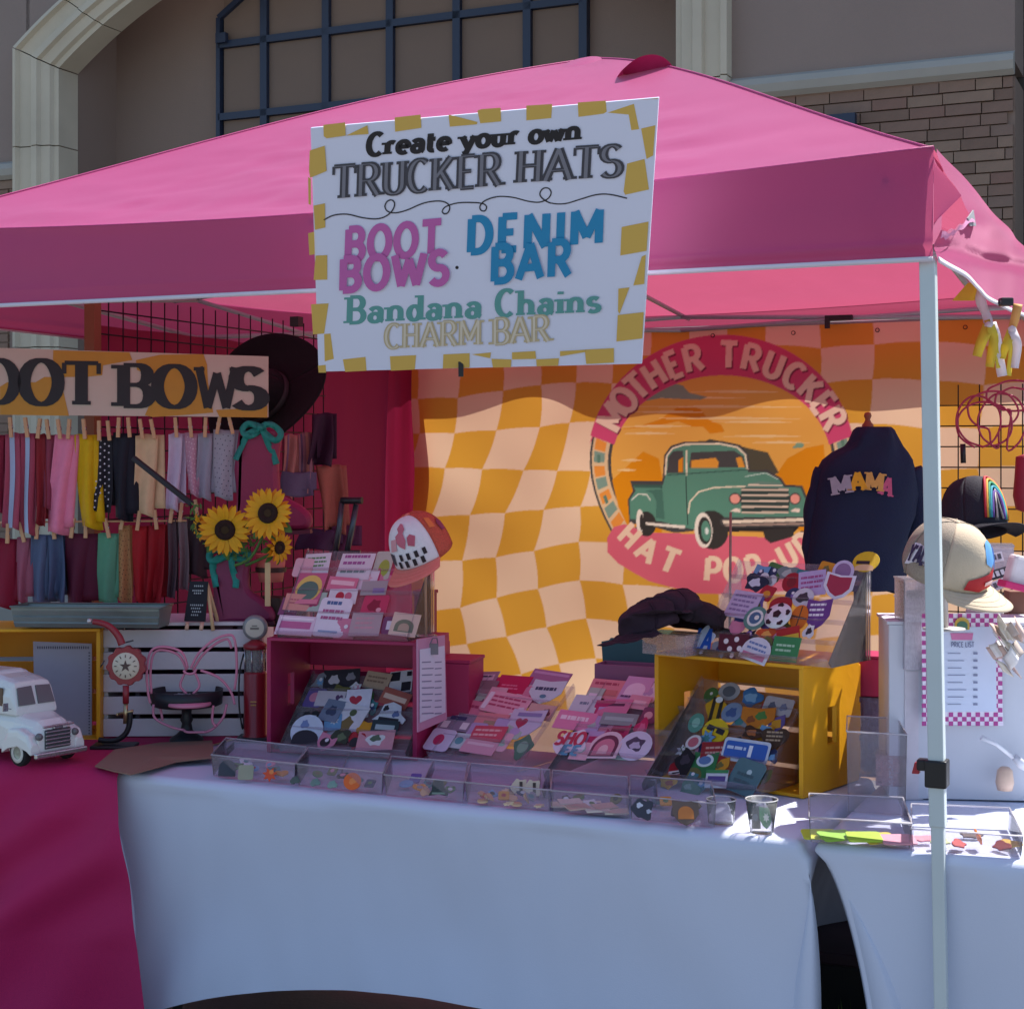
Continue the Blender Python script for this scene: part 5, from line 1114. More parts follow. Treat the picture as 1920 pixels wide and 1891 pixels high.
# soccer ball patch
a, b, w, hh = RT.box(1441, 1141, 1490, 1189); sb_ = thing('patch', 'soccer ball patch in the middle of the rack on the yellow crate', 'patch', mat=RT.mat(a, b, .024))
m = MB(); m.lathe([(w * .5, 0), (w * .49, .003), (w * .3, .007), (0, .0085)], 32, sy=hh / w); m.build('ball', M('#dcdde3', .5), sb_)
m = MB()
for cx_, cy_, rr_ in [(0, 0, .17)] + [(.36 * math.cos(R(90 + 72 * k)), .36 * math.sin(R(90 + 72 * k)), .13) for k in range(5)]:
    zc = .0092 if cx_ == cy_ == 0 else .0066
    m.add([((cx_ + rr_ * math.cos(R(90 + 72 * j))) * w, (cy_ + rr_ * math.sin(R(90 + 72 * j))) * hh, zc) for j in range(5)], [list(range(5))])
m.build('black_panel', M('#1a1a20', .5), sb_)

# ---- clear trays along the front edge
def tray(label, corners, h=.05, flare=.006, contents=None):
    """corners: 4 picture points of its foot on the table, front left, front right, back right, back left"""
    q = [atz(x, y, HT + .004) for x, y in corners]; c = sum(q, Vector()) / 4
    t = thing('clear_tray', label, 'tray', c)
    m = MB(); m.add(q, [(0, 1, 2, 3)]); m.build('base', ACR, t, world=True)
    for i in range(4):
        a, b = q[i], q[(i + 1) % 4]; oa, ob = (a - c).normalized() * flare, (b - c).normalized() * flare
        m = MB(); m.hexa([a, b, b - (b - c).normalized() * .002, a - (a - c).normalized() * .002, a + oa + ZZ * h, b + ob + ZZ * h, b + ob * .6 + ZZ * h, a + oa * .6 + ZZ * h]); m.build('side', ACR, t, world=True)
    m = MB(); m.tube([q[i] + (q[i] - c).normalized() * flare + ZZ * h for i in range(4)], .0022, 6, closed=True); m.build('rim', clear_plastic('#eceaf2', .42), t, world=True)
    return t
TR = [
 ([(400, 1453), (552, 1470), (572, 1438), (425, 1420)], 'clear tray holding a red orange blob at the left front of the table', .055),
 ([(560, 1471), (716, 1488), (728, 1452), (580, 1439)], 'clear tray holding a bright orange round pin at the table front', .055),
 ([(724, 1489), (868, 1503), (874, 1466), (736, 1453)], 'clear tray with the black cap shaped pin', .05),
 ([(876, 1504), (1030, 1519), (1028, 1480), (884, 1467)], 'clear tray of pale wooden charms in the middle of the table front', .05),
 ([(1036, 1520), (1178, 1533), (1174, 1494), (1038, 1481)], 'clear tray of cream cards right of the wooden charms', .05),
 ([(1184, 1534), (1340, 1550), (1330, 1508), (1184, 1495)], 'clear tray with black and white and orange patches left of the cup', .055),
 ([(1520, 1578), (1706, 1590), (1690, 1540), (1520, 1532)], 'clear tray of lime green and pink cards behind the table corner', .055),
 ([(1712, 1592), (1915, 1606), (1890, 1552), (1712, 1544)], 'clear tray of red and orange pieces behind the pole', .045)]
for c, lb, h in TR: tray(lb, c, h)
tray('tall clear bin behind the tray of lime green cards', [(1590, 1520), (1698, 1528), (1680, 1490), (1590, 1484)], .19)
tray('flat clear lid tray lying left of the front trays', [(410, 1432), (640, 1452), (655, 1416), (440, 1402)], .018)
tray('flat clear tray between the racks and the front trays', [(800, 1476), (1010, 1494), (1010, 1456), (815, 1440)], .022)
tray('shallow clear tray before the yellow crate', [(1020, 1496), (1230, 1512), (1226, 1478), (1030, 1464)], .022)
# lying and standing small goods
def lump(name, cat, label, px, py, z, r, col, kind='blob', group=None, tilt=60, sc=(1, 1), motif=(), face=0):
    r *= 1.25
    q = atz(px, py, z) if z <= .8 else None
    P = PL(q, Vector((math.cos(face), math.sin(face), 0)), Matrix.Rotation(R(tilt), 3, 'X') @ Vector((0, 1, 0)))
    t = thing(name, label, cat, mat=P.mat(0, r * sc[1], 0), group=group)
    m = MB(); slab_poly(m, outline(kind, 2 * r * sc[0], 2 * r * sc[1]), 0, .004); m.build('backing', M(col, .6, 0, .06, 40), t, bevel=.001)
    for i, (k_, x, y, w, h, c) in enumerate(motif):
        m = MB(); slab_poly(m, [(a_ + x * r, b_ + y * r) for a_, b_ in outline(k_, w * r, h * r)], .0041 + .0008 * i, .0048 + .0008 * i); m.build('motif', M(c, .6), t)
    return t
zt = HT + .008
lump('pin', 'pin', 'red orange flower pin in the leftmost tray', 505, 1466, zt, .016, '#d2502c', 'star', motif=[('round', .2, .3, .6, .6, '#e58a4c')])
lump('pin', 'pin', 'bright orange round pin in a front tray', 660, 1481, zt, .018, '#e0692a', 'round', motif=[('blob', 0, 0, 1, .9, '#ea8a4a')])
lump('pin', 'pin', 'dark grey pin in the leftmost tray', 425, 1455, zt, .018, '#3e424c', 'arch')
lump('pin', 'pin', 'pale yellow grey pin in the leftmost tray', 460, 1462, zt, .016, '#9a9c86', 'rrect')
for i, (x, c, ds) in enumerate(((552, '#53665e', 'dark green'), (590, '#6f8f86', 'sea green'), (622, '#7ea69a', 'pale green'))):
    lump('pin', 'pin', ds + ' leaf pin in the front trays left of the orange pin', x, 1471 + i * 4, zt, .012, c, 'blob', tilt=35)
lump('pin', 'pin', 'black cap shaped pin in a front tray', 822, 1497, zt, .02, '#2f3a38', 'cap', motif=[('rect', 0, -.5, 1.3, .2, '#7a8c80')])
lump('pin', 'pin', 'flesh pink pin beside the black cap shaped pin', 797, 1494, zt, .012, '#c99a86', 'blob')
rk = random.Random(4)
for i, (x, y) in enumerate([(905, 1506), (925, 1502), (945, 1508), (962, 1500), (915, 1492), (940, 1490), (972, 1512), (990, 1506), (1005, 1512), (960, 1488)]):
    rank = sorted([905, 925, 945, 962, 915, 940, 972, 990, 1005, 960]).index(x)
    t = lump('charm', 'charm', 'pale wooden ' + ['round', 'heart', 'star'][i % 3] + ' charm, ' + ['leftmost', 'second', 'third', 'fourth', 'fifth', 'sixth', 'seventh', 'eighth', 'ninth', 'rightmost'][rank] + ' of the loose ones in the front tray', x, y, zt + .002 * (i % 3), .011, ['#d8b890', '#c9a67a', '#e2cba6'][i % 3], ['round', 'heart', 'star'][i % 3], 'pale wooden charms in the middle front tray', tilt=8 + 10 * (i % 2), face=i * 1.1)
for i, (x, y) in enumerate([(975, 1494), (1000, 1496)]):
    lump('charm', 'charm', ['upright cream wooden animal charm, left one of the pair', 'upright cream wooden animal charm, right one of the pair'][i], x, y, zt, .02, '#dccab0', 'blob', tilt=75, motif=[('rect', .1, 0, .3, 1, '#4b3c34')])
for i in range(7):
    lump('card', 'card', ['leftmost', 'second', 'third', 'fourth', 'fifth', 'sixth', 'rightmost'][i] + ' cream card in the tray right of the wooden charms', 1055 + i * 17, 1514 + i * 2.2 - (i % 2) * 8, zt + .0035 * (i % 3), .019, ['#cfc6b4', '#d9cfc4', '#c4a89c'][i % 3], 'rect', 'cream cards in a front tray', tilt=6, sc=(1.2, .8), face=.2 * (i % 3))
lump('patch', 'patch', 'black and white speckled patch at the table front', 1207, 1541, zt, .024, '#3a3c48', 'blob', tilt=60, motif=[('blob', -.3, .3, .6, .5, '#c9ccda'), ('blob', .4, -.2, .5, .4, '#b3b8c8')])
lump('patch', 'patch', 'orange and brown shield patch at the table front', 1287, 1548, zt, .024, '#6b5a50', 'shield', tilt=60, motif=[('arch', 0, 0, 1.2, 1.0, '#c67a3c')])
for i, (x, c, ds) in enumerate(((1540, '#c9d23c', 'lime yellow'), (1578, '#8fc43e', 'leaf green'), (1625, '#a9cf35', 'lime green'), (1660, '#c9b43c', 'mustard'), (1690, '#d99aa8', 'pale pink'))):
    lump('card', 'card', ds + ' card lying flat in the tray behind the table corner', x, 1574 + i * 2.5, zt + .003 * (i % 3), .023, c, 'rrect', tilt=10, sc=(1.3, .9), face=.3 * (i % 2))
for i, (x, y, c, ds) in enumerate(((1735, 1580, '#d98a96', 'pink'), (1775, 1586, '#b9c48a', 'sage green'), (1812, 1590, '#a8322c', 'red'), (1838, 1584, '#d2742a', 'orange'), (1866, 1592, '#7a2f2a', 'maroon'), (1888, 1586, '#c9a23c', 'ochre'), (1822, 1570, '#5c4a44', 'dark brown'))):
    lump('piece', 'craft piece', ds + ' craft piece in the tray behind the pole', x, y, zt + .003 * (i % 2), .018, c, 'blob', tilt=12, sc=(1.3, .8), face=.5 * i)
TN = ['leftmost', 'second', 'third', 'fourth', 'fifth', 'sixth']
rt_ = random.Random(21)
for k, (c, lb, h_) in enumerate(TR[:6]):
    for j, (cn_, hx_) in enumerate(random.Random(k + 5).sample(CN, 6)):
        u_, v_ = .12 + .76 * (j + .5) / 6, rt_.uniform(.25, .8); x = (c[0][0] * (1 - u_) + c[1][0] * u_) * (1 - v_) + (c[3][0] * (1 - u_) + c[2][0] * u_) * v_; y = (c[0][1] * (1 - u_) + c[1][1] * u_) * (1 - v_) + (c[3][1] * (1 - u_) + c[2][1] * u_) * v_
        lump('pin', 'pin', 'small ' + cn_ + ' pin lying in the ' + TN[k] + ' clear tray from the left', x, y, zt + .001 * j, rt_.uniform(.010, .015), hx_, rt_.choice(['round', 'blob', 'shield', 'heart', 'rrect']), tilt=rt_.uniform(8, 40), face=rt_.uniform(-.7, .7), motif=[('round', 0, 0, .9, .8, rt_.choice(CN)[1])])
# clear cup with green and black patches
q = atz(1428, 1560, HT + .003); cp = thing('clear_cup', 'clear plastic cup holding a black and a green patch in the sun', 'cup', q)
m = MB(); m.lathe([(0, .001), (.026, .001), (.036, .075), (.034, .075), (.025, .004)], 28, (0, 0, 0)); m.build('wall', clear_plastic('#eef0ee', .14), cp)
m = MB(); m.tube([(.036 * math.cos(t), .036 * math.sin(t), .075) for t in np.linspace(0, 2 * math.pi, 25)[:-1]], .0016, 6, closed=True); m.build('rim', clear_plastic('#f2f4f4', .5), cp)
for (dx, c, c2, k, ds) in ((-.014, '#1e2530', '#4a5568', 'rect', 'black'), (.010, '#3f8a58', '#dfe9dc', 'shield', 'green')):
    P = PL(q + Vector((dx, -.004, .012)), (1, .1, 0), (.15, .22, 1)); t = thing('patch', ds + ' patch standing in the clear cup', 'patch', mat=P.mat(0, .022, 0))
    m = MB(); slab_poly(m, outline(k, .022 if k == 'rect' else .03, .05), 0, .003); m.build('backing', M(c, .5), t)
    m = MB(); slab_poly(m, outline('star', .016, .022), .0031, .0036); m.build('motif', M(c2, .5), t)
q = atz(1352, 1542, HT + .003); t = thing('clear_cup', 'short clear plastic cup of small grey pins left of the sunlit cup', 'cup', q)
m = MB(); m.lathe([(0, .001), (.03, .001), (.034, .055), (.032, .055), (.029, .004)], 28); m.build('wall', clear_plastic('#eef0ee', .16), t)
m = MB(); m.tube([(.034 * math.cos(t_), .034 * math.sin(t_), .055) for t_ in np.linspace(0, 2 * math.pi, 25)[:-1]], .0016, 6, closed=True); m.build('rim', clear_plastic('#f2f4f4', .5), t)
# small clear box under the dark cap
q = at(1262, 1232, 4.18); t = thing('clear_box', 'small clear box under the dark crumpled cap on the yellow crate', 'box', (q.x, q.y, frontline(YE, 0, 0, Hy).z + .001), -R(39))
for c, d in (((0, -.045, .026), (.13, .003, .052)), ((0, .045, .026), (.13, .003, .052)), ((-.0635, 0, .026), (.003, .086, .052)), ((.0635, 0, .026), (.003, .086, .052)), ((0, 0, .054), (.134, .094, .003))):
    m = MB(); m.box(c, d); m.build('panel', clear_plastic('#c9b9bd', .35), t)
# kraft sheet
m = MB(); kp = [(178, 1436), (215, 1405), (300, 1392), (398, 1388), (402, 1420), (330, 1428), (305, 1436), (245, 1452), (215, 1446)]
kz = [HT + .016 + .004 * math.sin(i * 2) for i in range(len(kp))]
pts = [atz(x, y, z) for (x, y), z in zip(kp, kz)]; cc = sum(pts, Vector()) / len(pts)
m.add([cc + ZZ * .004] + pts, [(0, i + 1, (i + 1) % len(pts) + 1) for i in range(len(pts))])
tagit(m.build('kraft_paper', M('#8f7160', .85, 0, .06, 14, .4, 30), solid=.0025), 'crumpled brown kraft paper lying over the corner of the white table', 'paper')

# ============================================================ LEFT SIDE: truck, crank dial, cake stand, gas pump ...
black = M('#1a1b22', .4, 0, .1, 20); black_m = M('#191a20', .85, 0, .1, 20, .2, 90)
# letter board leaning in the yellow crate
LB = PL(at(66, 1385, 4.80), (1, .05, 0), ZZ + V * .16)
t = thing('letter_board', 'grey letter board with a dotted rim leaning in the left yellow crate', 'board', mat=LB.mat(.0, 0, 0))
def lbp(pts, h, mb, d=.006):
    n = len(pts); mb.add([LB.P(x, y, h) for x, y in pts] + [LB.P(x, y, h - d) for x, y in pts], [list(range(n)), list(range(n, 2 * n))[::-1]] + [(i, (i + 1) % n, (i + 1) % n + n, i + n) for i in range(n)])
m = MB(); lbp([(62, 1202), (172, 1206), (172, 1385), (66, 1385)], 0, m); m.build('panel', M('#a7a8bb', .7, 0, .03), t, world=True)
m = MB()
for i in range(24): x = 70 + i * 4.1; m.add([LB.P(x, 1211, .001), LB.P(x + 2, 1211, .001), LB.P(x + 2, 1216, .001), LB.P(x, 1216, .001)], [(0, 1, 2, 3)])
for i in range(28): y = 1222 + i * 5.6; m.add([LB.P(166, y, .001), LB.P(169, y, .001), LB.P(169, y + 2.4, .001), LB.P(166, y + 2.4, .001)], [(0, 1, 2, 3)])
m.build('dots', M('#55566a', .7), t, world=True)
# white toy truck (x forward, y left)
q = atz(52, 1422, HT + .012)
tk = thing('toy_truck', 'white vintage toy delivery truck standing on the magenta cloth at the left edge', 'toy truck', (q.x - .0, q.y + .01, HT + .010), -R(38))
twh = M('#dfe4e2', .28, 0, .03, 8, coat=.4); tgl = M('#6a6c70', .15, 0, .05, 8); tch = M('#b9bcc0', .25, .9, .05, 20)
Wt = .155
def loft(name, secs, mt, parent, bevel=.006, sub=0):
    m = MB(); vs = []; n = len(secs[0])
    for s in secs: vs += s
    fs = [(k * n + i, k * n + (i + 1) % n, (k + 1) * n + (i + 1) % n, (k + 1) * n + i) for k in range(len(secs) - 1) for i in range(n)]
    m.add(vs, fs + [list(range(n))[::-1], [(len(secs) - 1) * n + i for i in range(n)]]); return m.build(name, mt, parent, bevel=bevel, sub=sub)
def sec(x, w, z0, z1, tw=None, cr=.35):
    tw = tw if tw is not None else w; h = z1 - z0
    return [(x, -w / 2, z0), (x, w / 2, z0), (x, w / 2, z0 + h * .55), (x, w / 2 - (w - tw) * .3, z0 + h * .8), (x, tw / 2 * .92, z0 + h * .96), (x, tw / 2 * .6, z1), (x, -tw / 2 * .6, z1), (x, -tw / 2 * .92, z0 + h * .96), (x, -w / 2 + (w - tw) * .3, z0 + h * .8), (x, -w / 2, z0 + h * .55)]
# lower body and fenders, hood, cab, box
loft('body', [sec(-.36, Wt * .98, .035, .235, Wt * .9), sec(-.10, Wt, .035, .24, Wt * .92), sec(-.085, Wt * .98, .035, .235, Wt * .88)], twh, tk)
loft('cab', [sec(-.084, Wt * .97, .13, .232, Wt * .86), sec(-.03, Wt * .95, .13, .226, Wt * .82), sec(.012, Wt * .90, .13, .218, Wt * .76), sec(.036, Wt * .86, .13, .150, Wt * .80)], twh, tk, .004)
loft('hood', [sec(-.084, Wt, .035, .132, Wt), sec(.03, Wt * .97, .035, .134, Wt * .85), sec(.10, Wt * .9, .035, .122, Wt * .6), sec(.128, Wt * .82, .035, .10, Wt * .5)], twh, tk)
for s in (-1, 1):
    loft('fender', [sec(.0, .03, .03, .06, .024), sec(.03, .034, .045, .098, .028), sec(.075, .036, .055, .102, .03), (sec(.115, .034, .045, .088, .026)), sec(.130, .03, .035, .062, .02)], twh, tk, .004).location = (0, s * Wt * .47, 0)
# windscreen: two panes on the sloping front of the cab, door window
wsP = PL(tk.matrix_basis @ Vector((.0375, 0, .150)), tk.matrix_basis.to_3x3() @ Vector((0, 1, 0)), tk.matrix_basis.to_3x3() @ Vector((-.022, 0, .062)))
nrm = tk.matrix_basis.to_3x3() @ Vector((1, 0, .35)); sgn = 1 if wsP.n.dot(nrm) > 0 else -1
for s in (-1, 1):
    o = [(s * .005, .006), (s * .058, .006), (s * .052, .056), (s * .007, .058)]
    m = MB(); m.add([wsP.pt(x, y, sgn * .0035) for x, y in o] + [wsP.pt(x, y, sgn * -.001) for x, y in o], [(0, 1, 2, 3), (7, 6, 5, 4), (0, 1, 5, 4), (1, 2, 6, 5), (2, 3, 7, 6), (3, 0, 4, 7)]); m.build('windscreen_pane', tgl, tk, world=True)
for s in (-1, 1):
    m = MB(); m.box((-.045, s * Wt * .468, .178), (.06, .004, .05)); m.build('door_window', M('#5a4636', .2), tk, bevel=.003)
m = MB(); m.box((.1295, 0, .072), (.006, .082, .052)); m.build('grille_recess', M('#3b4146', .5), tk, bevel=.003)
for k in range(5):
    m = MB(); m.box((.1335, 0, .052 + k * .010), (.005, .080, .004)); m.build('grille_bar', tch, tk, bevel=.001)
m = MB(); m.box((.1335, 0, .107), (.006, .10, .006)); m.box((.130, 0, .104), (.01, .03, .012)); m.build('hood_trim', tch, tk, bevel=.002)
for s in (-1, 1):
    m = MB(); m.lathe([(0, .006), (.008, .004), (.010, 0), (.010, -.006)], 16, (.131, s * .058, .082), Matrix.Rotation(R(90), 3, 'Y')); m.build('headlight', tgl, tk)
m = MB(); m.box((.145, 0, .034), (.012, Wt * 1.08, .016)); m.build('bumper', tch, tk, bevel=.004)
m = MB(); m.tube([(.03, -Wt * .5, .15), (.035, -Wt * .62, .155)], .0015, 6); m.box((.035, -Wt * .64, .158), (.004, .016, .022)); m.build('wing_mirror', tch, tk)
def wheel(x, y):
    r_ = Matrix.Rotation(R(90), 3, 'X'); w = thing('wheel', None, None); w.parent = tk
    m = MB(); m.lathe([(.020, -.011), (.034, -.011), (.037, -.006), (.037, .006), (.034, .011), (.020, .011)], 28, (x, y, .036), r_); m.build('tyre', black_m, w)
    sy = -1 if y < 0 else 1
    m = MB(); m.lathe([(.017, 0), (.027, 0), (.027, .001), (.017, .001)], 28, (x, y + sy * .0116, .036), r_); m.build('white_wall', M('#d5d8d2', .5), w)
    m = MB(); m.lathe([(0, .0), (.006, -.002), (.012, .0), (.018, .001)], 24, (x, y + sy * .0105, .036), r_); m.build('rim', M('#8f9a92', .3, .5), w)
for x in (.068, -.27):
    for y in (-Wt * .47, Wt * .47): wheel(x, y)
# galvanised trough on the crates
q = at(22, 1181, 4.70); q2 = at(303, 1172, 4.66); zc = 1.58 - (1181 - 860) / 3000 * 4.92
TP = PL(Vector((q.x, q.y, HT + .345)), Vector((q2.x - q.x, q2.y - q.y, 0)), ZZ); Lw = (Vector((q2.x, q2.y, 0)) - Vector((q.x, q.y, 0))).length
tr_ = thing('metal_trough', 'long grey galvanised trough lying on the crates under the hanging bows', 'trough', mat=TP.mat(Lw / 2, 0, 0)); gal = M('#7e8a87', .42, .55, .14, 16, .15)
def tp(a, z, h): return TP.pt(a, z, h)
m = MB(); z0, z1 = .002, .062
m.hexa([tp(.01, z0, 0), tp(Lw - .01, z0, 0), tp(Lw - .01, z0, -.1), tp(.01, z0, -.1), tp(.01, z0 + .002, 0), tp(Lw - .01, z0 + .002, 0), tp(Lw - .01, z0 + .002, -.1), tp(.01, z0 + .002, -.1)]); m.build('base', gal, tr_, world=True)
for nm, (a0_, a1_, h0, h1) in (('front_side', (.01, Lw - .01, 0, 0)), ('back_side', (.01, Lw - .01, -.1, -.1))):
    m = MB(); prf = [(0, 0), (.006, .012), (.004, .016), (.009, .030), (.006, .034), (.012, .05), (.014, .06)]; sg_ = 1 if h0 == 0 else -1
    m.grid(lambda s, t_: tp(a0_ + (a1_ - a0_) * s + (s - .5) * .012 * prf[round(t_ * 6)][1] / .06, z0 + prf[round(t_ * 6)][1], h0 + sg_ * prf[round(t_ * 6)][0]), 2, 6, False); m.build(nm, gal, tr_, world=True, solid=.0015)
for a_ in (.01, Lw - .01):
    m = MB(); m.hexa([tp(a_ - .001, z0, 0), tp(a_ + .001, z0, 0), tp(a_ + .001, z0, -.1), tp(a_ - .001, z0, -.1), tp(a_ + (.006 if a_ > .1 else -.008), z1, .013), tp(a_ + (.008 if a_ > .1 else -.006), z1, .013), tp(a_ + (.008 if a_ > .1 else -.006), z1, -.113), tp(a_ + (.006 if a_ > .1 else -.008), z1, -.113)]); m.build('end', gal, tr_, world=True)
m = MB(); m.tube([tp(0, z1, .014), tp(Lw, z1, .014), tp(Lw, z1, -.114), tp(0, z1, -.114)], .003, 6, closed=True); m.build('rolled_rim', gal, tr_, world=True)
# crank phone style dial: red cog with white clock face on a black bent foot
DY = 4.62; red = M('#8f2430', .4, 0, .08, 14, coat=.2); crm = M('#d6cdb8', .5)
q = atz(215, 1398, HT + .012); dl = thing('dial_ornament', 'red cog shaped dial ornament with a cream clock face on a bent black foot', 'ornament', (q.x, q.y, HT + .010)); DY = q.y
def d_at(x, y, dy=0): return at(x, y, DY + dy)
m = MB(); c_ = d_at(236, 1248); n = 44; o = []
for i in range(n): a_ = 2 * math.pi * i / n; r_ = .058 if (i // 2) % 2 else .053; o.append((r_ * math.cos(a_), r_ * math.sin(a_)))
m.prism(o, .022, c_, (1, 0, 0), (0, 0, 1)); m.build('cog', red, dl, world=True, bevel=.002)
m = MB(); m.lathe([(0, .004), (.036, .004), (.039, 0)], 32, c_ + Vector((0, -.001, 0)), Matrix.Rotation(R(90), 3, 'X')); m.build('clock_face', crm, dl, world=True)
m = MB(); cc_ = c_ + Vector((0, -.0065, 0)); m.add([cc_ + Vector(((.018 if i % 2 == 0 else .007) * math.sin(i * math.pi / 5), 0, (.018 if i % 2 == 0 else .007) * math.cos(i * math.pi / 5))) for i in range(10)], [list(range(10))])
for k in range(12): a_ = R(30 * k); p_ = cc_ + Vector((.029 * math.cos(a_), 0, .029 * math.sin(a_))); e = Vector((math.cos(a_), 0, math.sin(a_))); f = Vector((-e.z, 0, e.x)); m.add([p_ - e * .004 - f * .0012, p_ + e * .004 - f * .0012, p_ + e * .004 + f * .0012, p_ - e * .004 + f * .0012], [(0, 1, 2, 3)])
m.build('dial_marks', M('#54423c', .6), dl, world=True)
m = MB(); pts = smooth_pts([tuple(d_at(*p)) for p in ((229, 1208), (222, 1192), (208, 1176), (192, 1168), (174, 1165))], 5); m.tube([Vector(p) for p in pts], [.0115 - .004 * i / len(pts) for i in range(len(pts))], 10); m.build('handle', red, dl, world=True)
m = MB(); m.lathe([(0, -.006), (.006, -.005), (.008, 0), (.006, .006), (0, .008)], 12, d_at(168, 1164)); m.build('knob', M('#c9c4c6', .3, .5), dl, world=True)
m = MB(); m.tube([d_at(236, 1285), d_at(236, 1318)], .009, 12); m.build('stem', red, dl, world=True)
m = MB(); m.tube([d_at(236, 1318), d_at(235, 1356)], .0065, 12); m.tube([d_at(222, 1338), d_at(250, 1332)], .004, 8); m.lathe([(0, -.006), (.005, 0), (0, .006)], 10, d_at(220, 1339)); m.build('brass_fitting', M('#b9a780', .3, .8), dl, world=True)
m = MB(); pts = smooth_pts([tuple(d_at(*p)) for p in ((244, 1335), (243, 1355), (236, 1374), (220, 1386), (200, 1388), (185, 1386))], 5); m.tube([Vector(p) for p in pts], .008, 10); m.build('bent_foot', black, dl, world=True)
m = MB(); m.box((q.x - .0, q.y, HT + .013), (.125, .08, .010)); m.build('base_plate', black, dl, world=True, bevel=.003)
for i, (x, y, x2, y2) in enumerate(((236, 1204, 250, 1200), (196, 1238, 188, 1250))):
    m = MB(); m.tube([d_at(x, y), d_at(x2, y2)], .0022, 6); m.build('pointer', M('#4c4a50', .4, .5), dl, world=True)
# cake stand
q = atz(350, 1388, HT + .008); cs_ = thing('cake_stand', 'matt black cake stand in front of the white slatted crate', 'cake stand', (q.x, q.y + .0, HT + .010)); zt_ = 1.58 - (1292 - 860) / 3000 * q.y - HT - .01
m = MB(); m.lathe([(0, zt_ - .028), (.095, zt_ - .046), (.104, zt_ - .042), (.106, zt_), (.101, zt_), (.099, zt_ - .016), (0, zt_ - .018)], 48); m.build('dish', M('#1e2129', .5, 0, .06), cs_)
m = MB(); m.lathe([(.05, 0), (.048, .006), (.03, .018), (.018, .03), (.014, .05), (.019, .06), (.014, .072), (.016, zt_ - .045), (.03, zt_ - .046), (0, zt_ - .0445)], 32); m.build('stem', M('#1e2129', .5, 0, .06), cs_)
m = MB(); rr = random.Random(2)
for k in range(12):
    a_ = rr.uniform(0, 6.28); d_ = rr.uniform(0, .06); m.box((q.x + d_ * math.cos(a_), q.y + d_ * .6 * math.sin(a_), HT + .01 + zt_ - .014), (.012, .006, .004), Matrix.Rotation(a_, 3, 'Z'))
tagit(m.build('charm', M('#b9b6c0', .4, .3), kind='stuff'), 'small silver white charms lying in the black cake stand', 'charms')
# pink wire chair-back bow
q = atz(352, 1362, HT + .01); BY = 4.66; wr = M('#d0839f', .45, 0, .05); bwt = thing('wire_chair', 'little pink wire chair with a bow shaped back behind the cake stand', 'wire chair', (at(352, 1362, BY).x, BY, HT + .010))
for k, pts in enumerate(([(352, 1252), (340, 1222), (305, 1212), (282, 1222), (275, 1262), (278, 1300), (282, 1318)], [(350, 1256), (335, 1228), (305, 1218), (288, 1226), (282, 1260), (284, 1300)],
        [(358, 1252), (372, 1225), (400, 1200), (428, 1190), (440, 1200), (444, 1250), (440, 1292)], [(362, 1256), (378, 1230), (402, 1208), (426, 1198), (434, 1215)],
        [(344, 1256), (350, 1262), (362, 1262), (368, 1254)], [(346, 1262), (338, 1285), (350, 1300)], [(366, 1262), (374, 1285), (362, 1300)], [(376, 1256), (410, 1270), (432, 1295), (440, 1320)],
        [(288, 1320), (290, 1345), (320, 1362), (345, 1368)], [(300, 1322), (305, 1350)], [(400, 1322), (398, 1350), (405, 1362)], [(425, 1320), (418, 1345), (400, 1365), (385, 1372)], [(345, 1368), (352, 1372), (385, 1372)])):
    m = MB(); m.tube([Vector(p) for p in smooth_pts([tuple(at(x, y, BY + .008 * (k % 2))) for x, y in pts], 5)], .0038, 8); m.build('wire', wr, bwt, world=True)
m = MB(); m.lathe([(0, 0), (.062, 0), (.064, .004), (.062, .010), (0, .012)], 32, at(355, 1322, BY)); m.build('seat', wr, bwt, world=True)
# gas pump
q = atz(474, 1390, HT + .006); gp = thing('toy_gas_pump', 'red vintage toy gas pump with a round white globe beside the pink crate', 'ornament', (q.x, q.y + .045, HT + .008)); gY = q.y + .045
k_ = gY / 3000
def gz_(y): return CZ - (y - 860) * k_ - HT - .008
m = MB(); m.lathe([(.037, 0), (.038, .01), (.034, .014), (.034, gz_(1262)), (.03, gz_(1258)), (0, gz_(1258))], 32); m.build('body', M('#8c1f2c', .35, 0, .06, 14, coat=.3), gp)
m = MB(); m.lathe([(.029, gz_(1258)), (.029, gz_(1216))], 28); m.build('glass_cylinder', clear_plastic('#9aa0a0', .45), gp)
for i in range(6): a_ = R(60 * i + 20); m = MB(); m.tube([(.031 * math.cos(a_), .031 * math.sin(a_), gz_(1258)), (.031 * math.cos(a_), .031 * math.sin(a_), gz_(1215))], .0022, 6); m.build('rod', tch, gp)
m = MB(); m.lathe([(0, gz_(1216)), (.035, gz_(1216)), (.036, gz_(1208)), (.02, gz_(1202)), (.01, gz_(1198)), (0, gz_(1198))], 28); m.build('cap', M('#8c1f2c', .35, 0, .06, 14, coat=.3), gp)
gr_ = Matrix.Rotation(R(90), 3, 'X')
m = MB(); m.lathe([(0, .012), (.030, .011), (.037, .006), (.038, 0), (.037, -.006), (.03, -.011), (0, -.012)], 36, (0, 0, gz_(1176)), gr_); m.build('globe', M('#8b8f92', .35, .2), gp)
m = MB(); m.lathe([(0, .0135), (.028, .0128)], 36, (0, 0, gz_(1176)), gr_); m.build('globe_face', M('#c9c6b8', .4), gp)
m = MB(); m.box((0, -.0142, gz_(1177)), (.026, .001, .006)); m.box((0, -.0142, gz_(1172)), (.016, .001, .003)); m.build('globe_marks', M('#77726c', .5), gp)
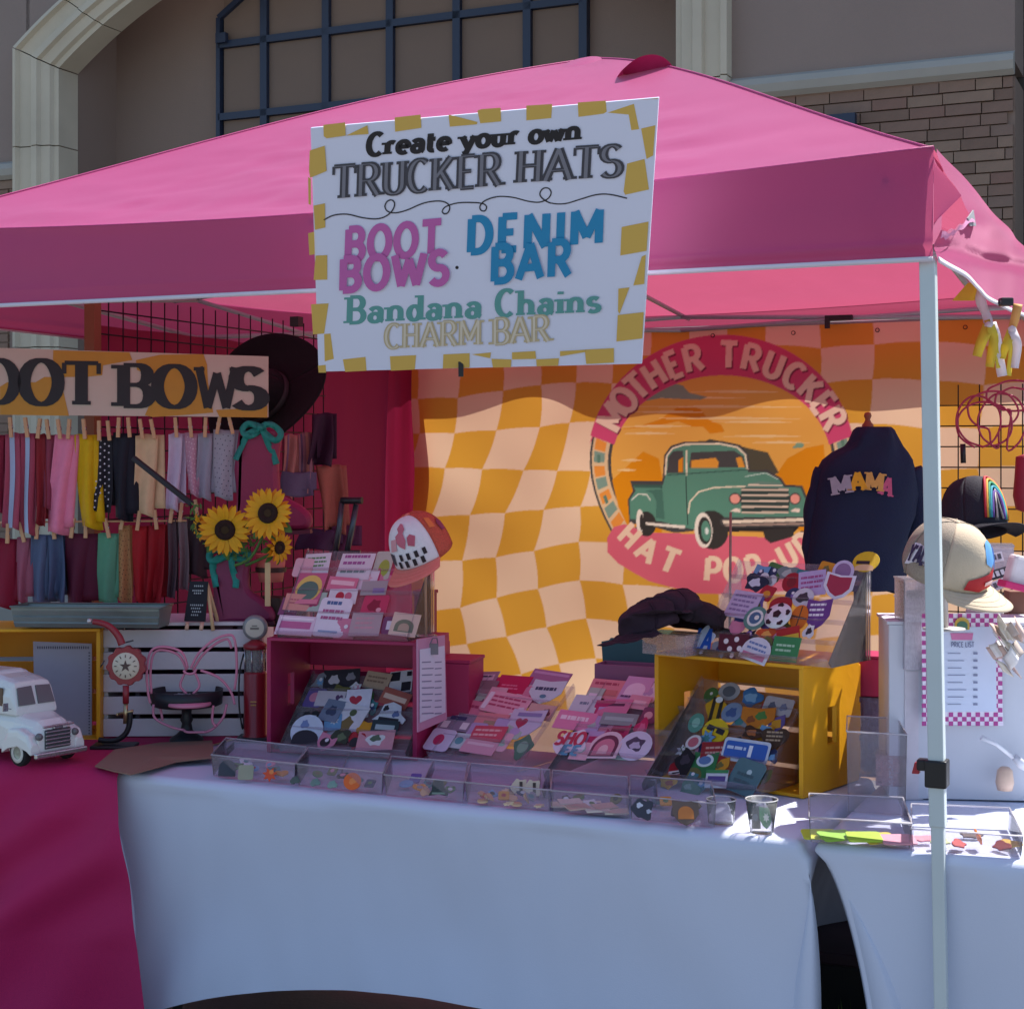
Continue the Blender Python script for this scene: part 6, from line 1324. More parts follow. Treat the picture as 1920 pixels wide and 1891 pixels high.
m = MB(); m.box((0, -.0350, gz_(1312)), (.018, .002, .004)); m.box((0, -.0350, gz_(1318)), (.016, .002, .004)); m.build('gold_badge', M('#b98a4c', .4), gp)
m = MB(); m.tube([Vector(p) for p in smooth_pts([(-.034, 0, gz_(1225)), (-.045, -.01, gz_(1260)), (-.046, -.012, gz_(1320)), (-.036, -.01, gz_(1365)), (-.034, 0, gz_(1340))], 5)], .0028, 6); m.build('hose', black, gp)
m = MB(); m.box((0, 0, .004), (.10, .08, .008)); m.build('base_plate', black, gp, bevel=.002)
# mini chalk board easel
cb = PL(at(346, 1166, 4.78), Vector((1, -.2, 0)), ZZ + Vector((.05, .28, 0))); ce = thing('chalk_board', 'small black chalk board sign on a wooden easel beside the magenta boot', 'sign', mat=cb.mat(.03, 0, 0))
m = MB(); m.hexa([cb.pt(-.002, .004, 0), cb.pt(.064, .004, 0), cb.pt(.064, .004, -.006), cb.pt(-.002, .004, -.006), cb.pt(.002, .125, 0), cb.pt(.06, .125, 0), cb.pt(.06, .125, -.006), cb.pt(.002, .125, -.006)]); m.build('board', M('#20242c', .9, 0, .1, 20), ce, world=True)
m = MB()
for (x0, x1, y) in ((.018, .046, .108), (.014, .05, .094), (.02, .044, .086), (.012, .05, .050), (.016, .044, .040), (.02, .05, .030), (.018, .042, .02)):
    x = x0
    while x < x1: m.add([cb.pt(x, y, .0008), cb.pt(x + .004, y, .0008), cb.pt(x + .0042, y + .004, .0008), cb.pt(x + .001, y + .005, .0008)], [(0, 1, 2, 3)]); x += .0062
m.build('chalk_writing', M('#a9b4b8', .9), ce, world=True)
for a_ in (.008, .054): m = MB(); m.tube([cb.pt(a_, .0, -.004), cb.pt(a_, -.022, -.002)], .006, 8); m.build('foot', M('#d9b9a0', .7), ce, world=True)
for s in (0, 1): m = MB(); m.tube([cb.pt(.055, .12, -.008), cb.pt(.085 + .0 * s, -.02, -.02 - .07 * s)], .006, 6); m.build('leg', woodp, ce, world=True)

# ============================================================ BOOTS, BOWS, SUNFLOWERS
mgb = M('#8c2150', .55, 0, .07, 8, .2, 120); teal = M('#1f8f86', .6, 0, .08, 20, .3, 200, .1)
def boot(label, px, Y, mt=mgb, th=.06):
    pts = smooth_pts(px, 3); c = at(*px[0], Y); pp = []
    P = PL(at(480, 1000, Y), (1, 0, 0), ZZ)
    o = [P.uv(x, y) for x, y in pts]; t = thing('boot', label, 'boot', at(px[0][0], max(y for x, y in px), Y))
    # inflate: rings from outline shrinking towards the middle plane
    n = len(o); ax = sum(a for a, b in o) / n; az = sum(b for a, b in o) / n; m = MB(); vs = []
    lv = [(-.5, .86), (-.38, .96), (-.15, 1), (.15, 1), (.38, .96), (.5, .86)]
    for d, s in lv:
        for i, (a, b) in enumerate(o):
            p_, q_ = o[i - 1], o[(i + 1) % n]; dx, dy = q_[0] - p_[0], q_[1] - p_[1]; L = math.hypot(dx, dy) or 1; k = (1 - s) * .11
            sgn_ = 1 if sum(o[j - 1][0] * o[j][1] - o[j][0] * o[j - 1][1] for j in range(n)) > 0 else -1
            vs.append(P.pt(a - dy / L * k * sgn_, b + dx / L * k * sgn_, -d * th))
    m.add(vs, [(k * n + i, k * n + (i + 1) % n, (k + 1) * n + (i + 1) % n, (k + 1) * n + i) for k in range(len(lv) - 1) for i in range(n)], True)
    m.add([vs[i] for i in range(n)], [list(range(n))]); m.add([vs[(len(lv) - 1) * n + i] for i in range(n)], [list(range(n))])
    m.build('upper', mt, t, world=True); return t, P
b1, P1 = boot('magenta cowgirl boot with a teal bow at its top, standing below the black hat', [(449, 805), (475, 812), (505, 800), (528, 808), (523, 860), (524, 905), (530, 928), (562, 945), (583, 965), (583, 985), (560, 993), (470, 990), (440, 985), (445, 940), (440, 880)], 5.05)
m = MB(); pts = [(438, 990), (472, 992), (520, 996), (583, 992), (584, 999), (520, 1003), (472, 1000), (470, 1015), (440, 1015)]; m.prism([P1.uv(x, y) for x, y in pts], .06, P1.o - P1.n * -.03, P1.e1, P1.e2); m.build('sole', M('#5c1c38', .6), b1, world=True)
b2, P2 = boot('magenta cowgirl boot with a teal bow and sunflower, standing left of the card rack', [(394, 1035), (420, 1042), (448, 1032), (471, 1040), (467, 1075), (470, 1104), (490, 1120), (512, 1140), (516, 1160), (495, 1168), (440, 1166), (404, 1168), (402, 1120), (400, 1080)], 4.86, M('#7a2452', .55, 0, .07, 8, .2, 120))
m = MB(); pts = [(402, 1168), (440, 1167), (480, 1168), (516, 1162), (517, 1169), (480, 1174), (440, 1172), (438, 1180), (404, 1180)]; m.prism([P2.uv(x, y) for x, y in pts], .06, P2.o - P2.n * -.03, P2.e1, P2.e2); m.build('sole', M('#4a1830', .6), b2, world=True)
def strip(P, pts, w, mt, nm, parent, h=0, amp=.004, taper=None):
    """ribbon of cloth along picture points"""
    pts = smooth_pts(pts, 5); m = MB(); vs = []; N = len(pts)
    for i, (x, y) in enumerate(pts):
        a, b = P.uv(x, y); a2, b2 = P.uv(*pts[min(i + 1, N - 1)]); a1, b1_ = P.uv(*pts[max(i - 1, 0)])
        d = Vector((a2 - a1, b2 - b1_)).normalized(); ww = w * (taper[0] + (taper[1] - taper[0]) * i / (N - 1) if taper else 1)
        for k in (-1, 0, 1): vs.append(P.pt(a - d.y * ww / 2 * k, b + d.x * ww / 2 * k, h + amp * math.sin(i * .55) + k * .006 * math.sin(i * .37 + x * .3)))
    m.add(vs, [(i * 3 + k, i * 3 + k + 1, i * 3 + k + 4, i * 3 + k + 3) for i in range(N - 1) for k in (0, 1)], True)
    return m.build(nm, mt, parent, world=True, solid=.0015)
def bow(label, P, L, c, tails, w, mt=teal, h=.04):
    t = thing('bow', label, 'bow', P.P(*c, h))
    for k, pts in enumerate(L): strip(P, pts, w, mt, 'loop', t, h + .002 * k, .004)
    for k, pts in enumerate(tails): strip(P, pts, w, mt, 'tail', t, h - .003 - .002 * k, .005)
    m = MB(); m.lathe([(0, -.011), (.009, -.007), (.011, 0), (.009, .007), (0, .011)], 12, P.P(*c, h + .006)); m.build('knot', mt, t, world=True)
bow('teal ribbon bow tied on the tall magenta boot below the black hat', P1, [[(492, 800), (470, 795), (458, 806), (472, 818), (492, 806)], [(494, 800), (512, 796), (530, 812), (520, 826), (496, 808)]], (492, 802), [[(490, 803), (468, 816), (455, 840), (446, 862)], [(496, 803), (505, 830), (515, 850), (522, 870)]], .019)
bow('teal ribbon bow tied on the magenta boot under the sunflowers', P2, [[(432, 1035), (412, 1028), (398, 1036), (404, 1050), (430, 1040)], [(434, 1035), (452, 1032), (470, 1036), (464, 1048), (436, 1040)]], (433, 1036), [[(418, 1042), (404, 1055), (406, 1080), (410, 1098)], [(438, 1042), (440, 1065), (446, 1085), (446, 1100)]], .020)
yelp = M('#e6b012', .6, 0, .12, 40, .3, 200, .2); yelp2 = M('#d98d0c', .6, 0, .12, 40, .3, 200, .2); grn_l = M('#4f7a35', .6, 0, .15, 30, .2, 100, .15); brn = M('#2a1712', .9, 0, .25, 60, .8, 300)
def petal_mesh(L, w, mt, nm='petal'):
    m = MB(); rows_ = [(0, .35), (.25, .85), (.5, 1), (.75, .72), (.92, .3), (1, .02)]
    vs = []
    for t_, q_ in rows_:
        for k in (-1, 0, 1): vs.append((L * t_, k * w / 2 * q_, .004 * math.sin(t_ * 3) + (-.002 if k == 0 else 0)))
    m.add(vs, [(i * 3 + k, i * 3 + k + 1, i * 3 + k + 4, i * 3 + k + 3) for i in range(5) for k in (0, 1)], True); o = m.build(nm, mt, loc=(0, 0, 0)); o_me = o.data; bpy.data.objects.remove(o); return o_me
def sunflower(label, x, y, Y, r, tiltx=0, tiltz=0, n=17, stem=None):
    c = at(x, y, Y); rm = Matrix.Rotation(R(90 + tiltx), 4, 'X'); rm = Matrix.Rotation(R(tiltz), 4, 'Z') @ rm
    t = thing('sunflower', label, 'sunflower', mat=Matrix.Translation(c) @ rm); rd = r * .40
    m = MB(); m.lathe([(0, .006), (rd * .4, .005), (rd * .55, .009), (rd * .9, .010), (rd, .004), (rd * .9, -.004), (0, -.008)], 28); m.build('seed_head', brn, t)
    m = MB(); m.lathe([(0, .0072), (rd * .38, .0066)], 20); m.build('centre', M('#3a2a12', .9, 0, .3, 80), t)
    for ring, (mt, L, z, off, tl) in enumerate(((yelp, r * .68, .003, 0, 12), (yelp2, r * .66, -.002, .5, 2))):
        me_ = petal_mesh(L, r * .26, mt)
        for i in range(n):
            o = bpy.data.objects.new('petal', me_); COL.objects.link(o); o.parent = t; a_ = 2 * math.pi * (i + off) / n + rc.uniform(-.06, .06)
            o.matrix_basis = Matrix.Rotation(a_, 4, 'Z') @ Matrix.Translation((rd * .85, 0, z)) @ Matrix.Rotation(-R(tl + rc.uniform(-10, 10)), 4, 'Y') @ Matrix.Scale(rc.uniform(.88, 1.08), 4)
    if stem:
        m = MB(); m.tube([Vector(p) for p in smooth_pts([tuple(c + Vector((0, .012, -.005)))] + [tuple(at(a, b, Y + .03)) for a, b in stem], 4)], .0045, 8); m.build('stem', grn_l, t, world=True)
    for k in range(4):
        a_ = R(200 + 40 * k + rc.uniform(-10, 10)); me_ = petal_mesh(r * .8, r * .4, grn_l, 'leaf'); o = bpy.data.objects.new('leaf', me_); COL.objects.link(o); o.parent = t
        o.matrix_basis = Matrix.Rotation(a_, 4, 'Z') @ Matrix.Translation((rd * .9, 0, -.010)) @ Matrix.Rotation(R(8), 4, 'Y')
    return t
sunflower('sunflower facing us above the lower teal bow', 422, 993, 4.74, .077, 2, 6, stem=[(425, 1020), (428, 1050)])
sunflower('highest sunflower in front of the tall magenta boot', 503, 962, 4.72, .077, -8, -8, stem=[(495, 1000), (470, 1045), (440, 1060)])
sunflower('small sunflower turned to the right below the highest one', 522, 1026, 4.74, .050, 4, 52, 14, stem=[(505, 1040), (460, 1060)])
sunflower('half hidden small yellow flower left of the front sunflower', 378, 988, 4.79, .042, 10, -50, 12)
# leaf mass between the flowers
m = MB(); rl = random.Random(8)
for i in range(90):
    x, y = rl.choice([(385, 1005), (470, 1000), (480, 1010), (450, 1030), (372, 965)]); p_ = at(x + rl.uniform(-22, 22), y + rl.uniform(-24, 24), 4.79 + rl.uniform(-.02, .03)); a_ = rl.uniform(0, 6.3); L = rl.uniform(.012, .028)
    d_ = Vector((math.cos(a_), rl.uniform(-.5, .5), math.sin(a_))); s_ = Vector((-d_.z, .2, d_.x)) * .3; m.add([p_, p_ + (d_ + s_) * L * .5, p_ + d_ * L, p_ + (d_ - s_) * L * .5], [(0, 1, 2, 3)])
tagit(m.build('leaves', grn_l, kind='stuff'), 'small green leaves filling the gaps between the sunflowers', 'leaves')
# flat wooden paddle sticks and peach pot
m = MB(); m.box(at(502, 1095, 4.78), (.016, .006, .13)); tagit(m.build('wooden_stick', woodp), 'flat wooden stick standing upright beside the card rack', 'stick')
m = MB(); c_ = at(508, 1090, 4.9); m.lathe([(0, 0), (.036, 0), (.042, .04), (.046, .085), (.042, .085), (.038, .05), (0, .05)], 28, c_); pot = thing('pot', 'peach pink pot with a brown band behind the wooden stick', 'pot', c_); m.build('wall', M('#c9736a', .6, 0, .06), pot, world=True)
m = MB(); m.lathe([(.047, .03), (.0475, .045)], 28, c_ - ZZ * .0); m.build('band', M('#3a2622', .6), pot, world=True)
m = MB(); m.box(at(510, 1145, 4.9), (.09, .07, .09), Matrix.Rotation(-R(16), 3, 'Z')); tagit(m.build('block', M('#3b2a24', .7, 0, .2, 40), bevel=.006), 'dark brown block with gold flecks under the peach pot', 'block')

# ============================================================ HANGING ROW OF BOOT BOWS
BO = 4.93
bs = PL(at(0, 780, BO), Vector((1, .10, 0)), ZZ)
sn = thing('boot_bows_sign', 'cream and gold checkered board lettered BOOT BOWS in black above the hanging ribbons', 'sign', mat=bs.mat(.2, 0, 0))
def bq(mb, pts, h, d=.001): n = len(pts); mb.add([bs.P(x, y, h) for x, y in pts], [list(range(n))])
def B3(pts): return [(x / 3, 560 + y / 3) for x, y in pts]
m = MB(); n4 = [(-130, 648), (503, 668), (503, 782), (-130, 776)]; m.add([bs.P(x, y, 0) for x, y in n4] + [bs.P(x, y, -.012) for x, y in n4], [(0, 1, 2, 3), (7, 6, 5, 4), (0, 1, 5, 4), (1, 2, 6, 5), (2, 3, 7, 6), (3, 0, 4, 7)]); m.build('board', M('#c9bcae', .6, 0, .03), sn, world=True)
gd2 = M('#c08f32', .6, 0, .05)
for pts in ([(300, 290), (728, 302), (745, 345), (580, 375), (575, 430), (480, 440), (350, 440), (330, 420), (298, 340)], [(0, 495), (40, 470), (200, 470), (250, 440), (350, 440), (352, 500), (388, 658), (0, 652)], [(765, 345), (900, 315), (1145, 312), (1165, 370), (1170, 470), (1200, 640), (1020, 655), (860, 665), (815, 655), (870, 530), (860, 440), (770, 400)], [(1215, 625), (1320, 620), (1505, 600), (1505, 668), (1235, 664)], [(-300, 290), (-120, 290), (-100, 470), (-280, 480)]):
    m = MB(); bq(m, B3(pts), .0012); m.build('gold_check', gd2, sn, world=True)
m = MB()
put_text(m, bs, 'B', (-121, 768), (-50, 768), (-121, 672), .003, hv=.13, lt=.05, serif=.06); put_text(m, bs, 'O', (-42, 754), (37, 756), (-42, 674), .003, hv=.13, lt=.05, serif=.06)
put_text(m, bs, 'O', (36, 757), (119, 758), (36, 675), .003, hv=.13, lt=.05, serif=.06); put_text(m, bs, 'T', (116, 758), (190, 759), (116, 680), .003, hv=.13, lt=.05, serif=.06)
put_text(m, bs, 'B', (217, 761), (290, 762), (217, 684), .003, hv=.13, lt=.05, serif=.06); put_text(m, bs, 'O', (286, 762), (368, 764), (286, 685), .003, hv=.13, lt=.05, serif=.06)
put_text(m, bs, 'W', (368, 764), (446, 765), (368, 688), .003, hv=.11, lt=.045, serif=.04); put_text(m, bs, 'S', (432, 764), (500, 765), (432, 691), .003, hv=.15, lt=.07, serif=0)
m.build('lettering', M('#23242a', .6, 0, .03), sn, world=True)
# rods carrying the pins
HP = PL(at(0, 790, BO + .03), Vector((1, .10, 0)), ZZ); HP2 = PL(at(0, 985, BO + .06), Vector((1, .10, 0)), ZZ)
for P, y0, y1, nm in ((HP, 772, 776, 'upper wooden rod behind the black and gold sign board'), (HP2, 980, 976, 'lower wooden rod carrying the second row of ribbons')):
    m = MB(); m.tube([P.P(-120, y0, -.004), P.P(440 if P is HP else 350, y1, -.004)], .003, 8); tagit(m.build('rod', woodp), nm, 'rod')
pinm = M('#c9a27c', .7, 0, .1, 30)
pin_me = None
def pin(P, x, y, tilt, label, h=.012, mt=None, s=1.35):
    mtx = P.mat(*P.uv(x, y), h, R(tilt)) @ Matrix.Scale(s, 4)
    t = thing('clothes_pin', label, 'clothes pin', mat=mtx, group='wooden clothes pins holding the hanging ribbons')
    for sy in (-1, 1):
        m = MB(); m.hexa([(-.004, sy * .003 - .002, -.022), (.004, sy * .003 - .002, -.022), (.004, sy * .003 + .002, -.022), (-.004, sy * .003 + .002, -.022), (-.0035, sy * .006 - .002, .024), (.0035, sy * .006 - .002, .024), (.0035, sy * .006 + .002, .024), (-.0035, sy * .006 + .002, .024)])
        m.v = [Vector((v.x, v.z, v.y)) for v in m.v]; m.build('prong', pinm, t)
    m = MB(); m.tube([(-.005, .002, 0), (.005, .002, 0)], .0045, 8); m.build('spring', tch, t)
_pl = {}
def pinlabel(desc, k, pins, P):
    d = desc.split(' hanging')[0].split(' with')[0].split(' in the')[0].split(' at the')[0]
    row = 'upper' if P is HP else 'lower'
    l_ = ('' if pins == 1 else 'left ' if k == 0 else 'right ') + 'clothes pin on the ' + d + ', ' + row + ' row'
    _pl[l_] = _pl.get(l_, 0) + 1
    return 'wooden ' + l_ + ('', ' (second from the left)', ' (third from the left)')[_pl[l_] - 1]
def ribb(P, x0, x1, y0, y1, col, desc, lean=0, stripes=None, dots=None, pins=1, wav=.006, notch=True, checks=False, var=.08, h=0):
    t = thing('ribbon', desc, 'ribbon', P.P((x0 + x1) / 2, y1))
    mt = M(col, .75, 0, var, 40, .25, 250, .12); ph = x0 * .7
    def fn(s, t_, hh=0, full=True):
        a = x0 + (x1 - x0) * (.5 + (s - .5) * (1 + (.22 * math.sin(ph * 3) ) * t_)) + (lean + 6 * math.sin(ph * 1.9)) * t_ + 3.5 * math.sin(ph + t_ * 4) * t_; yb = y1 - (9 if notch else 0) * (1 - abs(2 * s - 1)) * 0 + (7 * (s - .5) if notch else 0)
        y = y0 + (yb - y0) * t_ + 2 * math.sin(s * 6 + ph); return P.P(a, y, h + hh + wav * 1.5 * math.sin(s * 6.5 + ph + t_ * 2) * (.35 + t_) )
    m = MB(); m.grid(fn, 10, 14); m.build('cloth', mt, t, world=True, solid=.001)
    m = MB(); m.grid(lambda s, t_: P.P(x0 + (x1 - x0) * (.25 + s) + lean * t_ * 1.2, y0 + (y1 - 12 - y0) * t_, h - .012 + wav * math.sin(s * 4 + ph + 2)), 8, 10); m.build('back_fold', mt, t, world=True, solid=.001)
    if stripes:
        for s0, s1, c in stripes:
            m = MB(); m.grid(lambda s, t_: fn(s0 + (s1 - s0) * s, t_, .0022), 2, 14); m.build('stripe', M(c, .75, 0, .04), t, world=True)
    if dots or checks:
        m = MB(); rr_ = random.Random(int(x0)); ny = int((y1 - y0) / (9 if dots else 6)); nx = 4
        for j in range(1, ny):
            for i in range(nx):
                if checks and (i + j) % 2: continue
                s, t_ = (i + .5 + (.5 * (j % 2) if dots else 0)) / (nx + .5), j / ny; p_ = fn(min(s, .97), t_, .0025); r_ = .0019 if dots else .0034
                if dots: r_ *= rr_.uniform(.7, 1.3)
                m.add([p_ + P.e1 * r_ + P.e2 * 0, p_ + P.e2 * r_, p_ - P.e1 * r_, p_ - P.e2 * r_], [(0, 1, 2, 3)])
        m.build('print', M(dots or checks, .8), t, world=True)
    for k in range(pins):
        xx = x0 + (x1 - x0) * ((k + .5) / pins); pin(P, xx + rc.uniform(-2, 2), y0 - 10, rc.uniform(-14, 14), pinlabel(desc, k, pins, P), .014 + h)
ribb(HP, -22, 8, 815, 960, '#8c2040', 'crimson ribbon hanging at the very left edge of the upper row')
ribb(HP, 10, 37, 812, 990, '#b0506a', 'rose ribbon with a pale blue stripe, leftmost of the pair', stripes=[(.3, .62, '#a9bfe0')], lean=-4)
ribb(HP, 39, 66, 812, 1000, '#a84862', 'rose ribbon with a pale blue stripe, right one of the pair', stripes=[(.3, .62, '#a9bfe0')], lean=-6)
ribb(HP, 62, 84, 814, 985, '#8f2430', 'dark brick red ribbon hanging left of the dusty red one', h=-.006)
ribb(HP, 78, 104, 815, 955, '#94405a', 'dusty red ribbon hanging left of the bright pink one', h=-.012)
ribb(HP, 103, 140, 815, 1000, '#f08fb4', 'bright pink ribbon hanging left of the yellow one', lean=-10, pins=2, wav=.01)
ribb(HP, 139, 176, 815, 990, '#dcb700', 'bright yellow ribbon hanging in the upper row', lean=10, wav=.012)
ribb(HP, 178, 212, 818, 960, '#1e1f2c', 'black ribbon with fine white checks in the upper row', checks='#cfd0dc', h=-.008, pins=2)
ribb(HP, 212, 252, 812, 975, '#161a2c', 'navy black ribbon hanging in the middle of the upper row', lean=2, pins=2, wav=.012, h=.004)
ribb(HP, 254, 297, 815, 965, '#e2c49c', 'cream ribbon hanging right of the navy one', pins=2, lean=2)
ribb(HP, 316, 342, 812, 955, '#cfc3de', 'pale lavender ribbon hanging right of the cream one')
ribb(HP, 346, 370, 812, 930, '#c99ab4', 'pink ribbon with small pale dots in the upper row', dots='#e8d4e0')
ribb(HP, 371, 398, 812, 935, '#9fa2b6', 'plain grey ribbon in the upper row')
ribb(HP, 400, 443, 806, 935, '#aeb0c0', 'light grey ribbon with dark dots, rightmost of the upper row', dots='#4c4e66', wav=.004, pins=2)
ribb(HP2, -14, 28, 1010, 1140, '#8c1038', 'crimson ribbon at the left edge of the lower row', pins=2)
ribb(HP2, 32, 56, 1008, 1130, '#a8607a', 'rose ribbon in the lower row beside the denim one')
ribb(HP2, 58, 88, 1002, 1135, '#5a6d90', 'blue denim ribbon in the lower row', lean=-4, wav=.01)
ribb(HP2, 90, 118, 1002, 1128, '#506488', 'darker blue denim ribbon in the lower row', lean=4, wav=.01)
ribb(HP2, 122, 178, 1000, 1138, '#5a1236', 'wide dark maroon ribbon in the lower row', pins=2, wav=.012)
ribb(HP2, 184, 220, 1000, 1132, '#5fa587', 'sea green ribbon in the lower row', wav=.005)
ribb(HP2, 222, 243, 985, 1130, '#b98a5a', 'tan ribbon with dark spots in the lower row', dots='#5c3a24', h=-.004)
ribb(HP2, 248, 276, 986, 1130, '#ae1422', 'bright red ribbon in the lower row, left one', h=.002)
ribb(HP2, 278, 310, 984, 1132, '#9c0c1e', 'bright red ribbon in the lower row, right one', wav=.009)
ribb(HP2, 314, 330, 972, 1120, '#5a4650', 'taupe ribbon in the lower row beside the red ones')
ribb(HP2, 332, 350, 970, 1105, '#7d6c72', 'thin grey brown ribbon in the lower row', h=-.006)
ribb(HP2, 354, 386, 965, 1080, '#35222c', 'dark brown ribbon in the lower row behind the sunflowers', h=-.010)
# black strap end pointing to the sunflowers
m = MB(); a_, b_ = at(250, 858, BO - .05), at(360, 945, BO - .12); m.tube([a_, b_], .011, 4); tagit(m.build('strap', M('#1b1c26', .6, 0, .1, 20), bevel=.002), 'black strap slanting in front of the cream ribbon', 'strap')
# a white basket board below the row
# grid walls
def gridwall(name, label, o, e1, W, H, step=.076, r=.0026, dx0=0):
    t = thing(name, label, 'grid wall', o + e1 * W / 2, math.atan2(e1.y, e1.x)); wm = M('#17171c', .45, .3, .05)
    nv_, nh_ = int(W / step), int(H / step)
    mv = MB(); mv.tube([(0, 0, 0), (0, 0, H)], r, 6); ov = mv.build('wire', wm, loc=(0, 0, 0)); mh = MB(); mh.tube([(0, 0, 0), (W, 0, 0)], r, 6); oh = mh.build('wire', wm, loc=(0, 0, 0))
    for i in range(nv_ + 1):
        o_ = bpy.data.objects.new('wire', ov.data); COL.objects.link(o_); o_.parent = t; o_.location = (i * step - W / 2, .0027, 0)
    for j in range(nh_ + 1):
        o_ = bpy.data.objects.new('wire', oh.data); COL.objects.link(o_); o_.parent = t; o_.location = (-W / 2, -.0027, j * step)
    for ob in (ov, oh): bpy.data.objects.remove(ob)
    return t
gridwall('grid_wall', 'black wire grid wall along the left side, above the hanging ribbons', T(-2.80, .75, .62), V, 1.45, 1.50)
GWp = PL(T(0, 2.62, 0), U, ZZ); ga, gzt = GWp.uv(1757, 722)
gridwall('grid_wall', 'black wire grid wall at the right behind the caps, with a pink cord coiled on it', T(ga, 2.62, gzt - 1.14), U, .84, 1.14)
m = MB(); m.hexa([T(-2.8, .70, .5), T(-2.76, .70, .5), T(-2.76, .735, .5), T(-2.8, .735, .5), T(-2.8, .70, 2.12), T(-2.76, .70, 2.12), T(-2.76, .735, 2.12), T(-2.8, .735, 2.12)])
tagit(m.build('wooden_post', M('#8a5a3c', .7, 0, .1, 10)), 'brown wooden post at the near end of the left wire grid', 'post')
# cowboy hat hung on the left grid
hm = Matrix.Translation(at(496, 745, 5.35)) @ Matrix.Rotation(R(-20), 4, 'Z') @ Matrix.Rotation(R(-28), 4, 'Y') @ Matrix.Rotation(R(68), 4, 'X') @ Matrix.Scale(1.1, 4)
ht = thing('cowboy_hat', 'black felt cowboy hat hanging on the wire grid behind the sign board', 'hat', mat=hm); felt = M('#0f1118', .95, 0, .15, 30, .4, 200)
m = MB()
def brim(s, t_):
    a_ = 2 * math.pi * s; r_ = .085 + .125 * t_; x = r_ * 1.06 * math.cos(a_); y = r_ * .90 * math.sin(a_); return Vector((x, y, .045 * t_ ** 2 * abs(math.sin(a_)) ** 2 - .012 * t_ * abs(math.cos(a_)) ** 3))
m.grid(brim, 72, 8); m.build('brim', felt, ht, solid=.004)
m = MB()
def crown(s, t_):
    a_ = 2 * math.pi * s; k = 1 - .22 * t_ if t_ < .75 else (1 - .165) * (1 - (t_ - .75) / .25) ** .5
    z = .115 * min(1, t_ / .75); z -= .03 * math.exp(-(math.sin(a_) * k / .35) ** 2) * max(0, t_ - .5) * 2; return Vector((.092 * k * math.cos(a_), .078 * k * math.sin(a_), z))
m.grid(crown, 48, 16); m.build('crown', felt, ht, solid=.003)
m = MB(); m.lathe([(.0935, .004), (.092, .024), (.0945, .024), (.0955, .004)], 40, sy=.85); m.build('hat_band', M('#2a2a30', .6), ht)
# hanging scarves right of the boot, on the side grid
SPn = PL(at(590, 850, 5.6), Vector((1, .35, 0)), ZZ)
ribb(SPn, 532, 556, 815, 930, '#c98a86', 'peach scarf hanging right of the tall magenta boot', stripes=[(.25, .4, '#8a6a8c')], pins=0, h=.01)
ribb(SPn, 558, 582, 812, 925, '#a87a8c', 'mauve striped scarf hanging beside the peach one', stripes=[(.2, .35, '#6a5478'), (.6, .8, '#c9938a')], pins=0)
ribb(SPn, 527, 580, 885, 930, '#6e6488', 'grey violet pouch hanging below the striped scarf', pins=0, h=.02, notch=False)
ribb(SPn, 584, 622, 775, 872, '#3e2040', 'dark plum scarf hanging below the black hat', pins=0, wav=.012, h=.01)
ribb(SPn, 592, 640, 872, 1000, '#b06a5c', 'terracotta pink scarf hanging left of the trolley handle', pins=0, wav=.014, lean=6)
ribb(SPn, 560, 625, 992, 1030, '#43204a', 'dark purple folded cloth behind the top of the card rack', pins=0, h=.02, notch=False, wav=.012)
ribb(SPn, 622, 668, 985, 1035, '#5c2650', 'plum cloth hanging behind the trolley handle', pins=0, notch=False)
# trolley handle
TY = 4.95; th_ = thing('trolley_handle', 'dark grey telescopic trolley handle rising behind the card rack', 'handle', at(636, 1045, TY))
gm = M('#4f5760', .35, .7, .08)
for pts in ([(641, 940), (636, 990), (626, 1050)], [(668, 945), (660, 990), (647, 1050)]):
    m = MB(); m.tube([at(x, y, TY) for x, y in pts], .009, 8); m.build('tube', gm, th_, world=True)
m = MB(); m.tube([at(640, 938, TY), at(679, 938, TY - .02)], .011, 10); m.build('grip', black, th_, world=True)
m = MB(); m.box(at(655, 1040, TY), (.07, .03, .03)); m.build('socket', black, th_, world=True, bevel=.003)

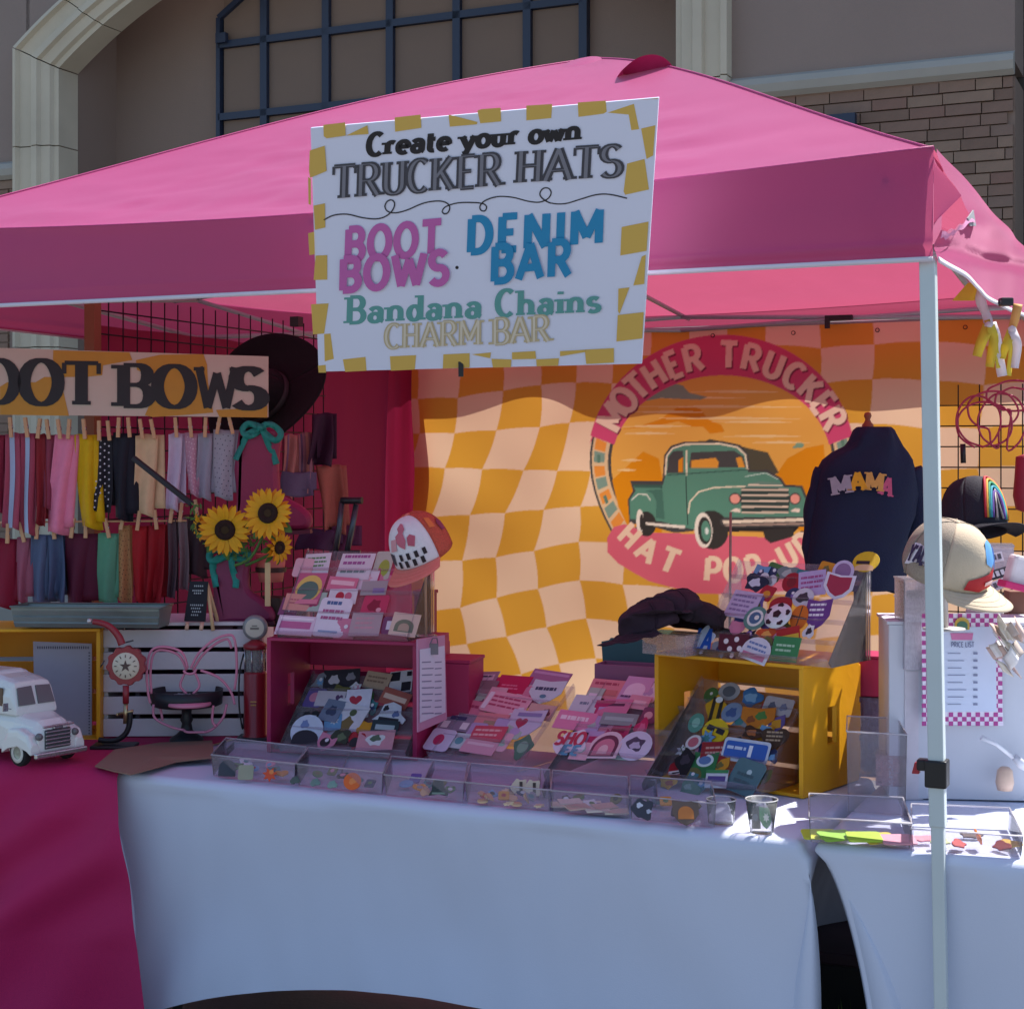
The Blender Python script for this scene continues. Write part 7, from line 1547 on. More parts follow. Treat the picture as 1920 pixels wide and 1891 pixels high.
# ============================================================ CAPS
def cap(label, loc, rot, front, back, brimc, rad=.088, hgt=.115, mesh=True, nm='trucker_cap', extras=None, front_ang=62):
    mt_ = Matrix.Translation(loc) @ rot; t = thing(nm, label, 'cap', mat=mt_)
    def dome(a_, t_, off=0):
        e = math.cos(t_ * math.pi / 2) ** .72 ; bul = 1 + .06 * math.sin(t_ * math.pi); r_ = (rad + off) * e * bul
        fr_ = max(0, math.cos(a_)); return Vector((r_ * (1.06 + .03 * fr_) * math.cos(a_), r_ * .94 * math.sin(a_), (hgt + off) * math.sin(t_ * math.pi / 2) * (1 + .08 * fr_ * (1 - t_))))
    fa = R(front_ang)
    m = MB(); m.grid(lambda s, t_: dome(-fa + 2 * fa * s, t_), 24, 14); m.build('front_panel', front, t, solid=.002)
    for k in range(4):
        a0_ = fa + (2 * math.pi - 2 * fa) * k / 4; a1_ = fa + (2 * math.pi - 2 * fa) * (k + 1) / 4
        m = MB(); m.grid(lambda s, t_: dome(a0_ + (a1_ - a0_) * s, t_ if not (k in (1, 2)) else .18 * (1 - 0) * (1 if k == 1 else 1) * math.sin(math.pi * (s if k == 1 else 1 - s) / 2) * (1 - t_) + t_), 12, 14); m.build('back_panel', back, t, solid=.0015)
        m = MB(); m.tube([dome(a0_, j / 12, .0015) for j in range(13)], .0014, 6); m.build('seam', back, t)
    m = MB()
    def vis(s, t_):
        a_ = -fa * 1.02 + 2.04 * fa * s; b0 = dome(a_, 0, .001); L = .078 * math.cos((s - .5) * math.pi * .86) ** .55; d_ = Vector((1, .18 * math.sin(a_), 0)).normalized()
        p_ = b0 + d_ * L * t_; p_.z = .004 - .10 * (abs(p_.y) ** 2) / .09 * (t_) * 1.0 - .012 * t_; return p_
    m.grid(vis, 30, 10); m.build('brim', brimc, t, solid=.003)
    for off in (.25, .5, .75): m = MB(); m.tube([vis(.04 + .92 * i / 30, off) + Vector((0, 0, .002)) for i in range(31)], .0006, 4); m.build('stitching', brimc, t)
    m = MB(); m.lathe([(0, .005), (.006, .004), (.008, 0)], 12, dome(0, 1)); m.build('button', brimc, t)
    if extras: extras(t, dome)
    return t
coral = M('#d65a4c', .75, 0, .07, 40, .3, 200); coralb = M('#e08072', .7, 0, .05, 30, .2, 200); coralm = M('#d9654f', .8, 0, .3, 260, .6, 500, .2); foam = M('#e2dfe6', .8, 0, .03, 40, .3, 200)
def ex1(t, dome):
    def dec(o, c, nm='motif', off=.0035):
        m = MB(); n = len(o); ctr = (sum(a for a, b in o) / n, sum(b for a, b in o) / n)
        rings_ = [[(ctr[0] + (a - ctr[0]) * k / 4, ctr[1] + (b - ctr[1]) * k / 4) for a, b in o] for k in range(1, 5)]
        vs = [dome(R(ctr[0]), ctr[1], off)] + [dome(R(a), b, off) for rg_ in rings_ for a, b in rg_]
        fs = [(0, 1 + i, 1 + (i + 1) % n) for i in range(n)] + [(1 + k * n + i, 1 + k * n + (i + 1) % n, 1 + (k + 1) * n + (i + 1) % n, 1 + (k + 1) * n + i) for k in range(3) for i in range(n)]
        m.add(vs, fs, True); m.build(nm, M(c, .8, 0, .05), t)
    # abstract pink cactus-rider patch, word strip and little checks
    dec([(-4, .35), (6, .3), (12, .42), (8, .55), (14, .62), (8, .74), (-2, .76), (-10, .66), (-4, .58), (-14, .52), (-10, .4)], '#c4687c')
    dec([(14, .34), (26, .3), (34, .44), (24, .5), (16, .46)], '#b9596e', off=.0045)
    dec([(-34, .28), (-14, .3), (-12, .48), (-30, .46)], '#d99aa4')
    dec([(-44, .10), (-30, .08), (-26, .24), (-42, .26)], '#4e4650'); 
    for i in range(8):
        a0_ = -20 + i * 8; dec([(a0_, .05 + .1 * (i % 2)), (a0_ + 7, .05 + .1 * (i % 2)), (a0_ + 7, .14 + .1 * (i % 2)), (a0_, .14 + .1 * (i % 2))], '#2c2228', 'print')
    dec([(96, .3), (110, .28), (118, .4), (108, .5), (95, .45)], '#8c3a5a', off=.004); dec([(70, .45), (84, .42), (90, .6), (76, .66)], '#e07a42', off=.004)
# coral cap on its rod stand (brim down to the front left)
cy_ = 4.38; cp_ = at(796, 1042, cy_)
rot = Matrix.Rotation(R(-112), 4, 'Z') @ Matrix.Rotation(R(22), 4, 'Y') @ Matrix.Rotation(R(14), 4, 'X')
cap('coral and white trucker cap with a pink patch, held up on a thin rod', cp_, rot, foam, coralm, coralb, extras=ex1, rad=.084, hgt=.125)
q1, q2 = at(797, 1010, cy_ + .01), at(799, 1192, cy_ + .02)
t = thing('rod_stand', 'thin clear rod stand under the coral cap', 'stand', q2); m = MB(); m.tube([q1, q2], .0032, 8); m.build('rod', M('#b08a72', .3), t, world=True); m = MB(); m.lathe([(0, 0), (.03, 0), (.03, .003), (0, .004)], 24, q2); m.build('foot', ACR, t, world=True)
q1, q2 = at(1370, 960, 4.3), at(1368, 1236, 4.3); t = thing('rod_stand', 'thin metal rod standing in front of the truck emblem', 'stand', q2); m = MB(); m.tube([q1, q2], .0035, 8); m.build('rod', M('#9c7668', .4, .3), t, world=True); m = MB(); m.lathe([(0, 0), (.03, 0), (.03, .003), (0, .004)], 24, q2); m.build('foot', ACR, t, world=True)
# dark crumpled cap pile on the yellow crate
dk = M('#2f1c2b', .9, 0, .2, 14, .4, 160); dk2 = M('#241722', .9, 0, .2, 14, .4, 160); SQ = Matrix.Diagonal((1.12, 1.12, .62, 1))
for lb_, (x, y, Y_), (az, ty, tx), mt_ in (('dark maroon cap with its brim pointing left, lowest of the heap on the clear box', (1218, 1178, 4.12), (-128, 8, 12), dk), ('dark plum cap at the right of the heap on the clear box', (1304, 1176, 4.20), (20, 10, -8), dk2), ('dark plum cap lying on top of the heap on the clear box', (1262, 1158, 4.18), (-118, -10, 14), dk)):
    cap(lb_, at(x, y, Y_), Matrix.Rotation(R(az), 4, 'Z') @ Matrix.Rotation(R(ty), 4, 'Y') @ Matrix.Rotation(R(tx), 4, 'X') @ SQ, mt_, mt_, mt_, rad=.072, hgt=.115, nm='dark_cap')

for o_ in [o for o in bpy.data.objects if o.name.startswith('dark_cap')]:      # crumple the soft caps
    for ch in o_.children:
        for v in ch.data.vertices:
            q = v.co * 16; v.co += Vector((noise.noise(q), noise.noise(q + Vector((9, 0, 0))), noise.noise(q + Vector((0, 9, 0))))) * .020 + Vector((0, 0, .010 * noise.noise(v.co * 40)))
# ============================================================ NAVY SWEATSHIRT
SY = 5.35; k_ = 3000 / SY
sh = thing('sweatshirt', 'navy sweatshirt with MAMA in mixed patch letters across the back, on a wooden hanger form', 'sweatshirt', at(1605, 1105, SY)); nv_m = M('#17213f', .92, 0, .16, 9, .5, 200)
rowsS = [(800, 1607, 1668, .045), (806, 1600, 1675, .055), (820, 1594, 1682, .065), (836, 1586, 1690, .07), (848, 1562, 1700, .072), (862, 1545, 1710, .08), (885, 1534, 1719, .09), (925, 1527, 1722, .10), (965, 1522, 1712, .105), (1005, 1517, 1700, .11), (1045, 1513, 1694, .11), (1075, 1512, 1692, .112), (1092, 1518, 1688, .108), (1104, 1520, 1686, .105)]
m = MB(); vs = []; n = 44
for i, (y, xl, xr, d) in enumerate(rowsS):
    cl, cr_ = at(xl, y, SY), at(xr, y, SY); c = (cl + cr_) / 2; w = (cr_.x - cl.x) / 2
    for j in range(n):
        a_ = 2 * math.pi * j / n; ca_, sa_ = math.cos(a_), math.sin(a_); e = .75
        x = w * (abs(ca_) ** e) * (1 if ca_ > 0 else -1); yy = d * (abs(sa_) ** e) * (1 if sa_ > 0 else -1)
        wr_ = .005 * math.sin(a_ * 7 + y * .05) + .010 * noise.noise(Vector((c.x + x * 9, yy * 9, y * .02)))
        vs.append(c + Vector((x + wr_ * ca_, yy + wr_ * sa_, 0)))
m.add(vs, [(i * n + j, i * n + (j + 1) % n, (i + 1) * n + (j + 1) % n, (i + 1) * n + j) for i in range(len(rowsS) - 1) for j in range(n)] + [[j for j in range(n)]], True); m.build('body', nv_m, sh, world=True)
for pts, rr in (([(1702, 885), (1722, 930), (1722, 985), (1700, 1030), (1680, 1070), (1678, 1102)], [.050, .048, .044, .040, .036, .030]), ([(1548, 880), (1534, 930), (1528, 985), (1526, 1040), (1530, 1085)], [.036, .040, .038, .034, .03])):
    P_ = smooth_pts([tuple(at(x, y, SY + .01)) for x, y in pts], 4); m = MB(); N_ = len(P_)
    R_ = [rr[min(int(i / (N_ - 1) * (len(rr) - 1)), len(rr) - 1)] + .003 * math.sin(i * 1.3) for i in range(N_)]
    m.tube([Vector(p) for p in P_], R_, 18); m.build('sleeve', nv_m, sh, world=True)
m = MB(); m.tube([at(1680, 1098, SY + .01), at(1676, 1112, SY + .01)], .033, 18); m.build('cuff', nv_m, sh, world=True)
m = MB(); m.lathe([(.062, 0), (.064, .012), (.058, .03), (.05, .036), (.046, .03)], 32, at(1638, 826, SY), Matrix.Rotation(R(-8), 3, 'Y'), sy=.8); m.build('collar', nv_m, sh, world=True)
m = MB(); m.lathe([(.020, -.02), (.019, .012), (.012, .02), (.008, .03), (.013, .042), (.010, .052), (0, .055)], 20, at(1627, 803, SY)); m.build('wooden_neck', M('#8a4a30', .5, 0, .15, 30), sh, world=True)
m = MB(); m.tube([at(1607, 1100, SY), Vector((at(1607, 1100, SY).x, SY, .02))], .012, 10); m.lathe([(0, 0), (.13, 0), (.13, .012), (0, .02)], 28, (at(1607, 1100, SY).x, SY, .001)); m.build('stand_pole', M('#3a3438', .5), sh, world=True)
MP = PL(at(1600, 910, SY - .125), Vector((1, .02, 0)), ZZ)
for ch, x, y, c, rt, wd in (('M', 1577, 909, '#9a8f9e', 9, 38), ('A', 1609, 902, '#d99a1e', 3, 30), ('M', 1640, 903, '#cf9a52', -6, 34), ('A', 1664, 912, '#c2567c', -14, 22)):
    m = MB(); w_, pls = glyph(ch, .15, .10, .08); hgt = 32 / k_; a0_, b0_ = MP.uv(x, y); sc_ = wd / k_ / w_ / hgt; cr__, sr__ = math.cos(R(rt)), math.sin(R(rt))
    for gi, grp in enumerate(pls):
        for q_ in grp:
            V4 = []
            for (xx, yy) in q_:
                lx, ly = (xx - w_ / 2) * hgt * sc_, (yy - .5) * hgt; V4.append(MP.pt(a0_ + lx * cr__ - ly * sr__, b0_ + lx * sr__ + ly * cr__, .001 + .0001 * gi - .02 * ((x - 1607) / 70) ** 2 * 0))
            m.add(V4, [(0, 1, 2, 3)])
    m.build('patch_letter', M(c, .8, 0, .12, 90), sh, world=True)

# ============================================================ RIGHT SIDE
# white display riser with price list
whp = M('#c9ccd6', .6, 0, .03, 4)
RX = 3.93
rs = thing('display_riser', 'tall white display box on the right table carrying the pink checkered price list', 'riser', (at(1830, 1500, RX).x, RX + .1, HT + .004), -R(6))
zr = CZ - (1172 - 860) / 3000 * RX - HT - .004
wd = .40
for nm, c, d in (('front_panel', (0, -.1, zr / 2), (wd, .008, zr)), ('back_panel', (0, .1, zr / 2), (wd, .008, zr)), ('side_panel', (-wd / 2 + .004, 0, zr / 2), (.008, .19, zr)), ('side_panel', (wd / 2 - .004, 0, zr / 2), (.008, .19, zr)), ('top_panel', (0, 0, zr + .005), (wd + .01, .215, .008))):
    m = MB(); m.box(c, d); m.build(nm, whp, rs, bevel=.002)
PLs = PL(at(1728, 1362, RX - .02), Vector((1, .0, 0)), ZZ)
pl_ = thing('price_list', 'white price list with a magenta checkered rim taped up behind the tent pole', 'price list', mat=PLs.mat(.1, 0, 0))
def pp(pts, h, nm, c, d=.0008):
    m = MB(); n = len(pts); m.add([PLs.P(x, y, h) for x, y in pts] + [PLs.P(x, y, h - d) for x, y in pts], [list(range(n)), list(range(n, 2 * n))[::-1]] + [(i, (i + 1) % n, (i + 1) % n + n, i + n) for i in range(n)]); return m.build(nm, M(c, .6, 0, .02), pl_, world=True)
pp([(1727, 1150), (1876, 1148), (1881, 1360), (1731, 1357)], .001, 'sheet', '#e6dcec')
m = MB()
for j in range(25):
    for i in range(18):
        if (i + j) % 2: continue
        x, y = 1728 + i * 8.4, 1150 + j * 8.4
        if 1744 < x + 4 < 1866 and 1175 < y + 4 < 1334: continue
        m.add([PLs.P(x, y, .0018), PLs.P(x + 8.4, y, .0018), PLs.P(x + 8.4, y + 8.4, .0018), PLs.P(x, y + 8.4, .0018)], [(0, 1, 2, 3)])
m.build('check_print', M('#b0428e', .6), pl_, world=True, kind='stuff')
pp([(1744, 1176), (1866, 1174), (1868, 1333), (1746, 1334)], .0026, 'white_panel', '#cdd6ec')
m = MB(); slab_poly(m, [(a, b) for a, b in outline('arch', .036, .03)], .0, .001); o = m.build('logo_arch', M('#c9a84c', .6), pl_); a, b = PLs.uv(1803, 1168); o.matrix_basis = Matrix.Translation((a - .1, b, .0042))
m = MB(); slab_poly(m, [(a, b) for a, b in outline('arch', .026, .02)], .0, .001); o = m.build('logo_arch', M('#4f7a62', .6), pl_); a, b = PLs.uv(1803, 1171); o.matrix_basis = Matrix.Translation((a - .1, b, .0054))
pp([(1781, 1186), (1824, 1186), (1822, 1199), (1784, 1199)], .0042, 'logo_band', '#d07aa8')
m = MB(); put_text(m, PLs, 'PRICE LIST', (1782, 1212), (1826, 1212), (1782, 1203), .0042, hv=.12, lt=.1, serif=0)
for k in range(8):
    y = 1222 + k * 13.6; m.add([PLs.P(x, yy, .0042) for x, yy in ((1824, y), (1832, y), (1832, y + 4), (1824, y + 4))], [(0, 1, 2, 3)])
    m.add([PLs.P(x, yy, .0042) for x, yy in ((1776, y + 1.4), (1800 + (k * 7) % 12, y + 1.4), (1800 + (k * 7) % 12, y + 2.8), (1776, y + 2.8))], [(0, 1, 2, 3)])
m.build('print', M('#7f86a4', .6), pl_, world=True)
# beige cap with patches on the riser
beig = M('#c4b49c', .85, 0, .05, 40, .3, 260); beim = M('#a89c8c', .85, 0, .2, 260, .6, 500, .1)
def ex2(t, dome):
    def dec(o, c, nm='patch', off=.004):
        m = MB(); n = len(o); ctr = (sum(a for a, b in o) / n, sum(b for a, b in o) / n)
        rings_ = [[(ctr[0] + (a - ctr[0]) * k / 3, ctr[1] + (b - ctr[1]) * k / 3) for a, b in o] for k in range(1, 4)]
        vs = [dome(R(ctr[0]), ctr[1], off)] + [dome(R(a), b, off) for rg_ in rings_ for a, b in rg_]
        m.add(vs, [(0, 1 + i, 1 + (i + 1) % n) for i in range(n)] + [(1 + k * n + i, 1 + k * n + (i + 1) % n, 1 + (k + 1) * n + (i + 1) % n, 1 + (k + 1) * n + i) for k in range(2) for i in range(n)], True); m.build(nm, M(c, .7, 0, .05), t)
    dec([(-2, .34), (12, .28), (30, .3), (34, .52), (22, .62), (6, .6)], '#5c9ad2'); dec([(24, .22), (38, .24), (42, .5), (30, .52)], '#2f5a9c', off=.006)
    dec([(-34, .06), (-10, .04), (20, .06), (34, .16), (26, .26), (4, .22), (-12, .20), (-30, .16)], '#b01824', off=.005); dec([(-4, .10), (16, .10), (18, .14), (-4, .14)], '#e2b9b4', off=.008)
    dec([(-122, .10), (-80, .20), (-78, .46), (-118, .38)], '#e4e0ea'); 
    # Y'ALL lettering on the side patch
    m = MB(); gr_, W_0 = textpolys("Y'ALL", hv=.16, lt=.13, serif=0)
    for gi, grp in enumerate(gr_):
        for q_ in grp: m.add([dome(R(-118 + 36 * x / W_0), .15 + .2 * y + .08 * x / W_0, .0062 + .0002 * gi) for x, y in q_], [(0, 1, 2, 3)])
    m.build('lettering', M('#33264c', .6), t)
rot = Matrix.Rotation(R(-48), 4, 'Z') @ Matrix.Rotation(R(20), 4, 'Y') @ Matrix.Rotation(R(6), 4, 'X')
cap("beige trucker cap with blue and red patches and a Y'ALL patch behind the pole", at(1768, 1080, 3.80), rot, beig, beim, beig, rad=.098, hgt=.138, extras=ex2)
m = MB(); m.tube([at(1770, 1040, 3.82), at(1770, 1176, 3.84)], .01, 10); m.lathe([(0, 0), (.05, 0), (.05, .004), (0, .006)], 24, at(1770, 1180, 3.84)); tagit(m.build('cap_stand', M('#b9b4b2', .4)), 'pale stand under the beige cap', 'stand')
def ex3(t, dome):
    cols = ['#b02436', '#d9a23c', '#3f9c74', '#3fa0b4', '#6a4a9c']
    for i, c in enumerate(cols):
        m = MB(); m.tube([dome(R(0 + (.0 + 26 - 3.2 * i) * math.cos(R(k))), .08 + (.62 - .075 * i) * math.sin(R(k)), .004) for k in range(0, 181, 12)], .0042, 6); m.build('rainbow_stripe', M(c, .7), t)
    m = MB(); m.tube([dome(R(-6), .08, .006), dome(R(0), .42, .006), dome(R(8), .08, .006)], .003, 6); m.build('white_trim', M('#cfc6c0', .7), t)
bc = M('#1c1e2c', .85, 0, .1, 40, .3, 260)
rot = Matrix.Rotation(R(-62), 4, 'Z') @ Matrix.Rotation(R(-14), 4, 'Y') @ Matrix.Rotation(R(-8), 4, 'X')
cap('black cap with a rainbow patch in front of the right wire grid', at(1826, 1000, 4.75), rot, bc, bc, bc, rad=.096, hgt=.17, extras=ex3)
# clear boxes and strips of tags behind the beige cap
def clearbox(label, px, py, Y, w, d, h, rz=0, op=.3, tint='#e6e0ea'):
    q = at(px, py, Y); t = thing('clear_box', label, 'box', q, rz); mt = clear_plastic(tint, op)
    for c, s in (((0, -d / 2, h / 2), (w, .003, h)), ((0, d / 2, h / 2), (w, .003, h)), ((-w / 2, 0, h / 2), (.003, d - .004, h)), ((w / 2, 0, h / 2), (.003, d - .004, h)), ((0, 0, .002), (w - .004, d - .004, .003)), ((0, 0, h + .003), (w + .006, d + .006, .005))):
        m = MB(); m.box(c, s); m.build('panel', mt, t)
    return q
clearbox('tall clear box with pink goods between the yellow crate and the price list', 1706, 1250, 3.98, .05, .10, .17, 0, .4)
clearbox('clear box on top of the tall clear box left of the pole', 1706, 1162, 3.96, .05, .10, .10, 0, .35)
q = at(1708, 1160, 3.96)
for i, (c, ds) in enumerate((('#b9606a', 'rose'), ('#e0dce6', 'white'), ('#2c2a34', 'black'))):
    m = MB(); m.box(q + Vector((-.006 + .004 * i, -.01 * i, .02 + .022 * i)), (.036, .02, .018), Matrix.Rotation(.3 * i, 3, 'Z')); tagit(m.build('folded_ribbon', M(c, .7), bevel=.003), ds + ' folded ribbon inside the clear box left of the pole', 'ribbon')
sup = at(1706, 1252, 3.98); m = MB(); m.box((sup.x, sup.y, (sup.z + HT) / 2), (.045, .08, sup.z - HT - .004)); tagit(m.build('pale_block', M('#c9c3cc', .6)), 'pale block carrying the clear boxes left of the pole', 'block')
sup = at(1858, 1178, 4.25)
clearbox('clear storage box with rows of tags behind the beige cap brim', 1858, 1075, 4.35, .11, .12, .075, -.25, .4)
TG = PL(at(1832, 1150, 4.2), Vector((1, -.3, 0)), Vector((.15, .5, 1)))
for i, (x, y, c, ds) in enumerate(((1850, 1048, '#d8d3de', 'topmost'), (1866, 1078, '#35363f', 'second'), (1862, 1102, '#c9c4d2', 'middle'), (1876, 1128, '#3c3d48', 'fourth'), (1868, 1150, '#d2ccd8', 'lowest'))):
    t = thing('tag_strip', ds + (' dark' if c[1] == '3' else ' white') + ' strip of printed tags in the heap right of the beige cap', 'tag strip', mat=TG.mat(*TG.uv(x, y), .004 * i, R(14 + 6 * i)))
    m = MB(); m.box((0, 0, 0), (.085, .026, .004)); m.build('backing', M(c, .6), t)
    m = MB()
    for k in range(6): m.box((-.034 + .0135 * k, 0, .0028), (.009, .015, .0012))
    m.build('tag_print', M('#4a4b58' if c[1] != '3' else '#c6c8d4', .6), t)
m = MB(); m.box(at(1868, 1200, 4.3), (.16, .14, .16), Matrix.Rotation(-.3, 3, 'Z')); tagit(m.build('grey_bin', M('#9b98a2', .6), bevel=.006), 'grey bin under the heap of tag strips', 'bin')
t = thing('goods_bag', 'white bag with a magenta band at the right edge of the photo', 'bag', at(1918, 1110, 4.1)); m = MB(); m.box(at(1915, 1072, 4.1), (.07, .06, .08), Matrix.Rotation(.25, 3, 'Y')); m.build('white_sack', M('#d9d4da', .7), t, world=True, bevel=.01); m = MB(); m.box(at(1908, 1100, 4.09), (.085, .07, .018), Matrix.Rotation(.25, 3, 'Y')); m.build('magenta_band', M('#c2266a', .6), t, world=True, bevel=.003)
m = MB(); m.box(at(1905, 1150, 4.15), (.05, .05, .12)); tagit(m.build('wooden_block', M('#7a5444', .7, 0, .15, 14), bevel=.003), 'brown wooden block under the white bag at the right edge', 'block')
# clear bags and scoop on the riser front
FPn = PL(at(1860, 1400, RX - .06), Vector((1, 0, 0)), ZZ)
t = thing('scoop', 'white plastic scoop sticking up at the right in front of the white display box', 'scoop', FPn.P(1900, 1440)); m = MB(); m.tube([FPn.P(1840, 1382), FPn.P(1868, 1395), FPn.P(1900, 1420)], [.006, .005, .005], 10); m.build('handle', M('#e6e6ec', .3), t, world=True); m = MB(); m.lathe([(0, -.012), (.022, -.006), (.026, .01), (.022, .01)], 20, FPn.P(1915, 1432), Matrix.Rotation(R(40), 3, 'Y')); m.build('bowl', M('#e6e6ec', .3), t, world=True)
m = MB(); m.lathe([(0, 0), (.018, .002), (.022, .02), (.018, .05), (.01, .058), (0, .058)], 20, FPn.P(1884, 1482)); tagit(m.build('bottle', M('#d9b9a4', .4)), 'small peach coloured bottle standing before the white display box', 'bottle')
t = thing('garland', 'bunch of pale beige cloth pieces lying on the white display box at the right edge', 'cloth pieces', at(1895, 1262, 3.86))
rr = random.Random(9)
for i in range(14):
    c = at(1885 + rr.uniform(-14, 30), 1200 + rr.uniform(-25, 70), 3.84 + rr.uniform(-.02, .03)); m = MB(); a_ = rr.uniform(0, 3)
    m.grid(lambda s, t_: c + Vector(((s - .5) * .035 * math.cos(a_) - (t_ - .5) * .02, .012 * math.sin(s * 4 + i), (s - .5) * .035 * math.sin(a_) + (t_ - .5) * .03)), 4, 4); m.build('cloth_piece', M(['#d6cbbb', '#c9aea4', '#dcd8d6', '#a89a92'][i % 4], .8), t, world=True, solid=.002)
# pink cord coiled on the grid
CP = PL(T(-.56, 2.58, 1.6), U, ZZ); cord = M('#b03a5c', .5, 0, .05)
t = thing('cord', 'pink cord looped in loose coils on the right wire grid', 'cord', CP.P(1840, 830)); rr = random.Random(6); pts = []
for (cx_, cy_, rx_, ry_) in ((1835, 790, 42, 48), (1848, 795, 52, 40), (1862, 770, 48, 36), (1880, 790, 44, 52), (1905, 750, 40, 22), (1905, 742, 55, 28)):
    for k in range(14): a_ = R(26 * k + 100); pts.append(CP.P(cx_ + rx_ * math.cos(a_) + rr.uniform(-2, 2), cy_ + ry_ * math.sin(a_) + rr.uniform(-2, 2), .004 + rr.uniform(0, .012)))
m = MB(); m.tube([Vector(p) for p in smooth_pts([tuple(p) for p in pts], 4)], .0038, 8); m.build('coil', cord, t, world=True)
m = MB(); m.tube([CP.P(1806, 832, .01), CP.P(1807, 868, .01)], .010, 10); m.build('plug', black, t, world=True)
m = MB(); m.lathe([(0, 0), (.03, .01), (.04, .06), (.035, .12), (.03, .2), (0, .21)], 20, CP.P(1922, 960, .02)); tagit(m.build('red_purse', M('#9c2c40', .6, 0, .1, 12)), 'dark red purse hanging at the right edge beside the wire grid', 'purse')
# magenta box and clear bin of purple tissue behind the yellow crate
q = at(1640, 1300, 4.25); t = thing('box', 'magenta lidded box standing behind the right side of the yellow crate', 'box', (q.x, q.y, q.z), -R(20)); m = MB(); m.box((0, 0, .05), (.12, .12, .1)); m.build('body', mgn, t, bevel=.003); m = MB(); m.box((0, 0, .104), (.125, .125, .006)); m.build('lid', mgn, t, bevel=.001)
q = at(1652, 1300, 4.25); hb = q.z - HT - .006
t = thing('clear_bin', 'clear bin of purple grey cloth standing under the magenta box', 'bin', (q.x, q.y, HT + .004), -R(20)); m = MB(); m.box((0, 0, hb / 2), (.12, .12, hb - .002)); m.build('wall', clear_plastic('#8d7fa0', .5), t)
def tissue(s, t_): a_ = 2 * math.pi * s; r_ = .05 + .006 * math.sin(a_ * 7) + .004 * math.sin(t_ * 12 + a_ * 3); return Vector((r_ * math.cos(a_), r_ * math.sin(a_), .01 + (hb - .02) * t_))
m = MB(); m.grid(tissue, 60, 10); m.build('cloth', M('#6f5c86', .8, 0, .1, 10), t)
clearbox('small clear box with pink goods under the bin beside the price list', 1672, 1468, 3.98, .07, .07, .07, -.3, .35, '#e2b4bc')
m = MB(); m.box(at(1672, 1450, 3.98), (.05, .05, .035), Matrix.Rotation(.2, 3, 'Z')); tagit(m.build('pink_goods', M('#d9a4a8', .7, 0, .2, 60), bevel=.008), 'pink bundle inside the small clear box beside the price list', 'bundle')
# clear bag of cream goods hanging behind yellow crate (fabric strip)
m = MB(); m.hexa([at(1690, 1500, 4.05), at(1704, 1502, 4.02), at(1706, 1502, 4.06), at(1692, 1500, 4.09), at(1690, 1280, 4.05), at(1704, 1280, 4.02), at(1706, 1280, 4.06), at(1692, 1280, 4.09)]); tagit(m.build('wooden_plank', M('#c98f7a', .7, 0, .08, 12)), 'thin peach wooden slat standing beside the clear bin', 'slat')
# yellow and white bow streamers hanging from the right valance
HG = PL(T(-.1, 1.0, 2), U * .8 + V * .25, ZZ)
yb = M('#e2cf45', .7, 0, .08, 30, .2, 200, .3); wb = M('#e6e0e6', .7, 0, .05, 30, .2, 200, .3)
def streamer(label, segs, knots):
    t = thing('bow_streamer', label, 'bow', HG.P(*knots[0])); 
    for k, (pts, w, mt) in enumerate(segs): strip(HG, pts, w, mt, 'tail', t, .004 * (k % 3), .006, taper=(1, .8))
    for x, y in knots: m = MB(); m.lathe([(0, -.012), (.01, -.006), (.012, 0), (.01, .006), (0, .012)], 12, HG.P(x, y, .004)); m.build('knot', wb, t, world=True)
streamer('yellow and white ribbon streamer hanging left under the right canopy edge', [([(1843, 535), (1838, 560), (1850, 590), (1853, 612)], .028, wb), ([(1853, 610), (1840, 640), (1832, 668)], .03, yb), ([(1855, 610), (1862, 640), (1855, 688)], .026, yb), ([(1858, 605), (1870, 650), (1880, 705)], .03, wb), ([(1850, 600), (1866, 650), (1872, 690)], .014, yb)], [(1843, 545), (1853, 610)])
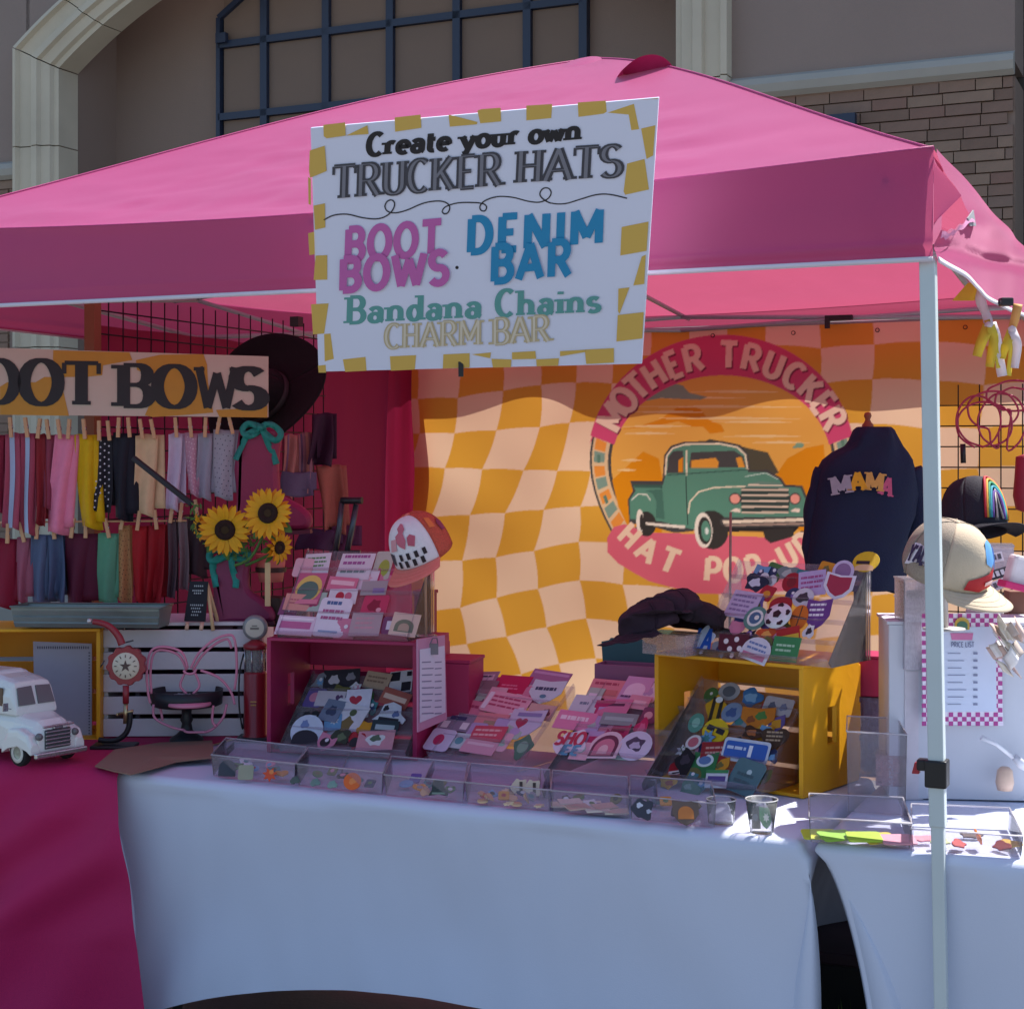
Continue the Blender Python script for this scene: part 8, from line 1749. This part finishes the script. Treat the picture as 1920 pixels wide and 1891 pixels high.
streamer('yellow and white ribbon streamer hanging right at the canopy edge', [([(1908, 570), (1902, 600), (1896, 625)], .024, M('#d9a45c', .7)), ([(1896, 620), (1884, 650), (1878, 672)], .024, yb), ([(1897, 620), (1906, 650), (1902, 690)], .024, wb), ([(1898, 622), (1896, 660), (1892, 704)], .018, yb)], [(1897, 618)])
m = MB(); m.box(HG.P(1886, 566, .0), (.035, .03, .022)); tagit(m.build('clamp', black, bevel=.004), 'small black clamp gripping the right canopy edge', 'clamp')
m = MB(); m.add([HG.P(1783, 565, .02), HG.P(1825, 565, .02), HG.P(1832, 530, .02), HG.P(1812, 532, .02)], [(0, 1, 2, 3)]); tagit(m.build('pennant', yb, solid=.001), 'yellow pennant hanging inside the tent right of the pole', 'pennant')

m = MB(); rg2 = random.Random(12)
for i in range(260):
    p = T(rg2.uniform(-.30, -.02), rg2.uniform(.25, .42), .0); h = rg2.uniform(.05, .30); a = rg2.uniform(0, 6.3); d = Vector((math.cos(a), math.sin(a), 0)) * .007; l_ = Vector((rg2.uniform(-.05, .05), rg2.uniform(-.04, .04), h))
    m.add([p + d, p + l_ * .6 + d * 1.2, p + l_, p + l_ * .6 - d * 1.2, p - d], [(0, 1, 2, 3, 4)])
tagit(m.build('weeds', M('#6f8a3f', .6, 0, .2, 10, .2, 60, .3), kind='stuff'), 'tuft of green weeds on the ground in the gap between the tables', 'weeds')
# made-up black tote, added to darken the gap between the tables
t = thing('added_dark_tote', 'made-up black tote added under the tables to darken the gap', 'tote', T(-.30, .62, 0), ANG); tm = M('#1d1b1e', .6, 0, .15, 8)
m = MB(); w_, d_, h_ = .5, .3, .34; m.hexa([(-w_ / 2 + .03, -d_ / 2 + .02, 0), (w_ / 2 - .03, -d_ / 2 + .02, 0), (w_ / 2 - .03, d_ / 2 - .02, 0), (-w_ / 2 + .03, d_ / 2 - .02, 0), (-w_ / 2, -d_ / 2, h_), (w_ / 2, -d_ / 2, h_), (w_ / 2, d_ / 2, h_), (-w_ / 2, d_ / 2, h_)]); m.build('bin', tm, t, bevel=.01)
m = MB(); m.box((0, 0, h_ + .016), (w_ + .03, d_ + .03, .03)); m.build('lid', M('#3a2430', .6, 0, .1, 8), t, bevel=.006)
